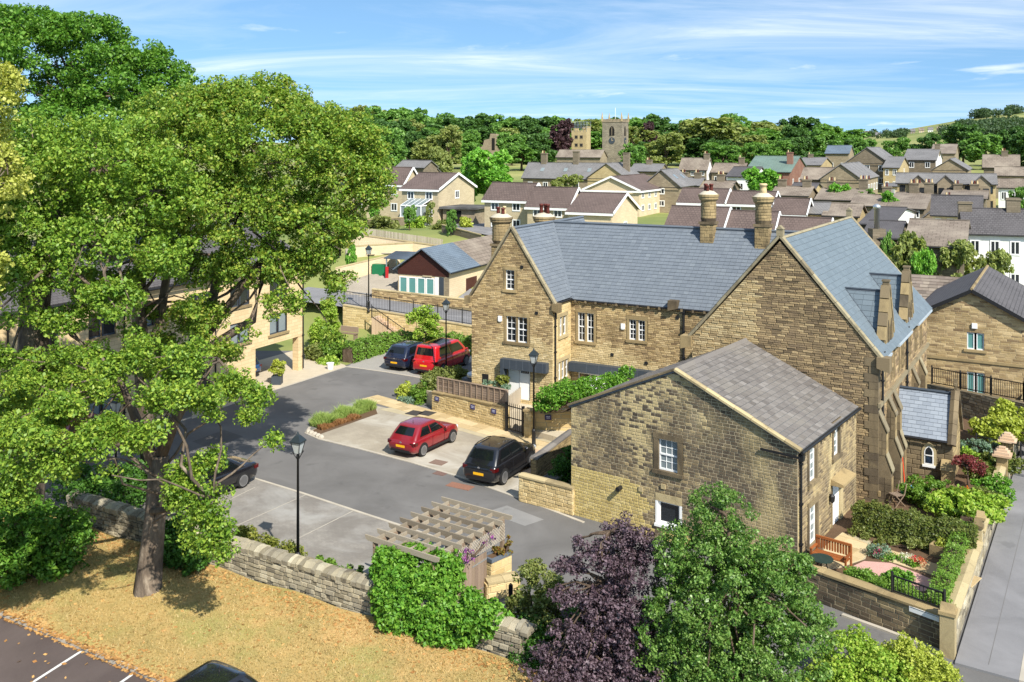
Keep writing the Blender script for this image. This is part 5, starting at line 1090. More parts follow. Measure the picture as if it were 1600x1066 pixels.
ffw = ((0, 0, 0), (1, 0, 0), (0, 0, 1), (0, -1, 0))
plaque(gw, ffw, 683.5, 623, 'violet plaque at the left end of the yellow wall'); plaque(gw, ffw, 739.5, 635.5, 'violet plaque in the middle of the yellow wall'); plaque(gw, ffw, 772.5, 642.5, 'violet plaque nearest the iron gate')
cw0, cw1 = G(821, 680), G(900, 683)
cw, L2 = wall_run('garden_wall', 'smooth cream wall between iron gate and the sooty cottage', cw0, cw1, 1.25, 1.35, .3, 'cream', 'mortar_w', (.22, .24), (.5, .7), 'slab', 60, thick=(.004, .01), seed=5)
plaque(cw, ffw, 856.5, 652, 'violet plaque on the smooth cream wall')
gp = thing('gate_pier', (*G(827, 683)[:2], 0), R(-29), 'square yellow stone pier right of the iron gate', 'pier'); b = MB(); b.box((-.2, -.2, 0), (.2, .2, 1.35)); pc_ = b.build('core', M['mortar_w'], gp)
for f in ('front', 'right', 'left'): lay(pc_, 'stone', face_frame(f, -.2, .2, -.2, .2), courses([(0, 0), (.4, 0), (.4, 1.35), (0, 1.35)], [], (.14, .2), (.2, .4), .014, random.Random(2)), M['cream'], 'stone', (.01, .02), 60)
b = MB(); b.box((-.25, -.25, 1.35), (.25, .25, 1.45)); b.build('cap', M['dress'], gp)
# iron gate
g0, g1 = G(791, 674), G(819, 682); a = math.atan2(g1.y-g0.y, g1.x-g0.x); GL = (g1-g0).length-.05
ig = thing('iron_gate', (g0.x, g0.y, 0), a, 'black iron bar gate between the yellow walls', 'gate')
for x in (0, GL): b = MB(); b.box((x-.05, -.05, 0), (x+.05, .05, 1.55)); b.build('post', M['iron'], ig)
for z_ in (.15, .75, 1.35): b = MB(); b.box((.05, -.02, z_), (GL-.05, .02, z_+.05)); b.build('rail', M['iron'], ig)
for i in range(8): x = .05+(GL-.1)*(i+.5)/8; b = MB(); b.bar((x, 0, .1), (x, 0, 1.48), .025); b.lathe((x, 0, 1.48), [(.025, 0), (.002, .12)], 5); b.build('bar', M['iron'], ig)
# timber fence on the yellow wall
M['wood_g'] = pieces('weathered_timber', [hx('8a7866'), hx('7a6857'), hx('978473'), hx('6f5e50')], .85, bstr=.3); M['wood_p'] = pieces('silver_timber', [hx('a59a88'), hx('b3a896'), hx('968b7a')], .85, bstr=.3)
M['wood_m'] = pieces('bleached_pergola_timber', [hx('8c8170'), hx('9a8f7d'), hx('7d7262'), hx('a59a88')], .85, bstr=.3)
fe = thing('timber_fence', (pw0.x, pw0.y, 0), math.atan2(pw1.y-pw0.y, pw1.x-pw0.x), 'brown panelled timber fence standing on the yellow plaque wall', 'fence')
for k in range(5):
    x = L*.06+k*(L*.93)/4; zt = 1.1+.2*x/L; b = MB(); b.box((x-.06, .1, zt-.1), (x+.06, .22, zt+.82)); b.build('post', M['wood_g'], fe)
    if k < 4:
        x1_ = x+(L*.93)/4
        for j in range(6): z0 = zt+.04+j*.125; dz = .2*(x1_-x)/L; b = MB(); b.prism([(x+.06, .13, z0), (x+.06, .165, z0), (x+.06, .15, z0+.14)], (x1_-x-.12, 0, dz)); b.build('board', M['wood_g'], fe)
        for j in (1, 2): xx = x+(x1_-x)*j/3; b = MB(); b.box((xx-.025, .1, zt+.02), (xx+.025, .135, zt+.82)); b.build('batten', M['wood_g'], fe)
        b = MB(); b.prism([(x, .09, zt+.8), (x, .2, zt+.8), (x, .145, zt+.86)], (x1_-x, 0, .2*(x1_-x)/L)); b.build('cap_rail', M['wood_g'], fe)
q0, q1 = G(793, 640, 1.0), G(838, 606, 1.0)
pf = thing('picket_fence', (q0.x, q0.y, .7), math.atan2(q1.y-q0.y, q1.x-q0.x), 'silvery vertical board fence climbing beside the iron gate', 'fence'); PL = (q1-q0).length; n = int(PL/.13)
for i in range(n): x = i*PL/n; b = MB(); b.box((x, 0, -.6), (x+PL/n*.86, .025, .95+.05*(i % 2))); b.build('board', M['wood_p'], pf)
for z_ in (0, .6): b = MB(); b.box((0, .03, z_), (PL, .07, z_+.08)); b.build('rail', M['wood_p'], pf)
flat('terrace', [pw0+Vector((.3, .3, 0)), pw1+Vector((.1, .3, 0)), (1.6, 50.9), (-2.6, 53.3), (-5, 54.2)], .8, M['setts_f'], thick=.8)
flat('courtyard_terrace', [(.6, 48.6), (3.2, 46.2), (9, 44), (9.0, 49.2), (3.3, 52.3), (2.2, 50.6)], .3, M['setts_f'], thick=.3)
# side walls by the cottage
wall_run('garden_wall', 'yellow stone wall with pale coping joining the sooty cottage by the road', (*G(811, 783)[:2], 0), (*G(895, 806)[:2], 0), 1.05, 1.05, .32, 'cream', 'mortar_w', (.11, .17), (.18, .4), 'slab', 120, thick=(.012, .035), seed=9)
s0, s1 = G(838, 752), G(897, 710)
wall_run('garden_wall', 'wall with dark slate coping behind the black parked car', (*s0[:2], 0), (*s1[:2], 0), .95, 1.1, .28, 'dress', 'mortar_d', (.11, .17), (.2, .4), 'slab', 60, seed=12, copm='slate_c')
# path flags before the plaque wall
fo_ = G(590, 632); fd = (pw1-pw0).normalized(); fn = Vector((-fd.y, fd.x, 0))
fpv = bpy.data.objects.new('flag_path', None); link(fpv)
b = MB(); tr = lambda px, py: ((G(px, py)-pw0).dot(fd), (G(px, py)-pw0).dot(fn))
poly = [tr(592, 640), tr(650, 653), tr(745, 681), tr(838, 706), tr(834, 690), tr(793, 675), tr(675, 642), tr(628, 634)]
lo_, hi_ = min(p_[1] for p_ in poly), max(p_[1] for p_ in poly)
b.face([pw0+fd*p_[0]+fn*p_[1]+Vector((0, 0, .01)) for p_ in poly]); COL.objects.unlink(fpv); bpy.data.objects.remove(fpv)
fp = tag(b.build('flag_path', M['mortar_w']), kind='structure')
rect = [(-4.8, -1.25), (9.6, -1.25), (9.6, -.02), (-4.8, -.02)]
lay(fp, 'flagstone', (tuple(pw0), tuple(fd), tuple(fn), (0, 0, 1)), courses(rect, [], (.55, .68), (.6, 1.1), .012, random.Random(8)), M['flag'], 'flag', (.018, .024), 300, lift=.0)
b = MB(); q_ = [G(823, 686), G(905, 686), G(905, 712), G(838, 745)]; b.face([v_+Vector((0, 0, .012)) for v_ in q_[::-1]]); fp2 = tag(b.build('flag_path', M['mortar_w']), kind='structure')
lay(fp2, 'flagstone', (tuple(G(838, 745)), tuple((G(905, 712)-G(838, 745)).normalized()), tuple(Vector((-(G(905, 712)-G(838, 745)).normalized().y, (G(905, 712)-G(838, 745)).normalized().x, 0))), (0, 0, 1)), courses([(0, 0), (3.6, .2), (3.2, 2.6), (.3, 2.9)], [], (.8, .9), (.5, .9), .012, random.Random(9)), M['flag_p'], 'flag', (.016, .022), 300)
# railings
def railing(label, pts, h=1.05, sp=.13, post=1.9, name='iron_railing', base=0.0):
    root = thing(name, pts[0], 0, label, 'railing'); o = Vector(pts[0]); bars = MB(); b2 = MB()
    for p0, p1 in zip(pts, pts[1:]):
        p0, p1 = Vector(p0)-o, Vector(p1)-o; L_ = (p1-p0).length; n = max(1, round(L_/post)); up = Vector((0, 0, 1))
        for i in range(n+1):
            c = p0+(p1-p0)*i/n; b = MB(); b.bar(c, c+up*(h+.08), .06); b.build('post', M['iron'], root)
        for zz_ in (.1, h-.04): b = MB(); b.bar(p0+up*zz_, p1+up*zz_, .035, .045); b.build('rail', M['iron'], root)
        m_ = int(L_/sp)
        for i in range(m_): c = p0+(p1-p0)*(i+.5)/m_; bars.bar(c+up*.1, c+up*(h-.04), .018)
    tag(bars.build('bars', M['iron'], root), kind='stuff'); return root
# retaining wall of the ramp, steps and railing, ramp road
rw0, rw1 = Vector((-13.6, 74.6, 0)), Vector((2.0, 68.2, 0)); d = (rw1-rw0).normalized(); nb = Vector((-d.y, d.x, 0))
wall_run('retaining_wall', 'buff stone retaining wall below the sloping ramp', rw0, rw1, 2.25, .95, .35, 'cream', 'mortar_w', (.16, .22), (.35, .6), 'slab', 160, seed=14, thick=(.008, .02), ncop=9)
railing('black railing on the ramp wall above the parked van', [rw0+nb*.17+Vector((0, 0, 2.35)), rw1+nb*.17+Vector((0, 0, 1.05))], 1.1, .14, 2.0)
b = MB(); e = [rw0+nb*.3+Vector((-6, 2.5, 2.4)), rw0+nb*.3+Vector((0, 0, 2.1)), rw1+nb*.3+Vector((0, 0, .85)), rw1+nb*4.6+Vector((2, 0, .9)), rw1+nb*5+Vector((0, 0, 1.1)), rw0+nb*4.4+Vector((2, 0, 2.35)), rw0+nb*4.4+Vector((-6, 3, 2.7))]
b.face(e); tag(b.build('ramp_road', M['asph_s']), kind='structure')
wall_run('retaining_wall', 'low stone wall along the far side of the ramp', rw0+nb*4.5+Vector((0, 0, 0)), rw0+d*9.2+nb*4.7, 1.0, .6, .3, 'main', 'mortar', (.1, .16), (.2, .5), 'slab', 60, z=1.9, seed=15)
st = thing('stone_steps', rw0+d*3.3-nb*.05, math.atan2(d.y, d.x), 'stone steps descending along the ramp wall', 'steps')
for i in range(9): b = MB(); b.box((i*.32, -1.0, 0), (i*.32+.34, -.02, 1.7-i*.19)); b.build('step', M['flag_p'], st)
railing('thin railing beside the stone steps', [rw0+d*3.3-nb*1.05+Vector((0, 0, 1.7)), rw0+d*6.2-nb*1.05+Vector((0, 0, .1))], .95, .16, 1.4)
# terraces and fences of the hillside behind the ramp
def tp(px, py): Y = terr_Y(px, py, 76.0, .5) or 110; return P(px, py, Y)
def rwall(label, px0, b0, t0, px1, b1, t1, m='w_pale'):
    p0, p1 = tp(px0, b0), tp(px1, b1); root = thing('retaining_wall', p0, 0, label, 'wall'); b = MB(); v_ = p1-p0; h0, h1 = zat(t0, p0.y)-p0.z, zat(t1, p1.y)-p1.z
    b.prism([(0, 0, -2), (v_.x, v_.y, v_.z-2), (v_.x, v_.y, v_.z+h1), (0, 0, h0)], (0, .3, 0)); b.build('wall', M[m], root)
    b = MB(); b.prism([(0, -.05, h0), (v_.x, v_.y-.05, v_.z+h1), (v_.x, v_.y-.05, v_.z+h1+.1), (0, -.05, h0+.1)], (0, .4, 0)); b.build('coping', M['coping'], root); return root
def terr_patch(name, q_, m, n=26, lift=.22):
    V = []; (ax, ay), (bx, by), (cx_, cy_), (dx, dy) = q_
    for i in range(n):
        for j in range(n): s_, t_ = i/(n-1), j/(n-1); px, py = (ax*(1-s_)+bx*s_)*(1-t_)+(dx*(1-s_)+cx_*s_)*t_, (ay*(1-s_)+by*s_)*(1-t_)+(dy*(1-s_)+cy_*s_)*t_; V.append(list(tp(px, py)+Vector((0, 0, lift))))
    q2 = np.arange(n*n).reshape(n, n); FQ = np.stack([q2[:-1, :-1], q2[1:, :-1], q2[1:, 1:], q2[:-1, 1:]], -1).reshape(-1, 4); tag(link(bpy.data.objects.new(name, np_mesh(name, V, FQ, m, True))), kind='structure')
M['yard'] = plain('worn_yard_concrete', hx('8f877a'), .9, .25, .6); terr_patch('nursery_yard', [(540, 470), (625, 462), (625, 418), (540, 444)], M['yard']); terr_patch('estate_drive', [(690, 357), (770, 372), (770, 352), (690, 346)], M['asph_s']); terr_patch('terrace_path', [(540, 404), (640, 398), (640, 388), (540, 392)], M['yard']); terr_patch('side_road', [(700, 480), (760, 500), (790, 470), (735, 455)], M['asph_s'])
rwall('pale rendered wall behind the nursery yard', 524, 446, 420, 625, 418, 396); rwall('pale terrace wall with faded mural above the yard', 545, 406, 386, 645, 396, 380); rwall('upper pale terrace wall below the slatted fence', 548, 388, 366, 692, 398, 386); rwall('low rubble garden wall below the estate houses', 690, 364, 352, 752, 380, 368, 'w_dark'); rwall('rubble wall left of the slatted fence', 545, 360, 346, 640, 352, 340, 'w_dark')
hp0, hp1 = tp(556, 384), tp(692, 396); hp0.z, hp1.z = zat(366, hp0.y), zat(386, hp1.y)
hf = thing('slatted_fence', hp0+Vector((0, .1, 0)), 0, 'long slatted timber fence climbing below the estate houses', 'fence'); v_ = hp1-hp0; n = 60
for i in range(n): b = MB(); c = v_*i/n; b.obox(c, v_/n*.75, (0, .04, 0), (0, 0, .75)); b.build('slat', M['wood_p'], hf)
for zz_ in (.2, .6): b = MB(); b.bar(Vector((0, .06, zz_)), v_+Vector((0, .06, zz_)), .06); b.build('rail', M['wood_p'], hf)
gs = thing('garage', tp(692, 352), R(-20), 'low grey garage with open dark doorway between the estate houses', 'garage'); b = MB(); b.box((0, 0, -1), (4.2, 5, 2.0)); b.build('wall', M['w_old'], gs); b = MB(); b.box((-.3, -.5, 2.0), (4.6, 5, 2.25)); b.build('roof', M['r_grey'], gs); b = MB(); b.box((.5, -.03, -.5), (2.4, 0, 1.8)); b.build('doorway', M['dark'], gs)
pg = thing('play_shelter', P(604, 437, 84), R(-20), 'green and red play shelter in the nursery yard', 'shelter'); b = MB()
for x, y in ((0, 0), (3.6, 0), (0, 2), (3.6, 2)): b.bar((x, y, -.5), (x, y, 1.9), .1)
b.build('post', M['steel'], pg); b = MB(); b.obox((-.2, -.2, 1.9), (4, 0, 0), (0, 2.4, .4), (0, 0, .06)); b.build('roof', M['r_blue'], pg); b = MB(); b.box((-1.6, .2, -.5), (-.2, .8, 1.3)); b.build('green_panel', plain('green_plastic', hx('1d6b45'), .5), pg); b = MB(); b.box((.1, -.4, -.5), (.3, -.2, 1.2)); b.build('red_post', plain('red_plastic', hx('b22a2e'), .5), pg)

# garden of the hall: terrace, lane wall, street wall and piers
lw0, lw1 = G(1296, 948), G(1482, 1021); lwd = (lw1-lw0).normalized(); lwn = Vector((-lwd.y, lwd.x, 0))
hallR = lambda a_, s_: Vector((14.92+.852*a_+.524*s_, 37.9-.524*a_+.851*s_, 0))
flat('garden', [lw0+lwn*.1+lwd*-1, lw1+lwn*.1, S0+SD*.4-SN*.15, S0+SD*27-SN*.15, hallR(.1, 20), hallR(.05, 0), hallR(-.7, .2), Vector((9.9, 32.4, 0)), Vector((8.6, 33.2, 0))], .5, M['soil'], thick=.5)
lwl, L = wall_run('lane_wall', 'dark coursed stone wall with white street sign beside the lane', lw0-lwd*1.2, lw1, .95, 1.02, .34, 'cott', 'mortar_w', (.12, .17), (.25, .5), 'slab', 160, seed=17, copm='dress', thick=(.008, .02))
sg = thing('street_sign', lw1-lwd*1.15+Vector((0, 0, .93))-lwn*.03, math.atan2(lwd.y, lwd.x), 'long white street name plate on the lane wall', 'sign'); b = MB(); b.box((0, -.03, -.08), (.9, 0, .08)); b.build('plate', M['white'], sg); b = MB(); b.box((.03, -.036, .058), (.87, -.031, .068)); b.build('border', M['iron'], sg)
railing('short black railing along the hedge above the lane wall', [lw0+lwn*.2+lwd*2.0+Vector((0, 0, 1.08)), lw1+lwn*.2-lwd*.2+Vector((0, 0, 1.08))], .6, .11, 1.5)
def tpx(px): r_ = (px-800)/F; return (r_*S0.y-S0.x)/(SD.x-r_*SD.y)
t1 = tpx(1534); wall_run('street_wall', 'low pale stone wall along the street beside the clipped hedge', S0+SD*.35, S0+SD*t1, .82, .75, .3, 'dry', 'mortar_w', (.12, .2), (.3, .6), 'slab', 60, seed=18)
wall_run('street_wall', 'taller street wall in front of the hall garden', S0+SD*(t1+.5), S0+SD*tpx(1578), .95, 1.0, .3, 'dry', 'mortar_w', (.12, .2), (.3, .6), 'slab', 80, seed=19)
wall_run('street_wall', 'street wall beyond the stepped gate piers', S0+SD*tpx(1582), S0+SD*34, 1.0, 1.0, .3, 'dry', 'mortar_w', (.12, .2), (.3, .6), 'slab', 60, seed=20)
def pier(t, h, label, style, w=.36):
    c = S0+SD*t-SN*.12; r_ = thing('stone_pier', (c.x, c.y, 0), math.atan2(SD.y, SD.x), label, 'pier'); b = MB(); b.box((-w/2, -w/2, 0), (w/2, w/2, h)); b.build('shaft', M['coping' if style == 'flat' else 'dress'], r_)
    if style == 'step':
        for k, (e, z0, z1) in enumerate(((.16, 0, .08), (.08, .08, .2), (.0, .2, .3), (-.08, .3, .38))): b = MB(); b.box((-w/2-e, -w/2-e, h+z0), (w/2+e, w/2+e, h+z1)); b.build('cap', M['flag_p'], r_)
    else: b = MB(); b.box((-w/2-.04, -w/2-.04, h), (w/2+.04, w/2+.04, h+.1)); b.prism([(-w/2, -w/2, h+.1), (w/2, -w/2, h+.1), (0, -w/2, h+.3)], (0, w, 0)); b.build('cap', M['dress'], r_)
pier(.05, 1.25, 'pale corner pier where lane wall meets the street', 'flat', .4); pier(t1+.05, 1.3, 'weathered upright gatepost halfway along the street wall', 'flat', .26); pier(t1+.8, 1.35, 'second weathered gatepost halfway along the street wall', 'flat', .26)
pier(tpx(1571), 1.5, 'nearer gate pier with stepped stone cap on the street', 'step', .42); pier(tpx(1579), 1.5, 'farther gate pier with stepped stone cap on the street', 'step', .42)
# flags, pink gravel and small beds
z5 = .5
b = MB(); b.face([v_+Vector((0, 0, .004)) for v_ in g((1286, 856), (1316, 832), (1362, 846), (1352, 874), (1312, 888), (1284, 892), z=z5)][::-1]); pt = tag(b.build('patio', M['mortar_w']), kind='structure')
pd = (G(1362, 846, z5)-G(1316, 832, z5)).normalized(); pn = Vector((-pd.y, pd.x, 0)); o_ = G(1284, 892, z5); qv = lambda px, py: ((G(px, py, z5)-o_).dot(pd), (G(px, py, z5)-o_).dot(pn))
lay(pt, 'flagstone', (tuple(o_), tuple(pd), tuple(pn), (0, 0, 1)), courses([qv(1284, 890), qv(1312, 886), qv(1352, 873), qv(1361, 847), qv(1316, 833), qv(1287, 856)], [], (.5, .7), (.6, 1.0), .014, random.Random(3)), M['flag'], 'flag', (.012, .02), 60, lift=.004)
o_ = G(1352, 866, z5); lay(pt, 'flagstone', (tuple(o_), tuple(pd), tuple(pn), (0, 0, 1)), courses([qv(1352, 866), qv(1462, 892), qv(1468, 878), qv(1362, 848)] and [(0, 0), (3.6, 0), (3.6, .95), (.1, .95)], [], (.95, .95), (.8, 1.1), .014, random.Random(4)), M['flag'], 'flag', (.012, .02), 30, lift=.006)
M['gravel'] = plain('pink_gravel', hx('c39a8f'), .95, .15, 30, .6); flat('pink_gravel', g((1326, 888), (1350, 877), (1392, 880), (1432, 895), (1470, 912), (1462, 924), (1438, 924), (1400, 908), (1345, 898), z=z5), z5+.006, M['gravel'])
tr_ = thing('stone_trough', G(1452, 868, z5), math.atan2(pd.y, pd.x), 'grey stone trough at the end of the flag path', 'trough'); b = MB(); b.box((0, 0, 0), (1.2, .5, .12)); b.box((0, 0, .12), (1.2, .08, .4)); b.box((0, .42, .12), (1.2, .5, .4)); b.box((0, .08, .12), (.08, .42, .4)); b.box((1.12, .08, .12), (1.2, .42, .4)); b.build('basin', M['dress'], tr_); b = MB(); b.box((.08, .08, .12), (1.12, .42, .34)); b.build('soil', M['soil'], tr_)
# bench
M['teak'] = pieces('orange_teak', [hx('8a4f28'), hx('9c5c30'), hx('7a4422')], .6, bstr=.2)
be = thing('garden_bench', G(1294, 892, z5), R(50), 'orange-brown slatted wooden bench against the cottage', 'bench')
for y in (-.6, .6):
    for x in (0, .5): b = MB(); b.box((x-.03, y-.03, 0), (x+.03, y+.03, .88 if x > 0 else .6)); b.build('leg', M['teak'], be)
    b = MB(); b.box((-.04, y-.04, .58), (.5, y+.04, .63)); b.build('armrest', M['teak'], be)
for k in range(5): b = MB(); b.box((.0+k*.1, -.6, .42), (.08+k*.1, .6, .445)); b.build('seat_slat', M['teak'], be)
for k in range(12): b = MB(); b.box((.48, -.56+k*.095, .5), (.5, -.5+k*.095, .86)); b.build('back_slat', M['teak'], be)
b = MB(); b.box((.46, -.62, .84), (.52, .62, .92)); b.build('top_rail', M['teak'], be)
ct = thing('cafe_table', G(1284, 905, z5), 0, 'small dark green metal table beside the bench', 'table'); b = MB(); b.lathe((0, 0, .68), [(.38, 0), (.38, .03)], 14); b.build('table_top', plain('dark_green_metal', hx('23352f'), .5), ct)
for k in range(3): b = MB(); b.bar((.3*math.cos(k*2.1), .3*math.sin(k*2.1), 0), (.1*math.cos(k*2.1), .1*math.sin(k*2.1), .68), .03); b.build('leg', M['iron'], ct)
fc = thing('folding_chair', G(1401, 790, z5), R(20), 'small brown folding chair at the foot of the hall buttress', 'chair')
for y in (-.2, .2): b = MB(); b.bar((-.25, y, 0), (.2, y, .46), .03); b.bar((.25, y, 0), (-.2, y, .46), .03); b.bar((.2, y, .44), (.32, y, .9), .03); b.build('leg', M['wood_g'], fc)
for k in range(4): b = MB(); b.box((-.2+k*.1, -.22, .45), (-.12+k*.1, .22, .47)); b.build('seat_slat', M['wood_g'], fc)
bro = thing('garden_broom', G(1414, 762, z5)+Vector((0, 0, 0)), R(30), 'orange-handled tool leaning in the corner by the hall porch', 'tool'); b = MB(); b.bar((0, 0, .05), (.12, .25, 1.5), .035); b.build('handle', plain('orange_plastic', hx('c2401c'), .5), bro); b = MB(); b.box((-.2, -.05, 0), (.2, .05, .12)); b.build('head', plain('teal_plastic', hx('3f8f8a'), .5), bro)
tb = thing('toy_pile', G(1420, 770, z5), 0, 'blue and green plastic toys heaped by the hall porch', 'toys'); rr = random.Random(2)
for k, cc in enumerate(('2c6fc0', '3fae86', '7fc4e0', '2c6fc0', '58b45f')): b = MB(); x, y = rr.uniform(-.3, .3), rr.uniform(-.2, .2); b.lathe((x, y, 0), [(.12, 0), (.16, .12), (.1, .24), (.02, .28)], 8); b.build('toy', plain('toy_'+cc, hx(cc), .4, .05), tb)
# terrace clutter of the gable house
bb = thing('barbecue', G(737, 607, .8), R(-28), 'silver barbecue on its cart on the small terrace', 'barbecue'); b = MB(); b.lathe((0, 0, .75), [(.05, -.2), (.28, -.1), (.32, 0), (.26, .16), (.05, .24)], 14); b.build('lid', M['steel'], bb, True); b = MB(); b.box((-.5, -.3, .0), (.6, .3, .62)); b.build('cart', M['lead'], bb)
cb = thing('garden_cabinet', G(801, 610, .8), R(-28), 'red-brown open shelf cabinet on the small terrace', 'cabinet'); b = MB()
b.box((0, 0, 0), (.04, .35, 1.0)); b.box((.6, 0, 0), (.64, .35, 1.0)); b.box((0, 0, .98), (.64, .35, 1.02)); b.box((.04, 0, .5), (.6, .35, .53)); b.box((.04, .33, 0), (.6, .35, .98)); b.box((.04, 0, .02), (.6, .35, .05)); b.build('carcass', plain('red_cedar', hx('7a3b22'), .6), cb)
pa = thing('white_parasol', (4.6, 50.2, .3), R(-28), 'white garden parasol under the long zinc canopy', 'parasol'); b = MB(); b.lathe((0, 0, 1.75), [(1.5, 0), (.8, .3), (.05, .5)], 8); b.build('canopy', M['white'], pa); b = MB(); b.bar((0, 0, 0), (0, 0, 2), .05); b.build('pole', M['steel'], pa)

# pergola over the bin store
pgo = thing('timber_pergola', (-4.66, 30.2, 0), R(-34.5), 'weathered timber pergola over the bin store beside the grey bays', 'pergola'); PX, PY, PZ = 2.8, 3.95, 2.2
for k in range(8):
    y = PY*k/7; b = MB(); b.prism([(-.12, y-.025, PZ+.04), (0, y-.025, PZ), (PX, y-.025, PZ), (PX+.12, y-.025, PZ+.04), (PX+.15, y-.025, PZ+.17), (-.15, y-.025, PZ+.17)], (0, .05, 0)); b.build('rafter', M['wood_m'], pgo)
for k in range(6):
    x = .2+(PX-.4)*k/5
    for j in range(7): y = PY*(j+.08)/7; b = MB(); b.prism([(x-.02, y, PZ-.02), (x-.02, y+PY/7-.09, PZ-.02), (x-.02, y+PY/7-.09, PZ+.1), (x-.02, y, PZ+.1)], (.045, 0, 0)); b.build('nogging', M['wood_m'], pgo)
for x, y in ((.2, .1), (.2, PY/2), (.2, PY-.1), (PX-.2, .1), (PX-.2, PY/2), (PX-.2, PY-.1)): b = MB(); b.box((x-.06, y-.06, 0), (x+.06, y+.06, PZ)); b.build('post', M['wood_g'], pgo)
for x in (.2, PX-.2): b = MB(); b.box((x-.03, 0, PZ-.17), (x+.03, PY, PZ-.02)); b.build('beam', M['wood_g'], pgo)
xf = PX-.12; n = 14
for i in range(n): y = .5+i*.165; b = MB(); b.box((xf, y, .08), (xf+.025, y+.155, 1.5+.0*i)); b.build('gate_board', M['wood_g'], pgo)
for z_ in (.35, 1.25):
    for y0_, y1_ in ((.5, 1.25), (2.0, 2.8)): b = MB(); b.box((xf+.026, y0_, z_), (xf+.036, y1_, z_+.05)); b.build('hinge_strap', M['steel'], pgo)
tl = MB()
for i in range(40):
    y = -.3+i*.12
    for sg_ in (-1, 1):
        y2 = y+sg_*.6; z0, z1 = 1.56, 2.12
        ya, yb_ = (max(.1, min(PY-.1, v_)) for v_ in (y, y2))
        if abs(ya-yb_) > .05: tl.bar((xf+.02+.012*sg_, ya, z0 if abs(ya-y) < .01 else z1-abs(ya-y2)/.6*.56), (xf+.02+.012*sg_, yb_, z1 if abs(yb_-y2) < .01 else z0+abs(yb_-y)/.6*.56), .018, .01)
tag(tl.build('trellis', M['wood_p'], pgo), kind='stuff')
plb = thing('stone_planter', (*G(768.5, 926)[:2], 0), R(52), 'cream stone planter box with grey rim right of the pergola gate', 'planter'); b = MB(); b.box((0, -.0, 0), (.95, .45, 1.0)); pc_ = b.build('core', M['mortar_w'], plb); plb.rotation_euler.z = math.atan2((G(800, 911)-G(768.5, 926)).y, (G(800, 911)-G(768.5, 926)).x)
lay(pc_, 'stone', face_frame('front', 0, .95, 0, .45), courses([(0, 0), (.95, 0), (.95, 1.0), (0, 1.0)], [], (.2, .25), (.3, .5), .01, random.Random(2)), M['cream'], 'stone', (.005, .012), 40); lay(pc_, 'stone', face_frame('left', 0, .95, 0, .45), courses([(0, 0), (.45, 0), (.45, 1.0), (0, 1.0)], [], (.12, .2), (.2, .4), .014, random.Random(2)), M['cream'], 'stone', (.01, .03), 30)
b = MB(); b.box((-.04, -.04, 1.0), (.99, .04, 1.12)); b.box((-.04, .41, 1.0), (.99, .49, 1.12)); b.box((-.04, .04, 1.0), (.04, .41, 1.12)); b.box((.91, .04, 1.0), (.99, .41, 1.12)); b.build('rim', M['lead'], plb); b = MB(); b.box((.04, .04, 1.0), (.91, .41, 1.06)); b.build('soil', M['soil'], plb)
wall_run('bin_store_wall', 'low cream wall with flat coping below the stone planter', (*G(762, 940)[:2], 0), (*G(812, 930)[:2], 0), .55, .55, .4, 'cream', 'mortar_w', (.2, .26), (.4, .6), 'slab', 20, seed=22)
bo = thing('bollard', (*G(798, 962)[:2], 0), 0, 'black timber bollard behind the creeper', 'bollard'); b = MB(); b.box((-.07, -.07, 0), (.07, .07, .95)); b.prism([(-.07, -.07, .95), (.07, -.07, .95), (0, -.07, 1.02)], (0, .14, 0)); b.build('post', M['black'], bo)
# drain covers
def cover(label, px, py, w, h, col, z=.008):
    t = thing('drain_cover', G(px, py)+Vector((0, 0, z)), R(-30), label, 'drain cover'); m_ = plain('cover_'+col, hx(col), .8, .3, 12, .4)
    b = MB(); b.box((-w/2, -h/2, -.01), (w/2, h/2, .006)); b.build('frame', m_, t)
    for k in (-1, 1): b = MB(); b.box((k*w/4-w*.21, -h*.42, .006), (k*w/4+w*.21, h*.42, .012)); b.build('plate', m_, t)
cover('rusty drain cover on the bays behind the red hatchback', 685, 723, .75, .6, '7a665a'); cover('dark rusty drain cover at the bay edge', 688, 740, .6, .45, '6f5850'); cover('orange-brown drain cover in the asphalt', 719, 760, 1.2, .55, '86604f')
cover('left dark drain grate in the flag path', 648, 646, .8, .8, '3f3b38', .026); cover('right dark drain grate in the flag path', 667, 646.5, .8, .8, '3f3b38', .026)

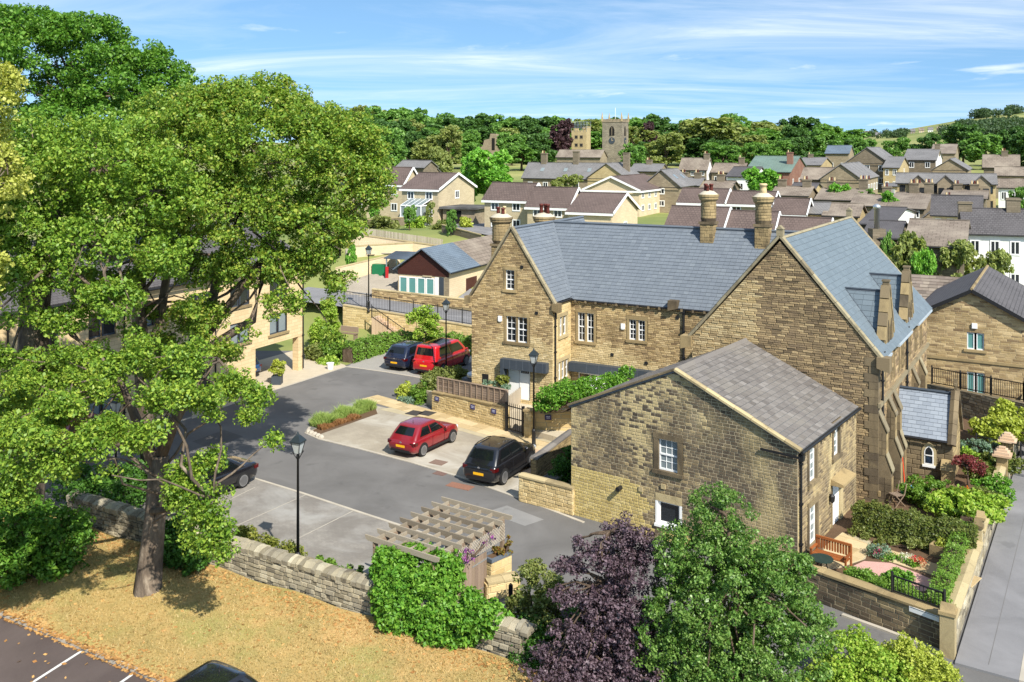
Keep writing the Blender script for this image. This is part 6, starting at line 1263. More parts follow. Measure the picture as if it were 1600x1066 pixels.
# ================================================================== lamp posts
M['lglass'] = plain('lantern_glass', hx('a8acaa'), .2, .1, 2, 0)
def lamp(label, p_, h):
    t = thing('lamp_post', p_, R(-20), label, 'lamp post', 'Victorian style lamp posts')
    b = MB(); b.lathe((0, 0, 0), [(.13, 0), (.13, .1), (.1, .14), (.1, .75), (.12, .78), (.07, .9)], 10); b.build('base', M['iron'], t, True)
    b = MB(); b.lathe((0, 0, .9), [(.055, 0), (.04, h-1.75), (.06, h-1.73), (.06, h-1.66), (.03, h-1.6)], 10); b.build('pole', M['iron'], t, True); z = h-.72
    b = MB()
    for k in range(4):
        a_ = k*math.pi/2+.785; c_, s_ = math.cos(a_), math.sin(a_); b.bar((.03*c_, .03*s_, z-.15), (.2*c_, .2*s_, z+.12), .025); b.bar((.13*c_, .13*s_, z+.04), (.25*c_, .25*s_, z+.45), .022)
    b.build('lantern_frame', M['iron'], t)
    b = MB(); v_ = [(r_*math.cos(k*math.pi/2+.785), r_*math.sin(k*math.pi/2+.785), zz_) for r_, zz_ in ((.12, z+.06), (.235, z+.44)) for k in range(4)]
    for k in range(4): b.face([v_[k], v_[(k+1) % 4], v_[4+(k+1) % 4], v_[4+k]])
    b.build('lantern_glass', M['lglass'], t)
    b = MB(); v_ = [[(r_*math.cos(k*math.pi/2+.785), r_*math.sin(k*math.pi/2+.785), zz_) for k in range(4)] for r_, zz_ in ((.3, z+.45), (.3, z+.49), (.12, z+.66), (.06, z+.7))]
    b.face(v_[0][::-1]); b.face(v_[3])
    for r0, r1 in zip(v_, v_[1:]):
        for k in range(4): b.face([r0[k], r0[(k+1) % 4], r1[(k+1) % 4], r1[k]])
    b.lathe((0, 0, z+.7), [(.05, 0), (.02, .1)], 6); b.build('lantern_cap', plain('lantern_cap', (.02, .028, .032), .35, 0, 1, 0, spec=.5) if 'lcap' not in M else M['lcap'], t); return t
M['lcap'] = plain('dark_lantern_cap', (.02, .028, .032), .35, 0, 1, 0, spec=.5)
lamp('tall black lamp post behind the dry-stone wall, nearest', Vector((-7.46, 32.34, 0)), 5.0); lamp('black lamp post beside the black car and cream wall', G(834, 698), 4.85)
lamp('black lamp post beside the red van', G(697, 600), zat(468, G(697, 600).y)); v_ = rw0+d*3.6+nb*.5; lamp('black lamp post on the ramp railing by the nursery', Vector(((576-800)/F*v_.y, v_.y, 1.9)), zat(384, v_.y)-1.9)
lamp('black lamp post glimpsed through the sycamore leaves on the left', G(181, 790), 4.6)
# ================================================================== cars
def paint(name, col, rough=.25):
    m, nt, out = newmat(name); finish(nt, out, col, rough, None, .5, **{'Coat Weight': .9, 'Coat Roughness': .04}); return m
M['p_red'] = paint('metallic_red', hx('7c1720')); M['p_black'] = paint('gloss_black', (.008, .008, .01)); M['p_van'] = paint('bright_red', hx('b3141c')); M['p_navy'] = paint('navy_blue', (.008, .012, .03)); M['p_blue'] = paint('mid_blue', hx('1d3f66'))
M['tyre'] = plain('tyre_rubber', (.015, .015, .015), .85, 0, 1, 0); M['rim'] = plain('alloy', (.4, .4, .41), .3, 0, 1, 0, metal=.7); M['cglass'] = plain('car_glass', (.006, .008, .009), .04, 0, 1, 0, spec=.7)
M['tail'] = plain('red_lens', hx('4a0709'), .2, 0, 1, 0, spec=.6); M['head'] = plain('clear_lens', (.6, .62, .65), .1, 0, 1, 0, spec=.7); M['plate'] = plain('yellow_plate', hx('e0a81c'), .5, .03, 2, 0); M['platew'] = plain('white_plate', (.75, .75, .72), .5, 0, 2, 0)
def car(label, p_, head, pm, L=4.0, W=1.72, H=1.45, belt=.92, hood=.92, rake=(.35, .95), hoodlen=1.0, tailx=.12, wb=2.5, wr=.31, rails=False, group=None, trunk=0.0, cat='car', van=False, glassroof=False, name='car'):
    """rake = how far the rear and front screens lean in; hoodlen = bonnet length; trunk = boot length"""
    t = thing(name, p_, head, label, cat, group); h = L/2; w = W/2
    # lower body: stations of (x, half width, bottom, top)
    S = [(-h, .80, .36, belt-.22), (-h+.06, .90, .30, belt-.08), (-h+.18, .96, .24, belt-.0), (-h+.5, 1.0, .2, belt), (0, 1.0, .2, belt), (h-hoodlen-.35, 1.0, .2, belt), (h-hoodlen, .99, .2, belt-.01), (h-.55, .96, .22, hood-.06), (h-.22, .90, .25, hood-.16), (h-.06, .80, .3, hood-.3), (h, .66, .36, hood-.42)]
    b = MB(); rows = []
    for x, k, zb, zt in S:
        hw = w*k; zm = zb+(zt-zb)*.55
        half = [(0, zb), (hw*.82, zb), (hw*.97, zb+.08), (hw, zm-.12), (hw*1.0, zm+.05), (hw*.975, zt-.09), (hw*.92, zt-.02), (hw*.78, zt), (hw*.4, zt+.018), (0, zt+.022)]
        ring = [(x, -y, z) for y, z in half]+[(x, y, z) for y, z in half[-2:0:-1]]; rows.append(len(b.v)); b.v += ring
    n = len(half)*2-2
    for r0, r1 in zip(rows, rows[1:]):
        for k in range(n): k2 = (k+1) % n; b.f.append((r0+k, r1+k, r1+k2, r0+k2)); b.m.append(0)
    b.f.append(tuple(rows[0]+k for k in range(n))); b.m.append(0); b.f.append(tuple(rows[-1]+k for k in range(n))[::-1]); b.m.append(0)
    body = b.build('body', pm, t, True)
    # cabin
    xr0, xf0 = -h+tailx+trunk, h-hoodlen+.12; xr1, xf1 = xr0+rake[0], xf0-rake[1]; wb_, wt = w*.93, w*.74 if not van else w*.82
    z0, z1 = belt-.03, H-.03
    def sect(s): # s 0..1 up the cabin
        e = s**1.25; return xr0+(xr1-xr0)*s, xf0+(xf1-xf0)*s, wb_+(wt-wb_)*e, z0+(z1-z0)*(s**.93)
    def ring(s, off=0.0):
        xr, xf, hw, z = sect(s); r_ = .16; hw += off; xr -= off; xf += off; o = []
        for i in range(7): o.append((xr+r_+(xf-xr-2*r_)*i/6, -hw, z))
        o.append((xf-.05, -hw+.05, z))
        for i in range(5): y = -hw+r_+(2*hw-2*r_)*i/4; o.append((xf+.05*(1-(y/hw)**2)-.02, y, z))
        o.append((xf-.05, hw-.05, z))
        for i in range(7): o.append((xf-r_-(xf-xr-2*r_)*i/6, hw, z))
        o.append((xr+.05, hw-.05, z))
        for i in range(5): y = hw-r_-(2*hw-2*r_)*i/4; o.append((xr-.05*(1-(y/hw)**2)+.02, y, z))
        o.append((xr+.05, -hw+.05, z)); return o
    b = MB(); n = len(ring(0)); lv = [0, .25, .5, .75, .92, 1.0]
    for s in lv: b.v += ring(s)
    xr, xf, hw, z = sect(1.0)
    b.v += [(xr+.22+(xf-xr-.44)*((q_[0]-xr)/(xf-xr)), q_[1]*.8, H) for q_ in ring(1.0)]
    for i in range(len(lv)):
        for k in range(n): k2 = (k+1) % n; b.f.append((i*n+k, i*n+k2, (i+1)*n+k2, (i+1)*n+k)); b.m.append(0)
    b.f.append(tuple(len(lv)*n+k for k in range(n))); b.m.append(0)
    b.build('cabin', pm, t, True)
    def patch(nm, k0, k1, s0, s1, mat='cglass', off=.012, m_=7):
        g_ = MB()
        for i in range(5):
            rg = ring(s0+(s1-s0)*i/4, off)
            for j in range(m_):
                kf = k0+(k1-k0)*j/(m_-1); k = int(math.floor(kf)); fr = kf-k; A_, B_ = Vector(rg[k % n]), Vector(rg[(k+1) % n]); g_.v.append(tuple(A_.lerp(B_, fr)))
        for i in range(4):
            for j in range(m_-1): g_.f.append((i*m_+j, i*m_+j+1, (i+1)*m_+j+1, (i+1)*m_+j)); g_.m.append(0)
        return g_.build(nm, M[mat], t, True)
    patch('windscreen', 8.1, 11.9, .08, .93); patch('rear_window', 22.2, 25.8, .30 if not trunk else .08, .88)
    for a_, c_ in ((.5, 2.75), (3.05, 5.6), (14.4, 16.95), (17.25, 19.5)): patch('side_window', a_, c_, .16, .86)
    for s_ in (-1, 1):
        for x in ((xr0+xf0)/2-.0, xf0-.42):
            m_ = MB(); m_.box((x-.006, s_*(w+.001)-.006, .3), (x+.006, s_*(w+.001)+.006, belt-.1)); m_.build('door_seam', M['black'], t)
        m_ = MB(); xx = (xr0+xf0)/2; m_.box((xx-.03, s_*w*.905-.01*s_, belt+.06), (xx+.04, s_*w*.905+.035*s_, belt+.1)); m_.build('door_trim', M['black'], t)
        for x in ((xr0+xf0)/2-.2, xf0-.95+.55-.3): m_ = MB(); m_.box((x-.09, s_*w-.01, belt-.17), (x+.09, s_*(w+.018)+.0, belt-.14)); m_.build('door_handle', pm, t)
        m_ = MB(); m_.lathe((xf0-.38, s_*(w+.1), belt+.02), [(.02, 0), (.1, .03), (.11, .1), (.05, .15)], 8); m_.build('mirror', pm, t, True)
        m_ = MB(); m_.prism([(-h+.55, s_*(w-.02), .2), (h-.6, s_*(w-.02), .2), (h-.6, s_*(w-.02), .32), (-h+.55, s_*(w-.02), .32)], (0, s_*.03, 0)); m_.build('sill', M['black'], t)
        if rails: m_ = MB(); m_.tube([(xr1+.1, s_*wt*.93, H-.02), (xr1+.4, s_*wt*.93, H+.035), (xf1-.5, s_*wt*.93, H+.035), (xf1-.2, s_*wt*.93, H-.02)], .022, 6); m_.build('roof_rail', M['black'], t)
        # tail and head lamps
        m_ = MB(); zt = belt-.1; m_.box((-h+.015, min(s_*w*.66, s_*w*.93), zt-.17), (-h+.12, max(s_*w*.66, s_*w*.93), zt-.02)); m_.box((-h+.1, min(s_*w*.9, s_*w*.985), zt-.16), (-h+.3, max(s_*w*.9, s_*w*.985), zt-.02)); m_.build('tail_light', M['tail'], t)
        m_ = MB(); m_.box((h-.36, min(s_*w*.62, s_*w*.86), hood-.34), (h-.12, max(s_*w*.62, s_*w*.86), hood-.2)); m_.build('headlight', M['head'], t)
        for x in (-wb/2, wb/2):
            m_ = MB(); R_ = wr+.06; m_.prism([(x+R_*math.cos(i*math.pi/12), s_*(w-.05), wr+R_*math.sin(i*math.pi/12)) for i in range(13)], (0, s_*.056, 0)); m_.build('wheel_arch', M['black'], t)
            wh = bpy.data.objects.new('wheel', None); link(wh, t); wh.location = (x, s_*(w-.09), wr); wh.rotation_euler = (R(-90*s_), 0, 0)
            m_ = MB(); m_.lathe((0, 0, -.1), [(wr*.7, 0), (wr*.96, .0), (wr, .03), (wr, .17), (wr*.95, .2), (wr*.72, .205)], 22); m_.build('tyre', M['tyre'], wh, True)
            m_ = MB(); m_.lathe((0, 0, .09), [(wr*.74, 0), (wr*.74, .022), (wr*.64, .022), (wr*.62, .005), (.02, .006)], 20); 
            rm = m_.build('rim', M['rim'], wh)
            for k in range(5): a_ = k*2*math.pi/5; m_ = MB(); m_.obox(Vector((math.cos(a_)*wr*.25-math.sin(a_)*-.05, math.sin(a_)*wr*.25+math.cos(a_)*-.05, .096)), Vector((math.cos(a_), math.sin(a_), 0))*wr*.42, Vector((-math.sin(a_), math.cos(a_), 0))*.1, (0, 0, .004)); m_.build('spoke_gap', M['tyre'], wh)
    m_ = MB(); m_.box((-h-.012, -.26, .52 if not van else .62), (-h+.02, .26, .63 if not van else .73)); m_.build('number_plate', M['plate'], t)
    m_ = MB(); m_.box((h-.03, -.26, .38), (h+.015, .26, .49)); m_.build('number_plate', M['platew'], t)
    m_ = MB(); m_.prism([(-h-.01, -w*.72, .3), (-h-.01, w*.72, .3), (-h-.01, w*.66, .42), (-h-.01, -w*.66, .42)], (.08, 0, 0)); m_.build('rear_bumper', M['black'], t)
    m_ = MB(); m_.prism([(h-.02, -w*.55, .34), (h-.02, w*.55, .34), (h-.02, w*.5, .46), (h-.02, -w*.5, .46)], (.03, 0, 0)); m_.build('grille', M['black'], t)
    m_ = MB(); m_.lathe((0, 0, 0), [(.06, 0), (.06, .012), (.045, .014)], 14); em = m_.build('emblem', M['rim'], t); em.location = (-h+.02, 0, belt-.17); em.rotation_euler = (0, R(-90), 0)
    m_ = MB(); m_.lathe((xr1+.35, 0, H-.01), [(.03, 0), (.012, .05), (.006, .16)], 6); m_.build('aerial', M['black'], t)
    if glassroof: m_ = MB(); m_.box((xr1+.9, -w*.5, H-.005), (xf1-.4, w*.5, H+.008)); m_.build('sunroof', M['cglass'], t)
    return t
HB = math.atan2(.86, .52)
def at_rear(px, py, L, W, wb, ang, wr=0): # centre of a car from the pixel of its rear right tyre contact
    p_ = G(px, py); f = Vector((math.cos(ang), math.sin(ang), 0)); l = Vector((-f.y, f.x, 0)); return p_+f*wb/2+l*(W/2-.1)
car('red hatchback parked nose to the yellow wall', at_rear(659.5, 713, 3.97, 1.7, 2.47, HB), HB, M['p_red'], 3.97, 1.7, 1.45, belt=.9, hood=.95, hoodlen=1.2, rake=(.55, .8), wb=2.47)
car('black crossover parked beside the slate-coped wall', at_rear(785.5, 757, 4.1, 1.78, 2.56, HB+.04), HB+.04, M['p_black'], 4.15, 1.78, 1.58, belt=1.0, hood=1.04, hoodlen=1.2, rake=(.5, .7), wb=2.56, wr=.34, rails=True)
hv = math.atan2(.88, .47)
van = car('bright red people-carrier van parked beside the navy car', G(661, 588)+Vector((math.cos(hv), math.sin(hv), 0))*2.4, hv, M['p_van'], 4.75, 1.92, 1.92, belt=1.1, hood=1.12, hoodlen=.7, rake=(.2, .95), wb=3.0, wr=.35, van=True, glassroof=True, name='van', cat='van')
car('dark navy estate car left of the red van', G(616, 580)+Vector((math.cos(hv), math.sin(hv), 0))*2.2, hv, M['p_navy'], 4.5, 1.85, 1.6, belt=1.0, hood=1.02, hoodlen=1.3, rake=(.5, .8), wb=2.7, wr=.34, rails=True)
hs = math.atan2(-.86, -.52); p_ = G(378, 762); f_ = Vector((math.cos(hs), math.sin(hs), 0)); l_ = Vector((-f_.y, f_.x, 0))
car('black saloon half hidden under the sycamore leaves', p_+f_*1.42-l_*.82, hs, M['p_black'], 4.75, 1.84, 1.42, belt=.92, hood=.93, hoodlen=1.2, rake=(.75, .9), wb=2.84, wr=.33, trunk=.55)
car('black car cut off by the bottom edge beside the lawn', Vector((-8.15, 22.9, 0)), HB+math.pi, M['p_black'], 4.3, 1.8, 1.5, belt=.95, hood=.95, hoodlen=1.0, rake=(.5, .85), wb=2.6, wr=.33)
car('blue car under the open corner of the flats', Vector((-18.6, 60.9, 0)), fa+math.pi, M['p_blue'], 4.2, 1.76, 1.5, hoodlen=1.0, wb=2.6)
car('dark red car behind the sycamore trunk near the flats', Vector((-21.8, 47.2, 0)), fa+math.pi/2, M['p_red'], 4.1, 1.75, 1.5, hoodlen=1.0, wb=2.5)
# ================================================================== plants
def leaf_mesh(name, cen, rad, n, size, seed, m, up=.55, asp=.62, flat_=.75, droop=0.0, w=None):
    """n leaf-shaped faces spread through small ball-shaped sprays (centre, radius)"""
    r = np.random.default_rng(seed); cen = np.asarray(cen, float); rad = np.asarray(rad, float)
    pr = rad**2; pr /= pr.sum(); k = r.choice(len(cen), n, p=pr)
    d = r.normal(size=(n, 3)); d /= np.linalg.norm(d, axis=1)[:, None]
    rr = r.uniform(.25, 1, n)**.45
    p = cen[k]+d*(rad[k]*rr)[:, None]*np.array([1, 1, flat_])
    nrm_ = d*.38+np.array([0, 0, up])+r.normal(size=(n, 3))*.62; nrm_ /= np.linalg.norm(nrm_, axis=1)[:, None]
    t = r.normal(size=(n, 3)); t[:, 2] -= droop; t -= nrm_*(t*nrm_).sum(1)[:, None]; t /= np.linalg.norm(t, axis=1)[:, None]
    b = np.cross(nrm_, t); s = size*np.exp(r.normal(size=n)*.28)
    a = t*s[:, None]*.5; c = b*(s*asp)[:, None]*.5; f = nrm_*(s*.12)[:, None]
    V = np.stack([p-a-f, p+c*1.0+f*.6-a*.1, p+a-f, p-c*1.0+f*.6-a*.1], 1).reshape(-1, 3)
    return np_mesh(name, V, np.arange(4*n).reshape(n, 4), m)
def sprays(clumps, nb, rb, seed, low=.45, shell=.5):
    r = np.random.default_rng(seed); C = np.array([list(c[0]) for c in clumps]); S = np.array([c[1] for c in clumps])
    w = S[:, 0]*S[:, 2]+S[:, 0]*S[:, 1]; w = w/w.sum(); k = r.choice(len(C), nb*2, p=w)
    d = r.normal(size=(nb*2, 3)); d /= np.linalg.norm(d, axis=1)[:, None]
    keep = (d[:, 2] > -.35) | (r.uniform(size=nb*2) < low); k, d = k[keep][:nb], d[keep][:nb]
    rr = r.uniform(shell, 1.0, len(k))**.7
    return C[k]+d*S[k]*rr[:, None], r.uniform(rb[0], rb[1], len(k))
def CL(px, py, Y, rx, rz=None, ry=None): s = Y/F; rz = rz or rx; return (P(px, py, Y), (rx*s, (ry or rx)*s, rz*s))
def limb(b, a, c, r0, r1, rng, seg=7, wob=.12):
    a, c = Vector(a), Vector(c); L = (c-a).length; pts = [a]
    for i in range(1, 5): t = i/5; pts.append(a.lerp(c, t)+Vector((rng.uniform(-1, 1), rng.uniform(-1, 1), rng.uniform(-.6, .6)+math.sin(t*3.14)*.7))*L*wob*.6)
    pts.append(c); b.tube(pts, [r0+(r1-r0)*(i/5)**.8 for i in range(6)], seg)
def barkmat(name, a, b_, c_):
    m, nt, out = newmat(name); mp = N(nt, 'ShaderNodeVectorMath', {0: wpos(nt), 1: (1, 1, .35)}, operation='MULTIPLY').outputs[0]
    c = RAMP(nt, noise(nt, 3.5, 6, .65, mp, .5), [(.35, a), (.55, b_), (.72, c_)]); finish(nt, out, c, .9, bump(nt, noise(nt, 14, 5, .7, mp), .7, .05)); return m
M['bark'] = barkmat('sycamore_bark', hx('463c33'), hx('6a5d4f'), hx('8d806f')); M['bark2'] = barkmat('brown_bark', hx('3f342a'), hx('5b4c3e'), hx('75665a'))
def tree(name, label, base, trunk, clumps, nleaf, size, m, seed, nb=None, rb=(.45, .95), bark='bark', limbs=14, group=None, up=.55, low=.45, shell=.5, droop=0.0, cat='tree', r_l=.09, asp=.62, flat_=.75):
    rng = random.Random(seed); root = thing(name, base, 0, label, cat, group); o = Vector(base); b = MB()
    if trunk:
        for st in trunk: b.tube([Vector(p_)-o for p_, r_ in st], [r_ for p_, r_ in st], 10)
        pts = [Vector(p_)-o for st in trunk for p_, r_ in st[len(st)//2:]]
        for i in range(limbs):
            c = clumps[i % len(clumps)]; a = min(rng.sample(pts, min(3, len(pts))), key=lambda q_: (q_-(c[0]-o)).length)
            e = (c[0]-o)+Vector([rng.uniform(-.6, .6)*s for s in c[1]]); limb(b, a, e, r_l*rng.uniform(.8, 1.5), .018, rng)
        tk = b.build('trunk', M[bark], root, True)
    cen, rad = sprays([(c[0]-o, c[1]) for c in clumps], nb or max(30, nleaf//90), rb, seed, low, shell)
    if trunk:
        tw_ = MB()
        for i in range(min(60, len(cen))):
            e = Vector(cen[i]); c = min(clumps, key=lambda q_: (q_[0]-o-e).length)[0]-o; tw_.bar(c.lerp(e, -.2), e, .03)
        tag(tw_.build('twigs', M[bark], root), kind='stuff')
    link(bpy.data.objects.new('crown', leaf_mesh('crown', cen, rad, nleaf, size, seed, m, up, asp, flat_, droop=droop)), root); return root
def bush(label, clumps, nleaf, size, m, seed, rb=(.12, .28), nb=None, name='shrub', group=None, cat='shrub', up=.55, low=.6, shell=.35, asp=.62, stems=True):
    lo = min(clumps, key=lambda c: c[0].z-c[1][2]); base = Vector((lo[0].x, lo[0].y, max(0, lo[0].z-lo[1][2])))
    root = thing(name, base, 0, label, cat, group); cen, rad = sprays([(c[0]-base, c[1]) for c in clumps], nb or max(20, nleaf//60), rb, seed, low, shell)
    if stems:
        b = MB(); rng = random.Random(seed)
        for c in clumps:
            for i in range(3): e = c[0]-base+Vector([rng.uniform(-.5, .5)*s for s in c[1]]); b.tube([Vector((e.x*.3, e.y*.3, -.05)), Vector((e.x*.7, e.y*.7, e.z*.5)), e], [.03, .022, .01], 5)
        b.build('stems', M['bark2'], root)
    link(bpy.data.objects.new('foliage', leaf_mesh('foliage', cen, rad, nleaf, size, seed, m, up, asp)), root); return root
def hedge(label, pts, w, h, nleaf, size, m, seed, z=0.0, name='hedge'):
    """a clipped hedge along a ground line: leaves over its faces and a dark twiggy core"""
    r = np.random.default_rng(seed); pts = [Vector((p_[0], p_[1], z)) for p_ in pts]; o = pts[0]; root = thing(name, o, 0, label, 'hedge')
    segs = list(zip(pts, pts[1:])); Ls = np.array([(b-a).length for a, b in segs]); b = MB(); P_ = []; Nn = []
    for a, c in segs:
        d = (c-a).normalized(); n = Vector((-d.y, d.x, 0)); b.obox(a-o-n*w*.38, c-a, n*w*.76, (0, 0, h*.86))
    tag(b.build('twigs', M['bark2'], root), kind='stuff')
    k = r.choice(len(segs), nleaf, p=Ls/Ls.sum())
    for i in range(nleaf):
        a, c = segs[k[i]]; d = (c-a).normalized(); n = Vector((-d.y, d.x, 0)); t = r.uniform(-.02, 1.02); q_ = a-o+(c-a)*t; f = r.uniform()
        bulge = 1+.10*math.sin(q_.length*5.1+seed)+.06*math.sin(q_.length*13)+r.normal()*.05
        if f < .42: s_, z_, nn = r.uniform(-.5, .5), 1.0*bulge, Vector((0, 0, 1))
        else: s_, z_, nn = (-.5 if f < .8 else .5)*bulge, r.uniform(.0, 1), n*(-1 if f < .8 else 1)+Vector((0, 0, .35))
        p_ = q_+n*(w*s_)+Vector((0, 0, h*z_)); P_.append(p_); Nn.append(nn)
    p = np.array([list(v_) for v_ in P_])+r.normal(size=(nleaf, 3))*.03; nrm_ = np.array([list(v_) for v_ in Nn])+r.normal(size=(nleaf, 3))*.5; nrm_ /= np.linalg.norm(nrm_, axis=1)[:, None]
    t = r.normal(size=(nleaf, 3)); t -= nrm_*(t*nrm_).sum(1)[:, None]; t /= np.linalg.norm(t, axis=1)[:, None]; bb = np.cross(nrm_, t); s = size*r.uniform(.6, 1.3, nleaf)[:, None]
    V = np.stack([p-t*s*.5, p+bb*s*.32, p+t*s*.5, p-bb*s*.32], 1).reshape(-1, 3); link(bpy.data.objects.new('foliage', np_mesh('foliage', V, np.arange(4*nleaf).reshape(nleaf, 4), m)), root); return root
def mute(c, k=.05):
    l = .25*c[0]+.65*c[1]+.1*c[2]; return tuple(v+(l-v)*k for v in c)
LM = lambda nm, *c, **k: leafmat(nm, [mute(hx(x)) for x in c], **k)
M['l_syc'] = LM('sycamore_leaf', '486c1c', '5e8424', '78992c', '90a836', '9c8c40'); M['l_sycf'] = LM('bright_sycamore_leaf', '40621a', '587c20', '769628', '94aa34', 'b0b446')
M['l_seed'] = LM('seeding_sycamore_leaf', '466a1c', '5f8424', '7a982c', '95a238', 'a8823e'); M['l_dark'] = LM('dark_leaf', '2f521c', '3e6820', '507c26', '648e2e'); M['l_dome'] = LM('deep_dome_leaf', '365c18', '46721c', '588622', '6e962c', '7e8a34'); M['l_lime'] = LM('lime_leaf', '8f9a3a', 'a6ac48', 'b9b957', '7a8c30')
M['l_birch'] = LM('small_glossy_leaf', '35561f', '4a7028', '638834', '86a352', '2c4a1c', rough=.38); M['l_purp'] = LM('copper_leaf', '30242b', '44343d', '5a4851', '75636b', '281e23', trans=.15); M['l_ivy'] = LM('creeper_leaf', '3c6a18', '4e821e', '649626', '7ea834', '305a14')
M['l_bright'] = LM('bright_green_leaf', '5e8620', '769c28', '90ae34', 'a8ba46', '4c7420'); M['l_gold'] = LM('golden_leaf', '8a9a30', '9eaa36', 'b2ba48', '768a2a'); M['l_olive'] = LM('olive_leaf', '5a6a30', '6f7c3a', '868c48', '4c5c2a'); M['l_hedge'] = LM('hedge_leaf', '4c701e', '608626', '769630', '3e5e1a'); M['l_hedged'] = LM('brown_green_hedge_leaf', '4a5c22', '5f702a', '7a8036', '3c4e1e', '8a7a3c')
M['l_grass'] = LM('grassy_leaf', '6a8a3a', '86a04c', 'a0b060', '5a7a30'); M['l_dry'] = LM('dry_grass_blade', 'a88c54', 'b89c60', '8a7c46', 'c4aa74', '7a783a', trans=.2); M['l_lit'] = LM('fallen_leaf', 'b98848', 'c49a5c', '9c6c38', 'd0aa6c', trans=.1); M['l_red'] = LM('red_acer_leaf', '6a2a2e', '7c3638', '8c4844'); M['l_teal'] = LM('blue_green_leaf', '5f7f68', '769078', '8aa08a'); M['l_ylw'] = LM('yellow_olive_leaf', '7a8030', '8f9038', '5f7028', 'a09c48')
T = lambda *q_: [(P(x, y, Y), r_) for x, y, Y, r_ in q_]
# ---- the big sycamores on the left
q1 = random.Random(12); S1C = []
for i in range(52):
    x, y = q1.uniform(-10, 430), q1.uniform(545, 745); far_ = q1.uniform(25.6, 27.8) if y > 610 and x < 330 else q1.uniform(27, 30.8)
    if x > 250 and y > 700 or (x > 330 and y < 570) or (140 < x < 235 and y > 690): continue
    r_ = q1.uniform(14, 34); S1C.append(CL(x, y, far_, r_, r_*q1.uniform(.7, 1.1)))
tree('sycamore_tree', 'front sycamore whose pale leaning trunk stands on the parched lawn', P(230, 945, 30.6),
     [T((222, 955, 30.4, .66), (230, 930, 30.6, .46), (236, 870, 30.7, .38), (243, 800, 30.8, .33), (246, 745, 30.9, .31), (250, 712, 31, .3)), T((246, 735, 30.9, .22), (215, 660, 31, .17), (190, 600, 31.2, .1), (160, 560, 31.4, .05)), T((250, 715, 31, .22), (272, 660, 30.8, .18), (300, 610, 30.6, .12), (340, 560, 30.4, .05)), T((238, 800, 30.5, .12), (290, 790, 29, .08), (330, 780, 27.4, .03)), T((230, 700, 30.6, .12), (140, 690, 28.6, .08), (70, 710, 27.2, .03))],
     [CL(318, 800, 27.2, 46, 62, 40), CL(285, 755, 27.6, 32, 34), CL(345, 845, 27, 26, 28), CL(330, 720, 28, 24, 24), CL(425, 690, 28.6, 18, 14), CL(30, 740, 25.2, 40, 28), CL(90, 720, 25, 36, 24), CL(140, 700, 25, 32, 20), CL(10, 770, 25.4, 36, 24), CL(60, 690, 24.6, 40, 24), CL(170, 740, 25.4, 18, 12)]+S1C,
     58000, .1, M['l_sycf'], 101, 1500, (.12, .32), limbs=40, low=1.0, shell=.1, flat_=1.0, r_l=.045)
def scatter(seed, n, x0, x1, y0, y1, Y0, Y1, r0, r1, skip=lambda x, y: False):
    q = random.Random(seed); o = []
    while len(o) < n:
        x, y = q.uniform(x0, x1), q.uniform(y0, y1); r_ = q.uniform(r0, r1)
        if not skip(x, y): o.append(CL(x, y, q.uniform(Y0, Y1), r_, r_*q.uniform(.6, 1)))
    return o
tree('sycamore_tree', 'sycamore with thick dark trunk at the left edge', G(40, 850), [[(G(40, 850), .75)]+T((42, 790, 34, .6), (46, 690, 34, .55), (50, 560, 34, .52), (56, 470, 34, .5), (64, 410, 34, .45), (80, 350, 34.3, .3), (110, 290, 34.5, .15)), T((60, 430, 34, .3), (100, 400, 33.6, .22), (140, 360, 33, .12))],
     [CL(60, 270, 34, 110, 90), CL(160, 260, 34.5, 110, 85), CL(25, 440, 33, 60, 50), CL(70, 580, 33, 60, 35), CL(20, 650, 33, 50, 40), CL(140, 380, 33.4, 80, 45), CL(240, 300, 35, 80, 75), CL(-40, 380, 33, 60, 90), CL(190, 470, 33, 46, 26), CL(110, 500, 33.4, 44, 24), CL(140, 560, 32.6, 40, 22), CL(40, 350, 33.4, 80, 50), CL(255, 400, 34, 50, 34)]+scatter(5, 14, -10, 200, 430, 640, 31.5, 34.5, 12, 24), 74000, .125, M['l_syc'], 102, 1200, (.2, .46), limbs=24, shell=.35, low=.6)
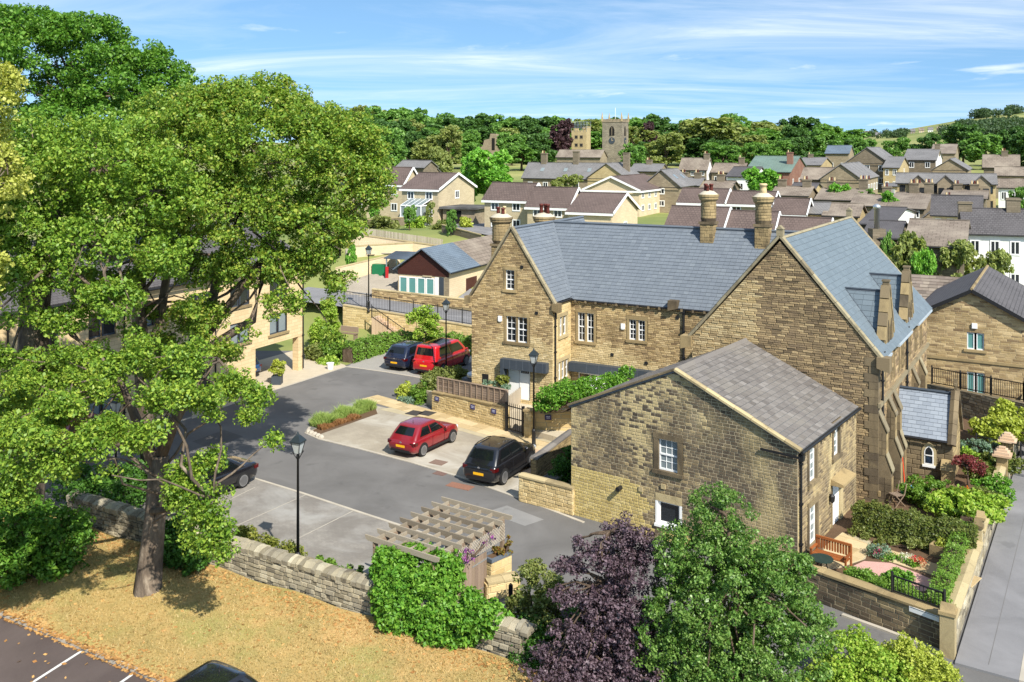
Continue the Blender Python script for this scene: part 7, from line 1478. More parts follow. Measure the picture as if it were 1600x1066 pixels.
tree('sycamore_tree', 'spreading many-stemmed sycamore with brown seed clusters over the flats', G(235, 770), [[(G(235, 770), .42)]+T((228, 660, 39, .36), (222, 560, 39, .33), (216, 480, 39, .28), (222, 400, 39, .2), (240, 320, 39, .1)), T((226, 600, 39, .25), (250, 500, 39.2, .2), (262, 420, 39.4, .16), (300, 330, 39.6, .08)), T((232, 640, 39, .28), (320, 540, 39.5, .22), (332, 470, 39.6, .2), (345, 400, 39.8, .16), (380, 320, 40, .08)), T((325, 520, 39.5, .2), (370, 460, 39.4, .16), (405, 410, 39.2, .12), (450, 340, 39, .06)), T((300, 560, 39.4, .2), (395, 500, 40.4, .18), (412, 430, 40.6, .15), (420, 380, 40.8, .12), (500, 310, 41, .06)), T((412, 430, 40.6, .1), (480, 420, 40, .07), (530, 400, 39.6, .03))],
     [CL(290, 235, 39, 125, 100), CL(420, 225, 39, 125, 95), CL(530, 255, 39.5, 78, 85), CL(350, 330, 38.5, 130, 60), CL(500, 355, 39, 75, 65), CL(455, 420, 39, 44, 28), CL(190, 320, 38.5, 100, 70), CL(580, 290, 39.5, 40, 56), CL(330, 425, 38.6, 50, 26), CL(400, 150, 40, 85, 32), CL(260, 400, 38.6, 56, 30), CL(522, 455, 39, 20, 32), CL(410, 410, 38.8, 70, 36), CL(330, 180, 40, 70, 50), CL(480, 190, 40, 70, 40), CL(560, 215, 40, 44, 36), CL(150, 440, 38, 50, 24), CL(520, 520, 39.5, 14, 20), CL(350, 545, 38.4, 30, 16), CL(300, 490, 38.4, 36, 18)]+scatter(6, 12, 180, 480, 395, 540, 36.5, 39.5, 12, 26, lambda x, y: x > 395 and y > 440 or (x > 260 and y < 470))+[CL(440, 470, 37.6, 34, 22), CL(500, 400, 39, 30, 30), CL(530, 440, 39.4, 18, 26)],
     175000, .125, M['l_seed'], 103, 2500, (.2, .48), limbs=48, r_l=.075, shell=.35, low=.55)
tree('dark_green_tree', 'tall dark green domed tree rising at the top left', G(110, 665), [[(G(110, 665), .5)]+T((108, 500, 50, .42), (112, 350, 50, .35), (120, 250, 50, .25), (120, 170, 50, .12))], [CL(90, 105, 50, 140, 85), CL(205, 150, 50, 105, 75), CL(10, 120, 50, 125, 105), CL(272, 175, 49.5, 58, 58), CL(150, 220, 49, 140, 70), CL(40, 40, 50, 66, 28), CL(130, 55, 50, 66, 28), CL(210, 90, 50, 50, 26), CL(270, 130, 50, 40, 22)], 85000, .17, M['l_dome'], 104, 850, (.3, .7), limbs=10, low=.3, shell=.7)
tree('lime_tree', 'pale yellow-green tree leaning in at the left edge', G(-70, 960), [[(G(-70, 960), .35)]+T((-70, 700, 29, .3), (-66, 400, 29, .2), (-50, 200, 29, .08))], [CL(-20, 150, 28.5, 55, 60), CL(-8, 285, 28, 48, 55), CL(-60, 230, 29, 70, 110), CL(-50, 430, 28.5, 50, 80)], 19000, .13, M['l_lime'], 105, 320, (.2, .42), limbs=8)
# unseen crowns added just outside the left edge to shade the lawn
tree('sycamore_tree', 'sycamore added outside the frame at the lower left to shade the lawn', Vector((-17.5, 24, 0)), [[(Vector((-17.5, 24, 0)), .4), (Vector((-17.4, 24.2, 4)), .32), (Vector((-17.6, 24.4, 8)), .15)]], [(Vector((-18, 24.5, 8)), (2.6, 2.6, 1.8)), (Vector((-15.9, 25.2, 6.6)), (1.2, 1.5, 1.1))], 11000, .2, M['l_sycf'], 106, 110, (.4, .8), limbs=6)
# ---- right foreground
tree('birch_tree', 'leafy green birch in front of the sooty cottage', Vector((6.1, 24.6, 0)), [[(Vector((6.1, 24.6, 0)), .14), (Vector((6.05, 24.6, 1.8)), .11), (Vector((5.9, 24.7, 3.6)), .07), (Vector((5.7, 24.7, 5.2)), .025)]],
     [CL(1125, 800, 25, 52, 40), CL(1115, 860, 25, 92, 50), CL(1190, 895, 25, 80, 55), CL(1085, 940, 24.8, 85, 62), CL(1205, 975, 24.8, 95, 62), CL(1050, 1010, 24.6, 66, 50), CL(1150, 1040, 24.4, 140, 60), CL(1260, 960, 25, 42, 45), CL(1240, 890, 25.2, 36, 30), CL(1060, 880, 25, 36, 30), CL(1120, 1120, 24, 150, 60)], 105000, .075, M['l_birch'], 111, 1700, (.1, .25), 'bark2', 40, droop=.8, low=.7, shell=.2, r_l=.035)
tree('copper_beech', 'dark purple copper-leaved tree in the foreground', Vector((2.4, 25.4, 0)), [[(Vector((2.4, 25.4, 0)), .12), (Vector((2.45, 25.5, 1.5)), .1), (Vector((2.6, 25.6, 3)), .06), (Vector((2.7, 25.6, 4.4)), .02)]],
     [CL(975, 835, 25.6, 44, 26), CL(930, 868, 25.6, 40, 22), CL(985, 885, 25.5, 52, 32), CL(950, 935, 25.4, 62, 32), CL(910, 985, 25.2, 52, 24), CL(985, 985, 25.1, 60, 38), CL(880, 1048, 24.8, 62, 16), CL(960, 1050, 24.8, 90, 36), CL(1015, 845, 25.7, 22, 16), CL(890, 885, 25.7, 30, 10), CL(880, 930, 25.5, 26, 12), CL(860, 1020, 25, 30, 10), CL(905, 845, 25.7, 16, 8)], 44000, .072, M['l_purp'], 112, 1150, (.08, .2), 'bark2', 46, low=.7, shell=.15, up=.7, r_l=.03)
bush('bright lime-green shrub at the bottom right', [CL(1330, 1035, 26, 55, 50), CL(1375, 1060, 26, 50, 40), CL(1300, 1075, 25.6, 50, 40)], 17000, .09, M['l_bright'], 113, (.12, .3)); bush('pale yellow-green flowering shrub beside the corner pier', [CL(1435, 1045, 26.2, 45, 36), CL(1410, 1020, 26.4, 25, 25), CL(1465, 1068, 26.2, 40, 30)], 11000, .08, M['l_gold'], 114, (.1, .25))
bush('loose olive shrub between stone planter and purple tree', [CL(838, 915, 28.5, 38, 36), CL(815, 950, 28.3, 28, 30), CL(870, 940, 28, 32, 32), CL(850, 970, 27.8, 46, 30)], 8000, .09, M['l_olive'], 115, (.1, .26), shell=.2); bush('dark leafy undergrowth below the purple tree', [CL(830, 1010, 27, 55, 38), CL(880, 1035, 26.6, 55, 34), CL(900, 985, 27, 40, 30)], 13000, .09, M['l_dark'], 116, (.12, .3))
bush('bright green creeper smothering pergola and wall end', [CL(645, 884, 29.5, 58, 30, 28), CL(608, 890, 29.4, 26, 38), CL(695, 892, 29.1, 26, 32), CL(606, 935, 28.6, 26, 34), CL(650, 925, 28.5, 60, 40, 26), CL(690, 950, 28.0, 66, 40, 24), CL(640, 968, 28.0, 46, 34, 20), CL(745, 972, 27.3, 46, 36, 22), CL(705, 988, 27.4, 56, 26, 18), CL(770, 968, 27.1, 24, 26)], 56000, .115, M['l_ivy'], 117, (.12, .26), 900, name='creeper', cat='creeper', shell=.45, up=.35)
bush('purple clematis flowers on the pergola trellis', [(Vector((-.9, 30.9, 1.95)), (.35, .5, .22)), (Vector((-1.5, 29.9, 1.9)), (.35, .5, .2))], 260, .07, LM('clematis_flower', '8a4a90', 'a85a9c', '70408a', '5a7a30'), 118, (.06, .14), name='clematis', cat='climber')
bush('orange-leaved planting in the stone planter', [(G(768.5, 926)+Vector((.35, .55, 1.15)), (.35, .3, .18)), (G(768.5, 926)+Vector((.55, .65, 1.4)), (.12, .12, .4))], 700, .08, LM('rusty_leaf', '9a5a30', '7a7a30', '86502c', '6a8a30'), 119, (.06, .12))
# ---- left shrubs and beds
bush('large glossy laurel at the lower left edge', [CL(35, 830, 32, 70, 55), CL(100, 840, 32.5, 42, 40), CL(15, 880, 31.5, 60, 30), CL(85, 880, 32, 40, 22)], 17000, .13, M['l_dome'], 121, (.18, .4)); bush('dark evergreen shrub behind the wall left of the trunk', [CL(170, 770, 37.5, 55, 28), CL(205, 745, 39, 40, 26), CL(125, 755, 38, 40, 30)], 9000, .12, M['l_dark'], 122, (.18, .4)); bush('dark ivy clump where the front trunk meets the wall', [CL(275, 850, 32.6, 32, 36), CL(300, 870, 32, 26, 22)], 6000, .12, M['l_dark'], 123, (.14, .3))
bush('golden low hedge behind the dry-stone wall', [CL(380, 848, 33.4, 26, 22), CL(415, 858, 33.2, 26, 20), CL(450, 868, 32.8, 24, 17)], 9000, .075, M['l_ylw'], 124, (.1, .2), name='low_hedge', cat='hedge'); bush('low green ground cover behind the wall near the creeper', [CL(500, 886, 32, 30, 10), CL(545, 900, 31.4, 30, 10)], 3500, .08, M['l_hedge'], 125, (.08, .16))
def tuft(label, p0, p1, n, h, m, seed, w=.35, name='grass_clump', z=0.0):
    r = np.random.default_rng(seed); p0, p1 = np.array(p0[:2]), np.array(p1[:2]); root = thing(name, (*p0, z), 0, label, 'grasses'); t = r.uniform(0, 1, n); dirn = (p1-p0)/np.linalg.norm(p1-p0); pn = np.array([-dirn[1], dirn[0]])
    b = np.zeros((n, 3)); b[:, :2] = (p1-p0)*t[:, None]+pn*(r.uniform(-1, 1, n)*w)[:, None]; lean = r.normal(size=(n, 2))*.35; hh = h*r.uniform(.5, 1.1, n)*(.75+.25*np.sin(t*17+seed))
    tip = b+np.stack([lean[:, 0]*hh, lean[:, 1]*hh, hh], 1); mid = b+np.stack([lean[:, 0]*hh*.3, lean[:, 1]*hh*.3, hh*.55], 1); s = r.normal(size=(n, 2)); s /= np.linalg.norm(s, axis=1)[:, None]; s = np.concatenate([s*.022, np.zeros((n, 1))], 1)
    link(bpy.data.objects.new('blades', np_mesh('blades', np.stack([b-s*.6, mid+s, tip, mid-s], 1).reshape(-1, 3), np.arange(4*n).reshape(n, 4), m)), root); return root
tuft('feathery grass border along the end bay beside the road', G(492, 668), G(580, 638), 9000, .62, M['l_grass'], 131, .42); tuft('brown grass fringe at the foot of the feathery border', G(500, 672), G(560, 652), 3500, .3, LM('russet_blade', '8a5a3a', 'a0764a', '70502c'), 132, .25)
flat('planting_bed', g((482, 675), (494, 681), (590, 647), (586, 636)), .012, M['soil'])
ks = random.Random(4)
for i in range(5): k = thing('kerb_stone', G(482+i*5, 676+i*2.2)+Vector((0, 0, .0)), ks.uniform(0, 3), 'small pale edging stone at the tip of the grass border', 'stone', 'pale edging stones'); b = MB(); b.lathe((0, 0, -.03), [(.14, 0), (.16, .1), (.1, .19), (.02, .21)], 6); b.build('boulder', M['kerb'], k)
bush('yellow variegated shrub left of the plaque wall', [CL(630, 613, 56, 15, 14), CL(636, 622, 55.6, 12, 9)], 2600, .13, M['l_gold'], 133, (.14, .3)); bush('grey-green lavender mound in front of the plaque wall end', [CL(640, 627, 54.8, 18, 9)], 1600, .1, M['l_teal'], 134, (.1, .22)); bush('dark green shrub at the plaque wall end', [CL(660, 615, 54.8, 16, 20), CL(655, 628, 54.6, 14, 10)], 4200, .12, M['l_hedge'], 135, (.14, .32)); bush('loose arching shrub in front of the red van', [CL(690, 590, 55.5, 30, 15), CL(715, 588, 55.5, 22, 14), CL(672, 600, 55.2, 20, 16)], 5200, .12, M['l_olive'], 136, (.14, .34))
hedge('clipped bright green hedge behind the parked van and navy car', [G(543, 567), G(575, 556), G(612, 546), G(660, 544), G(742, 553)], 1.1, 1.15, 9000, .16, M['l_hedge'], 137)
flat('planting_bed', g((470, 548), (541, 571), (612, 545), (742, 553), (745, 520), (600, 505), (480, 520)), .01, M['grassland'])
flat('gravel_patch', g((520, 545), (560, 530), (590, 528), (560, 545)), .016, plain('cream_gravel', hx('c9b48c'), .95, .1, 20, .4))
for i, (x, y, Y, rx, rz, mt, lb) in enumerate(((500, 520, 69, 20, 22, 'l_bright', 'light green shrub right of the flats corner'), (520, 545, 66.5, 22, 16, 'l_hedge', 'leafy shrub at the start of the clipped hedge'), (492, 552, 66, 16, 16, 'l_olive', 'olive shrub beside the flats column'), (512, 566, 64.5, 13, 8, 'l_bright', 'small potted shrub beside the flats column'), (515, 490, 72, 12, 30, 'l_bright', 'tall thin climber on the ramp wall'))): bush(lb, [CL(x, y, Y, rx, rz), CL(x+6, y+6, Y-.4, rx*.7, rz*.7)], 3200, .15, M[mt], 140+i, (.18, .4))
tree('young_tree', 'small fresh green tree behind the red van', P(664, 543, 67.5), [T((664, 545, 67.5, .06), (662, 525, 67.5, .05), (660, 505, 67.5, .03))], [CL(650, 500, 67.5, 18, 14), CL(675, 505, 67.5, 18, 15), CL(660, 488, 67.5, 18, 12), CL(665, 520, 67.3, 20, 10)], 3200, .16, M['l_bright'], 146, 90, (.18, .38), 'bark2', 8, shell=.2, r_l=.03)
b_ = thing('park_bench', P(527, 529, 70), R(-25), 'dark wooden bench on the gravel patch by the ramp wall', 'bench'); b = MB(); b.box((0, 0, .4), (1.6, .45, .45)); b.build('seat', M['wood_g'], b_); b = MB(); b.box((0, .42, .5), (1.6, .47, .9)); b.build('backrest', M['wood_g'], b_)
for x in (.1, 1.5): b = MB(); b.box((x-.04, 0, 0), (x+.04, .45, .4)); b.build('leg', M['wood_g'], b_)
pt_ = thing('plant_pot', G(516, 577), 0, 'white pot at the edge of the forecourt', 'pot'); b = MB(); b.lathe((0, 0, 0), [(.18, 0), (.25, .4), (.27, .42), (.22, .42)], 12); b.build('pot', M['white'], pt_); pt2 = thing('plant_pot', G(433, 600), 0, 'dark square planter by the flats doorway', 'pot'); b = MB(); b.box((-.3, -.3, 0), (.3, .3, .55)); b.build('pot', M['zinc'], pt2); bush('yellow-green shrub in the dark square planter', [(G(433, 600)+Vector((0, 0, 1.0)), (.55, .55, .5))], 1500, .12, M['l_gold'], 148, (.1, .25), stems=False)
# ---- courtyard and hall gardens
bush('green garden hedge behind the cream wall', [CL(858, 622, 46.5, 22, 18), CL(888, 612, 46.8, 28, 18), CL(925, 603, 47, 30, 14), CL(958, 600, 47.2, 26, 14), CL(978, 585, 47.6, 12, 16), CL(845, 632, 46.4, 12, 12)], 14000, .1, M['l_ivy'], 151, (.12, .28), name='garden_hedge', cat='hedge'); bush('dark shrub inside the small walled yard beside the cottage', [CL(880, 735, 41.2, 18, 24), CL(893, 715, 41.4, 14, 18)], 4500, .1, M['l_dark'], 152, (.12, .25)); bush('spiky low plants on the small terrace', [CL(765, 600, 51.5, 14, 6), CL(787, 606, 51.2, 14, 6)], 1500, .1, M['l_teal'], 153, (.08, .18)); bush('potted leafy plant beside the cabinet on the terrace', [CL(786, 594, 51.4, 9, 8)], 900, .12, M['l_ylw'], 154, (.1, .2))
Z5 = lambda px, py: G(px, py, .5)
hedge('dark brownish clipped hedge below the hall buttresses', [Z5(1338, 826), Z5(1400, 842), Z5(1460, 856), Z5(1525, 868)], .75, .95, 15000, .085, M['l_hedged'], 161, .5); hedge('bright clipped hedge behind the lane wall', [lw0+lwn*.75+lwd*.3, lw1+lwn*.6-lwd*.2], .42, .6, 12000, .08, M['l_hedge'], 162, .5); hedge('bright clipped hedge along the street wall', [S0+SD*.8-SN*.6, S0+SD*t1-SN*.6], .5, .75, 7000, .08, M['l_hedge'], 163, .5); hedge('short hedge between the street gateposts', [S0+SD*(t1+1.2)-SN*.65, S0+SD*(t1+3.2)-SN*.65], .5, .75, 2200, .08, M['l_hedge'], 164, .5)
for i, (cl, nl, sz, mt, lb) in enumerate((
    ([(Z5(1403, 912)+Vector((0, 0, .2)), (.45, .3, .24))], 4200, .07, 'l_ivy', 'low round bush with yellow flowers on the pink gravel'),
    ([(Z5(1500, 822)+Vector((0, 0, .75)), (1.2, .8, .6)), (Z5(1540, 818)+Vector((0, 0, .6)), (.9, .7, .5)), (Z5(1478, 812)+Vector((0, 0, .6)), (.7, .6, .5))], 6500, .15, 'l_bright', 'broad yellow-green shrub in the hall garden by the street'),
    ([(Z5(1455, 790)+Vector((0, 0, .5)), (1.1, .7, .6)), (Z5(1430, 785)+Vector((0, 0, .5)), (.7, .5, .5))], 5000, .09, 'l_hedge', 'rounded green shrub below the porch window'),
    ([(Z5(1554, 790)+Vector((0, 0, .6)), (.8, .7, .7))], 3500, .09, 'l_ivy', 'green shrub in front of the stepped gate piers'),
    ([(Z5(1540, 802)+Vector((0, 0, .5)), (.8, .6, .45))], 2200, .09, 'l_olive', 'dull olive shrub left of the street wall'),
    ([(Z5(1580, 700)+Vector((0, 0, 1.0)), (1.9, 1.4, 1.1)), (Z5(1560, 702)+Vector((0, 0, .8)), (1.2, 1.0, .9))], 6500, .16, 'l_gold', 'large yellow-green shrub near the yellow house'),
    ([(Z5(1530, 715)+Vector((0, 0, .4)), (1.3, .8, .5))], 3000, .11, 'l_teal', 'blue-grey shrub beyond the hall porch'),
    ([(Z5(1560, 742)+Vector((0, 0, .45)), (1.2, .8, .5)), (Z5(1540, 752)+Vector((0, 0, .3)), (.8, .6, .4))], 4200, .1, 'l_hedged', 'mixed low shrub behind the stepped gate piers'),
    ([(Z5(1516, 728)+Vector((0, 0, .3)), (.25, 1.4, .35))], 1600, .12, 'l_bright', 'strap-leaved plants along the porch wall'),
    ([(Z5(1370, 868)+Vector((0, 0, .15)), (.4, .3, .22))], 900, .07, 'l_teal', 'silvery plants at the start of the flower bed'),
    ([(Z5(1398, 876)+Vector((0, 0, .08)), (.38, .16, .1)), (Z5(1425, 884)+Vector((0, 0, .08)), (.32, .16, .1))], 900, .06, 'l_ivy', 'green flower-bed plants between path and pink gravel'),
    ([(Z5(1345, 838)+Vector((0, 0, .15)), (.5, .3, .25)), (Z5(1385, 850)+Vector((0, 0, .12)), (.4, .25, .2)), (Z5(1430, 862)+Vector((0, 0, .15)), (.4, .25, .2))], 1700, .07, 'l_olive', 'straggly border plants under the dark hedge'),
    ([(Z5(1476, 868)+Vector((0, 0, .45)), (.3, .2, .15))], 500, .06, 'l_gold', 'yellow plant growing in the stone trough'))): bush(lb, cl, nl, sz, M[mt], 170+i, (.08, .22) if sz < .12 else (.15, .35))
tree('acer_tree', 'small dark red acer beside the porch buttress', Z5(1512, 765), [[(Z5(1512, 765), .04), (Z5(1512, 765)+Vector((0, 0, .9)), .03)]], [(Z5(1512, 765)+Vector((-.1, 0, 1.15)), (.55, .5, .25)), (Z5(1512, 765)+Vector((.4, -.1, .95)), (.35, .3, .2))], 1600, .08, M['l_red'], 190, 40, (.1, .2), 'bark2', 6)
for i, (px, py, c1, lb) in enumerate(((1372, 871, 'c0407a', 'pink flowers at the start of the flower bed'), (1432, 884, 'c02a2e', 'red flowers in the bed beside the path'), (1417, 878, 'e0dcd0', 'white flowers in the bed beside the path'), (1508, 772, 'd8781e', 'orange flowers beside the red acer'), (1440, 888, 'c86a4a', 'coral flowers at the end of the flower bed'))): bush(lb, [(Z5(px, py)+Vector((0, 0, .22)), (.22, .18, .1))], 160, .055, LM('petal_'+c1, c1, c1, '5f8a30'), 195+i, (.05, .1), name='flowers', cat='flowers', stems=False)
railing('iron railing on the rubble wall before the yellow house', [P(1456, 600, 52), P(1600, 628, 46.5), P(1680, 645, 44)], .95, .13, 2.2)
wall_run('rubble_wall', 'dark rubble wall under the railing before the yellow house', (P(1448, 640, 52.2).x, 52.2, 0), (P(1680, 640, 44.2).x, 44.2, 0), zat(602, 52), zat(646, 44.2), .4, 'dry', 'mortar_d', (.1, .2), (.2, .5), 'none', 60, seed=25, thick=(.02, .06))
railing('low railing between hall porch and the yellow-green shrub', [hallR(2.9, 8.2)+Vector((0, 0, .5)), hallR(6.6, 7.2)+Vector((0, 0, .5))], 1.05, .16, 1.6)

# ---- trees of the middle and far distance: five kinds built once, then copied one by one
KIND = {}
def kind_tree(key, m, seed, n=9500, size=.05, shape=(.42, .42, .40), lobes=9):
    rng = random.Random(seed); root = bpy.data.objects.new('broadleaf_tree', None); cl = [(Vector((0, 0, .52)), tuple(s*.8 for s in shape))]
    for i in range(lobes): a = i*2.4+rng.uniform(0, .5); r_ = rng.uniform(.16, .27); z = rng.uniform(.2, .82); cl.append((Vector((math.cos(a)*r_, math.sin(a)*r_, z)), (rng.uniform(.13, .2),)*2+(rng.uniform(.11, .16),)))
    cen, rad = sprays(cl, 190, (.04, .085), seed, .5, .6); b = MB(); b.tube([(0, 0, -.1), (.005, 0, .2), (0, 0, .5)], [.03, .022, .01], 7)
    for i in range(8): limb(b, (0, 0, rng.uniform(.2, .45)), cl[1+i % lobes][0], .012, .003, rng, 5)
    KIND[key] = (b.mesh('trunk', M['bark2'], True), leaf_mesh('crown', cen, rad, n, size, seed, m))
M['l_far1'] = LM('far_dark_green', '36582a', '456a30', '567a38', '688a42'); M['l_far2'] = LM('far_mid_green', '4a7430', '5e8a38', '749c42', '88aa50'); M['l_far3'] = LM('far_olive_green', '66763c', '7c8a46', '929c50', 'a6a85e'); M['l_far4'] = LM('far_copper', '38262a', '4a3236', '5c4244', trans=.15)
M['l_far5'] = LM('far_bright_green', '4f8a26', '64a02e', '80b43c', '98c450')
for i, (k_, m_) in enumerate((('dark', 'l_far1'), ('mid', 'l_far2'), ('olive', 'l_far3'), ('copper', 'l_far4'), ('bright', 'l_far5'))): kind_tree(k_, M[m_], 301+i); kind_tree(k_+'2', M[m_], 331+i, shape=(.38, .46, .44), lobes=11)
WORD = dict(dark='dark green', mid='mid-green', olive='olive-green', copper='dark copper-purple', bright='bright green')
def far_tree(kind, px, ytop, Y, wpx, where, group=None, rot=0.0, ground=None, row=''):
    X = (px-800)/F*Y; zg = float(ht(X, Y)) if ground is None else ground; hgt = max(3.0, (zat(ytop, Y)-zg)/.97); wd = wpx*Y/F/.84
    root = thing('broadleaf_tree', (X, Y, zg), rot, WORD[kind.rstrip('2')]+row+' tree '+where, 'tree', group); root.scale = (wd, wd, hgt)
    t_, c_ = KIND[kind]; link(bpy.data.objects.new('trunk', t_), root); link(bpy.data.objects.new('crown', c_), root); return root
rg = random.Random(77)
def where_of(px):
    for lim, w in ((600, 'in the wood at the far left'), (690, 'in the wood above the left estate house'), (755, 'in the wood left of the castle ruin'), (800, 'in the wood around the castle ruin'), (872, 'in the wood between ruin and gatehouse'), (938, 'in the wood behind the castle gatehouse'), (990, 'in the wood behind the church tower'), (1060, 'in the wood just right of the church tower'), (1130, 'in the wood well right of the church tower'), (1200, 'in the wood above the green metal roof'), (1270, 'in the wood left of the stone mill'), (1340, 'at the right end of the long wood')):
        if px < lim: return w
    return 'in the valley at the far right'
GRP = 'trees of the long wood behind the town'
kinds = ['dark', 'mid', 'olive', 'dark2', 'mid2', 'olive2', 'dark', 'mid']
def sky_top(px): return float(np.interp(px, [520, 560, 610, 650, 700, 760, 830, 900, 960, 1010, 1060, 1110, 1160, 1210, 1260, 1300, 1335], [176, 170, 168, 172, 183, 182, 180, 186, 184, 180, 184, 178, 186, 184, 190, 194, 206]))
px = 515
while px < 1335:                                  # skyline row
    far_tree(rg.choice(kinds), px, sky_top(px)+rg.uniform(-6, 5), rg.uniform(400, 440), rg.uniform(62, 90), where_of(px), GRP, rg.uniform(0, 6), row=' skyline'); px += rg.uniform(20, 28)
px = 525
while px < 1330:                                  # second row
    if not (893 < px < 926 or 944 < px < 984): far_tree(rg.choice(kinds), px, sky_top(px)+rg.uniform(10, 24), rg.uniform(345, 385), rg.uniform(54, 84), where_of(px), GRP, rg.uniform(0, 6), row=' mid-depth')
    px += rg.uniform(22, 32)
px = 540
while px < 1330:                                  # front row
    if not (860 < px < 1000 or 735 < px < 800): far_tree(rg.choice(kinds), px, sky_top(px)+rg.uniform(28, 46), rg.uniform(255, 310), rg.uniform(46, 72), where_of(px), GRP, rg.uniform(0, 6), row=' front-row')
    px += rg.uniform(24, 36)
for k_, px, yt, Y, w, lb in (('copper', 874, 186, 322, 46, 'left of the castle gatehouse'), ('dark', 835, 188, 318, 62, 'with dense dome between ruin and copper beech'), ('mid', 800, 205, 300, 50, 'below the dome left of the copper beech'), ('bright', 765, 232, 138, 84, 'in front of the school roof'), ('bright2', 735, 240, 142, 50, 'left of the tallest bright tree before the school'), ('olive', 1106, 179, 300, 120, 'with huge pale dome right of the church tower'), ('olive2', 1040, 207, 270, 70, 'right beside the church tower'), ('mid', 990, 222, 235, 46, 'in front of the church tower corner'), ('olive', 1170, 207, 280, 60, 'left of the green metal roof'), ('mid2', 1130, 222, 260, 60, 'below the huge pale dome'), ('copper', 1012, 190, 345, 30, 'behind and right of the church tower'), ('dark', 1240, 196, 300, 56, 'behind the green metal roof'), ('mid', 1290, 200, 310, 60, 'behind the blue-roofed house'), ('dark2', 650, 200, 280, 60, 'above the left estate house'), ('olive2', 700, 195, 260, 54, 'in front of the ruin wood'), ('mid2', 600, 190, 240, 70, 'behind the left estate houses'), ('dark', 560, 200, 200, 70, 'rising over the half-hidden estate house'), ('olive', 690, 225, 210, 40, 'right above the conservatory house'),
    ('bright', 1196, 262, 135, 66, 'with umbrella crown in the middle of the town'), ('olive2', 885, 272, 140, 52, 'in front of the school gables'), ('bright2', 1392, 296, 118, 34, 'below the schoolhouse windows'), ('bright', 1312, 286, 126, 40, 'left below the schoolhouse'), ('mid2', 1350, 294, 124, 30, 'beside the schoolhouse wall'), ('mid', 1350, 212, 260, 46, 'behind the stone mill, left'), ('mid2', 1400, 214, 262, 44, 'behind the stone mill, middle'), ('dark', 1445, 208, 270, 56, 'behind the white-ended block'), ('dark2', 1505, 190, 300, 60, 'with tall crown right of the white-ended block'), ('mid', 1536, 204, 270, 64, 'above the low stone range'), ('dark', 1580, 198, 290, 56, 'above the far right terrace'), ('copper', 1560, 212, 300, 34, 'among the far right trees'), ('dark2', 1612, 205, 270, 60, 'at the right edge above the town'), ('mid2', 1600, 290, 118, 40, 'at the right edge below the warehouse'), ('mid', 1470, 218, 320, 40, 'far behind the low stone range')):
    far_tree(k_, px, yt, Y, w, lb, None, rg.uniform(0, 6))
for k_, px, yt, Y, w, lb in (('olive', 1412, 352, 75, 72, 'with round sandy crown behind the hall ridge end'), ('olive2', 1488, 372, 75, 84, 'wide and bushy above the slate-roofed range'), ('olive', 1545, 380, 74, 66, 'bushy, left of the white house'), ('bright', 1440, 388, 73, 44, 'low and vivid behind the hall dormers'), ('mid', 1384, 358, 76, 34, 'dark beside the silver flue')):
    far_tree(k_, px, yt, Y, w, lb, None, rg.uniform(0, 6))
for i, (px, py, Y, rx, rz, mt, lb) in enumerate(((652, 350, 106, 14, 10, 'l_bright', 'bright shrub below the conservatory'), (690, 358, 104, 16, 12, 'l_olive', 'olive shrub on the bank below the garage'), (728, 350, 104, 6, 9, 'l_gold', 'golden clipped conifer beside the garage'), (715, 368, 102, 16, 8, 'l_bright', 'bright shrub on the bank above the nursery'), (600, 350, 105, 22, 12, 'l_olive', 'shrub bank above the slatted fence'), (565, 425, 88, 12, 14, 'l_bright', 'bright shrub in front of the pale terrace wall'), (620, 372, 104, 30, 6, 'l_mid' if 'l_mid' in M else 'l_hedge', 'low green planting behind the slatted fence'), (670, 372, 103.5, 26, 6, 'l_grass', 'pale grassy bank behind the slatted fence'))): bush(lb, [CL(px, py, Y, rx, rz)], 1300, .3, M[mt], 400+i, (.3, .6), stems=False)
for i, (k_, px, py, w, h, lb) in enumerate((('mid', 640, 362, 24, 20, 'small, below the left estate houses'), ('olive', 560, 372, 26, 22, 'small, at the left end of the slatted fence'), ('bright', 585, 352, 20, 18, 'small, above the slatted fence'), ('mid2', 705, 372, 18, 16, 'small, beside the rubble garden wall'), ('olive2', 672, 354, 16, 14, 'small, beside the conservatory'), ('bright2', 548, 430, 18, 22, 'small, at the left end of the nursery yard'), ('mid', 1050, 318, 26, 20, 'small, right of the long pale house'), ('olive', 1022, 330, 20, 14, 'small, behind the blue ridge'), ('mid', 870, 284, 20, 14, 'small, in front of the school'), ('mid2', 1085, 282, 18, 14, 'small, below the white-gabled house'), ('olive2', 1232, 292, 26, 16, 'small, below the red brick hall'), ('mid', 1265, 300, 22, 14, 'small, left of the dark stone-roofed row'), ('bright', 1160, 300, 20, 14, 'small, behind the tall chimneys'), ('mid2', 1480, 292, 22, 14, 'small, in front of the warehouse'), ('olive', 1010, 262, 26, 18, 'small, right of the school gables'))):
    Y = terr_Y(px, py, 80, 1.0) or 150; far_tree(k_, px, py-h, Y, w, lb, None, i*1.3)
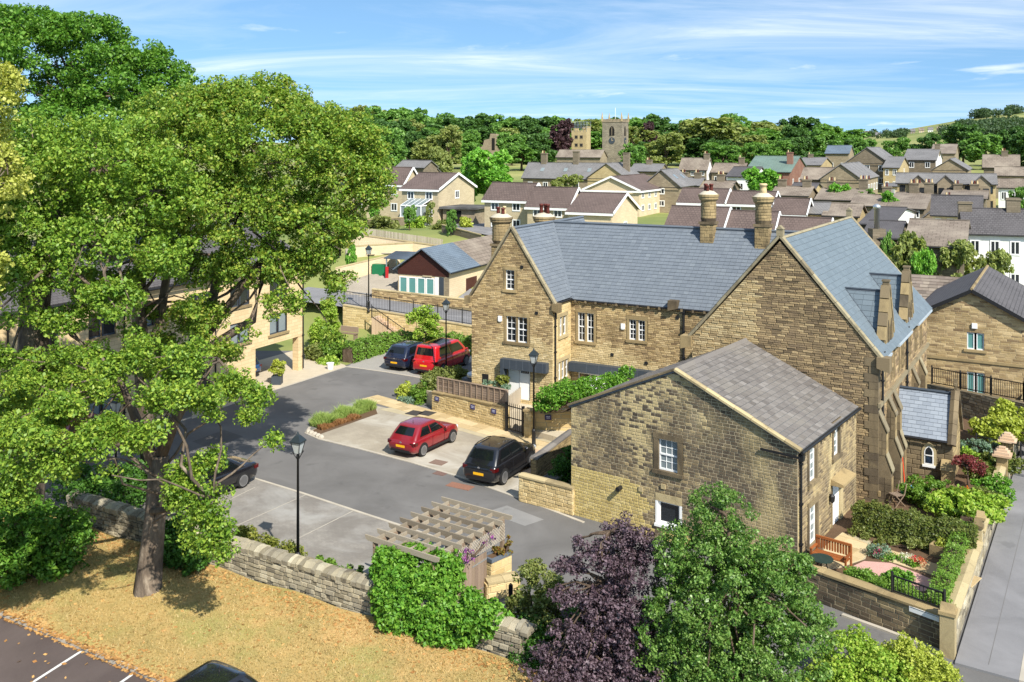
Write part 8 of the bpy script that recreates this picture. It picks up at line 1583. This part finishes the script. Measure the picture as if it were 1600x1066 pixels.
# far woods and hedgerows on the hillside
cen, rad = [], []; rr = np.random.default_rng(9)
def wood(x0, y0, x1, y1, n, r0, r1, jy=3):
    for i in range(n):
        t = rr.uniform(); px, py = x0+(x1-x0)*t, y0+(y1-y0)*t+rr.uniform(-jy, jy); Y = terr_Y(px, py)
        if Y is None: continue
        X = (px-800)/F*Y; r_ = rr.uniform(r0, r1); cen.append((X, Y, float(ht(X, Y))+r_*.6)); rad.append(r_)
wood(1372, 193, 1480, 182, 70, 5, 9); wood(1470, 186, 1600, 172, 150, 5, 10, 6); wood(1540, 176, 1640, 168, 60, 6, 10, 4); wood(1330, 215, 1420, 213, 30, 4, 7); wood(1500, 200, 1640, 196, 60, 5, 8, 5); wood(1470, 212, 1640, 208, 60, 5, 8, 4); wood(1335, 199, 1372, 194, 14, 3, 6, 2)
fw = bpy.data.objects.new('far_wood', leaf_mesh('far_wood', cen, rad, 26000, 2.2, 5, LM('distant_wood', '344a2c', '405736', '4d6540', '5a704a'))); tag(link(fw), 'distant dark woods strung along the right-hand hillside', 'wood', None, 'stuff')
# ---- grass blades, fallen leaves on the lawn
n = 46000; r = np.random.default_rng(3); a_ = r.uniform(-12, 24, n); b_ = r.uniform(-5.25, -.25, n); zz_ = lawn_z(a_, b_)
base = np.stack([WO.x+WA.x*a_+WB.x*b_, WO.y+WA.y*a_+WB.y*b_, zz_], 1); hh = r.uniform(.03, .09, n); ln_ = r.normal(size=(n, 2))*.6; tip = base+np.stack([ln_[:, 0]*hh, ln_[:, 1]*hh, hh], 1); s = r.normal(size=(n, 2)); s /= np.linalg.norm(s, axis=1)[:, None]; s = np.concatenate([s*.014, np.zeros((n, 1))], 1)
tag(link(bpy.data.objects.new('lawn_grass', np_mesh('lawn_grass', np.stack([base-s, base+s, tip], 1).reshape(-1, 3), np.arange(3*n).reshape(n, 3), M['l_dry']))), 'short parched yellow grass in front of the dry-stone wall', 'grass', None, 'stuff')
n = 9000; k = r.uniform(size=n); a_ = r.uniform(-12, 24, n); b_ = np.where(k < .6, -5.4+np.abs(r.normal(size=n))*.28-.12, np.where(k < .85, -.25-np.abs(r.normal(size=n))*.5, r.uniform(-5.2, -.3, n))); b_ = np.where((k > .97), r.uniform(-8, -5.5, n), b_)
zz_ = np.where(b_ > -5.25, lawn_z(a_, np.maximum(b_, -5.25)), np.where(b_ < -5.46, .012, .1))+.012; p = np.stack([WO.x+WA.x*a_+WB.x*b_, WO.y+WA.y*a_+WB.y*b_, zz_], 1); th = r.uniform(0, 6.28, n); s = r.uniform(.035, .085, n); ax = np.stack([np.cos(th)*s, np.sin(th)*s, r.uniform(-.2, .3, n)*s], 1); ay = np.stack([-np.sin(th)*s*.6, np.cos(th)*s*.6, r.uniform(-.2, .3, n)*s], 1)
tag(link(bpy.data.objects.new('fallen_leaves', np_mesh('fallen_leaves', np.stack([p-ax, p-ay, p+ax, p+ay], 1).reshape(-1, 3), np.arange(4*n).reshape(n, 4), M['l_lit']))), 'orange-brown fallen leaves along the kerb and wall foot', 'leaves', None, 'stuff')
bush('rough green weeds on the parched lawn below the creeper', [(G(590, 1005, .1), (.9, .5, .12)), (G(640, 1015, .1), (.6, .4, .1))], 2200, .07, M['l_grass'], 420, (.06, .14), name='weeds', cat='weeds', stems=False)
# ------------------------------------------------------------------ labels: tell look-alikes apart by their order in the picture
ORD = ['leftmost', 'second from left', 'third from left', 'fourth from left', 'fifth from left', 'sixth from left', 'seventh from left', 'eighth from left', 'ninth from left', 'tenth from left', 'eleventh from left', 'twelfth from left', 'thirteenth from left', 'fourteenth from left', 'fifteenth from left']
same = {}
for o in bpy.data.objects:
    if o.parent is None and o.get('label') and o.get('kind') is None: same.setdefault(o['label'], []).append(o)
for lb, os_ in same.items():
    if len(os_) > 1:
        for k, o in enumerate(sorted(os_, key=lambda q_: q_.location.x/max(1, q_.location.y))): o['label'] = lb+', '+ORD[min(k, 14)]
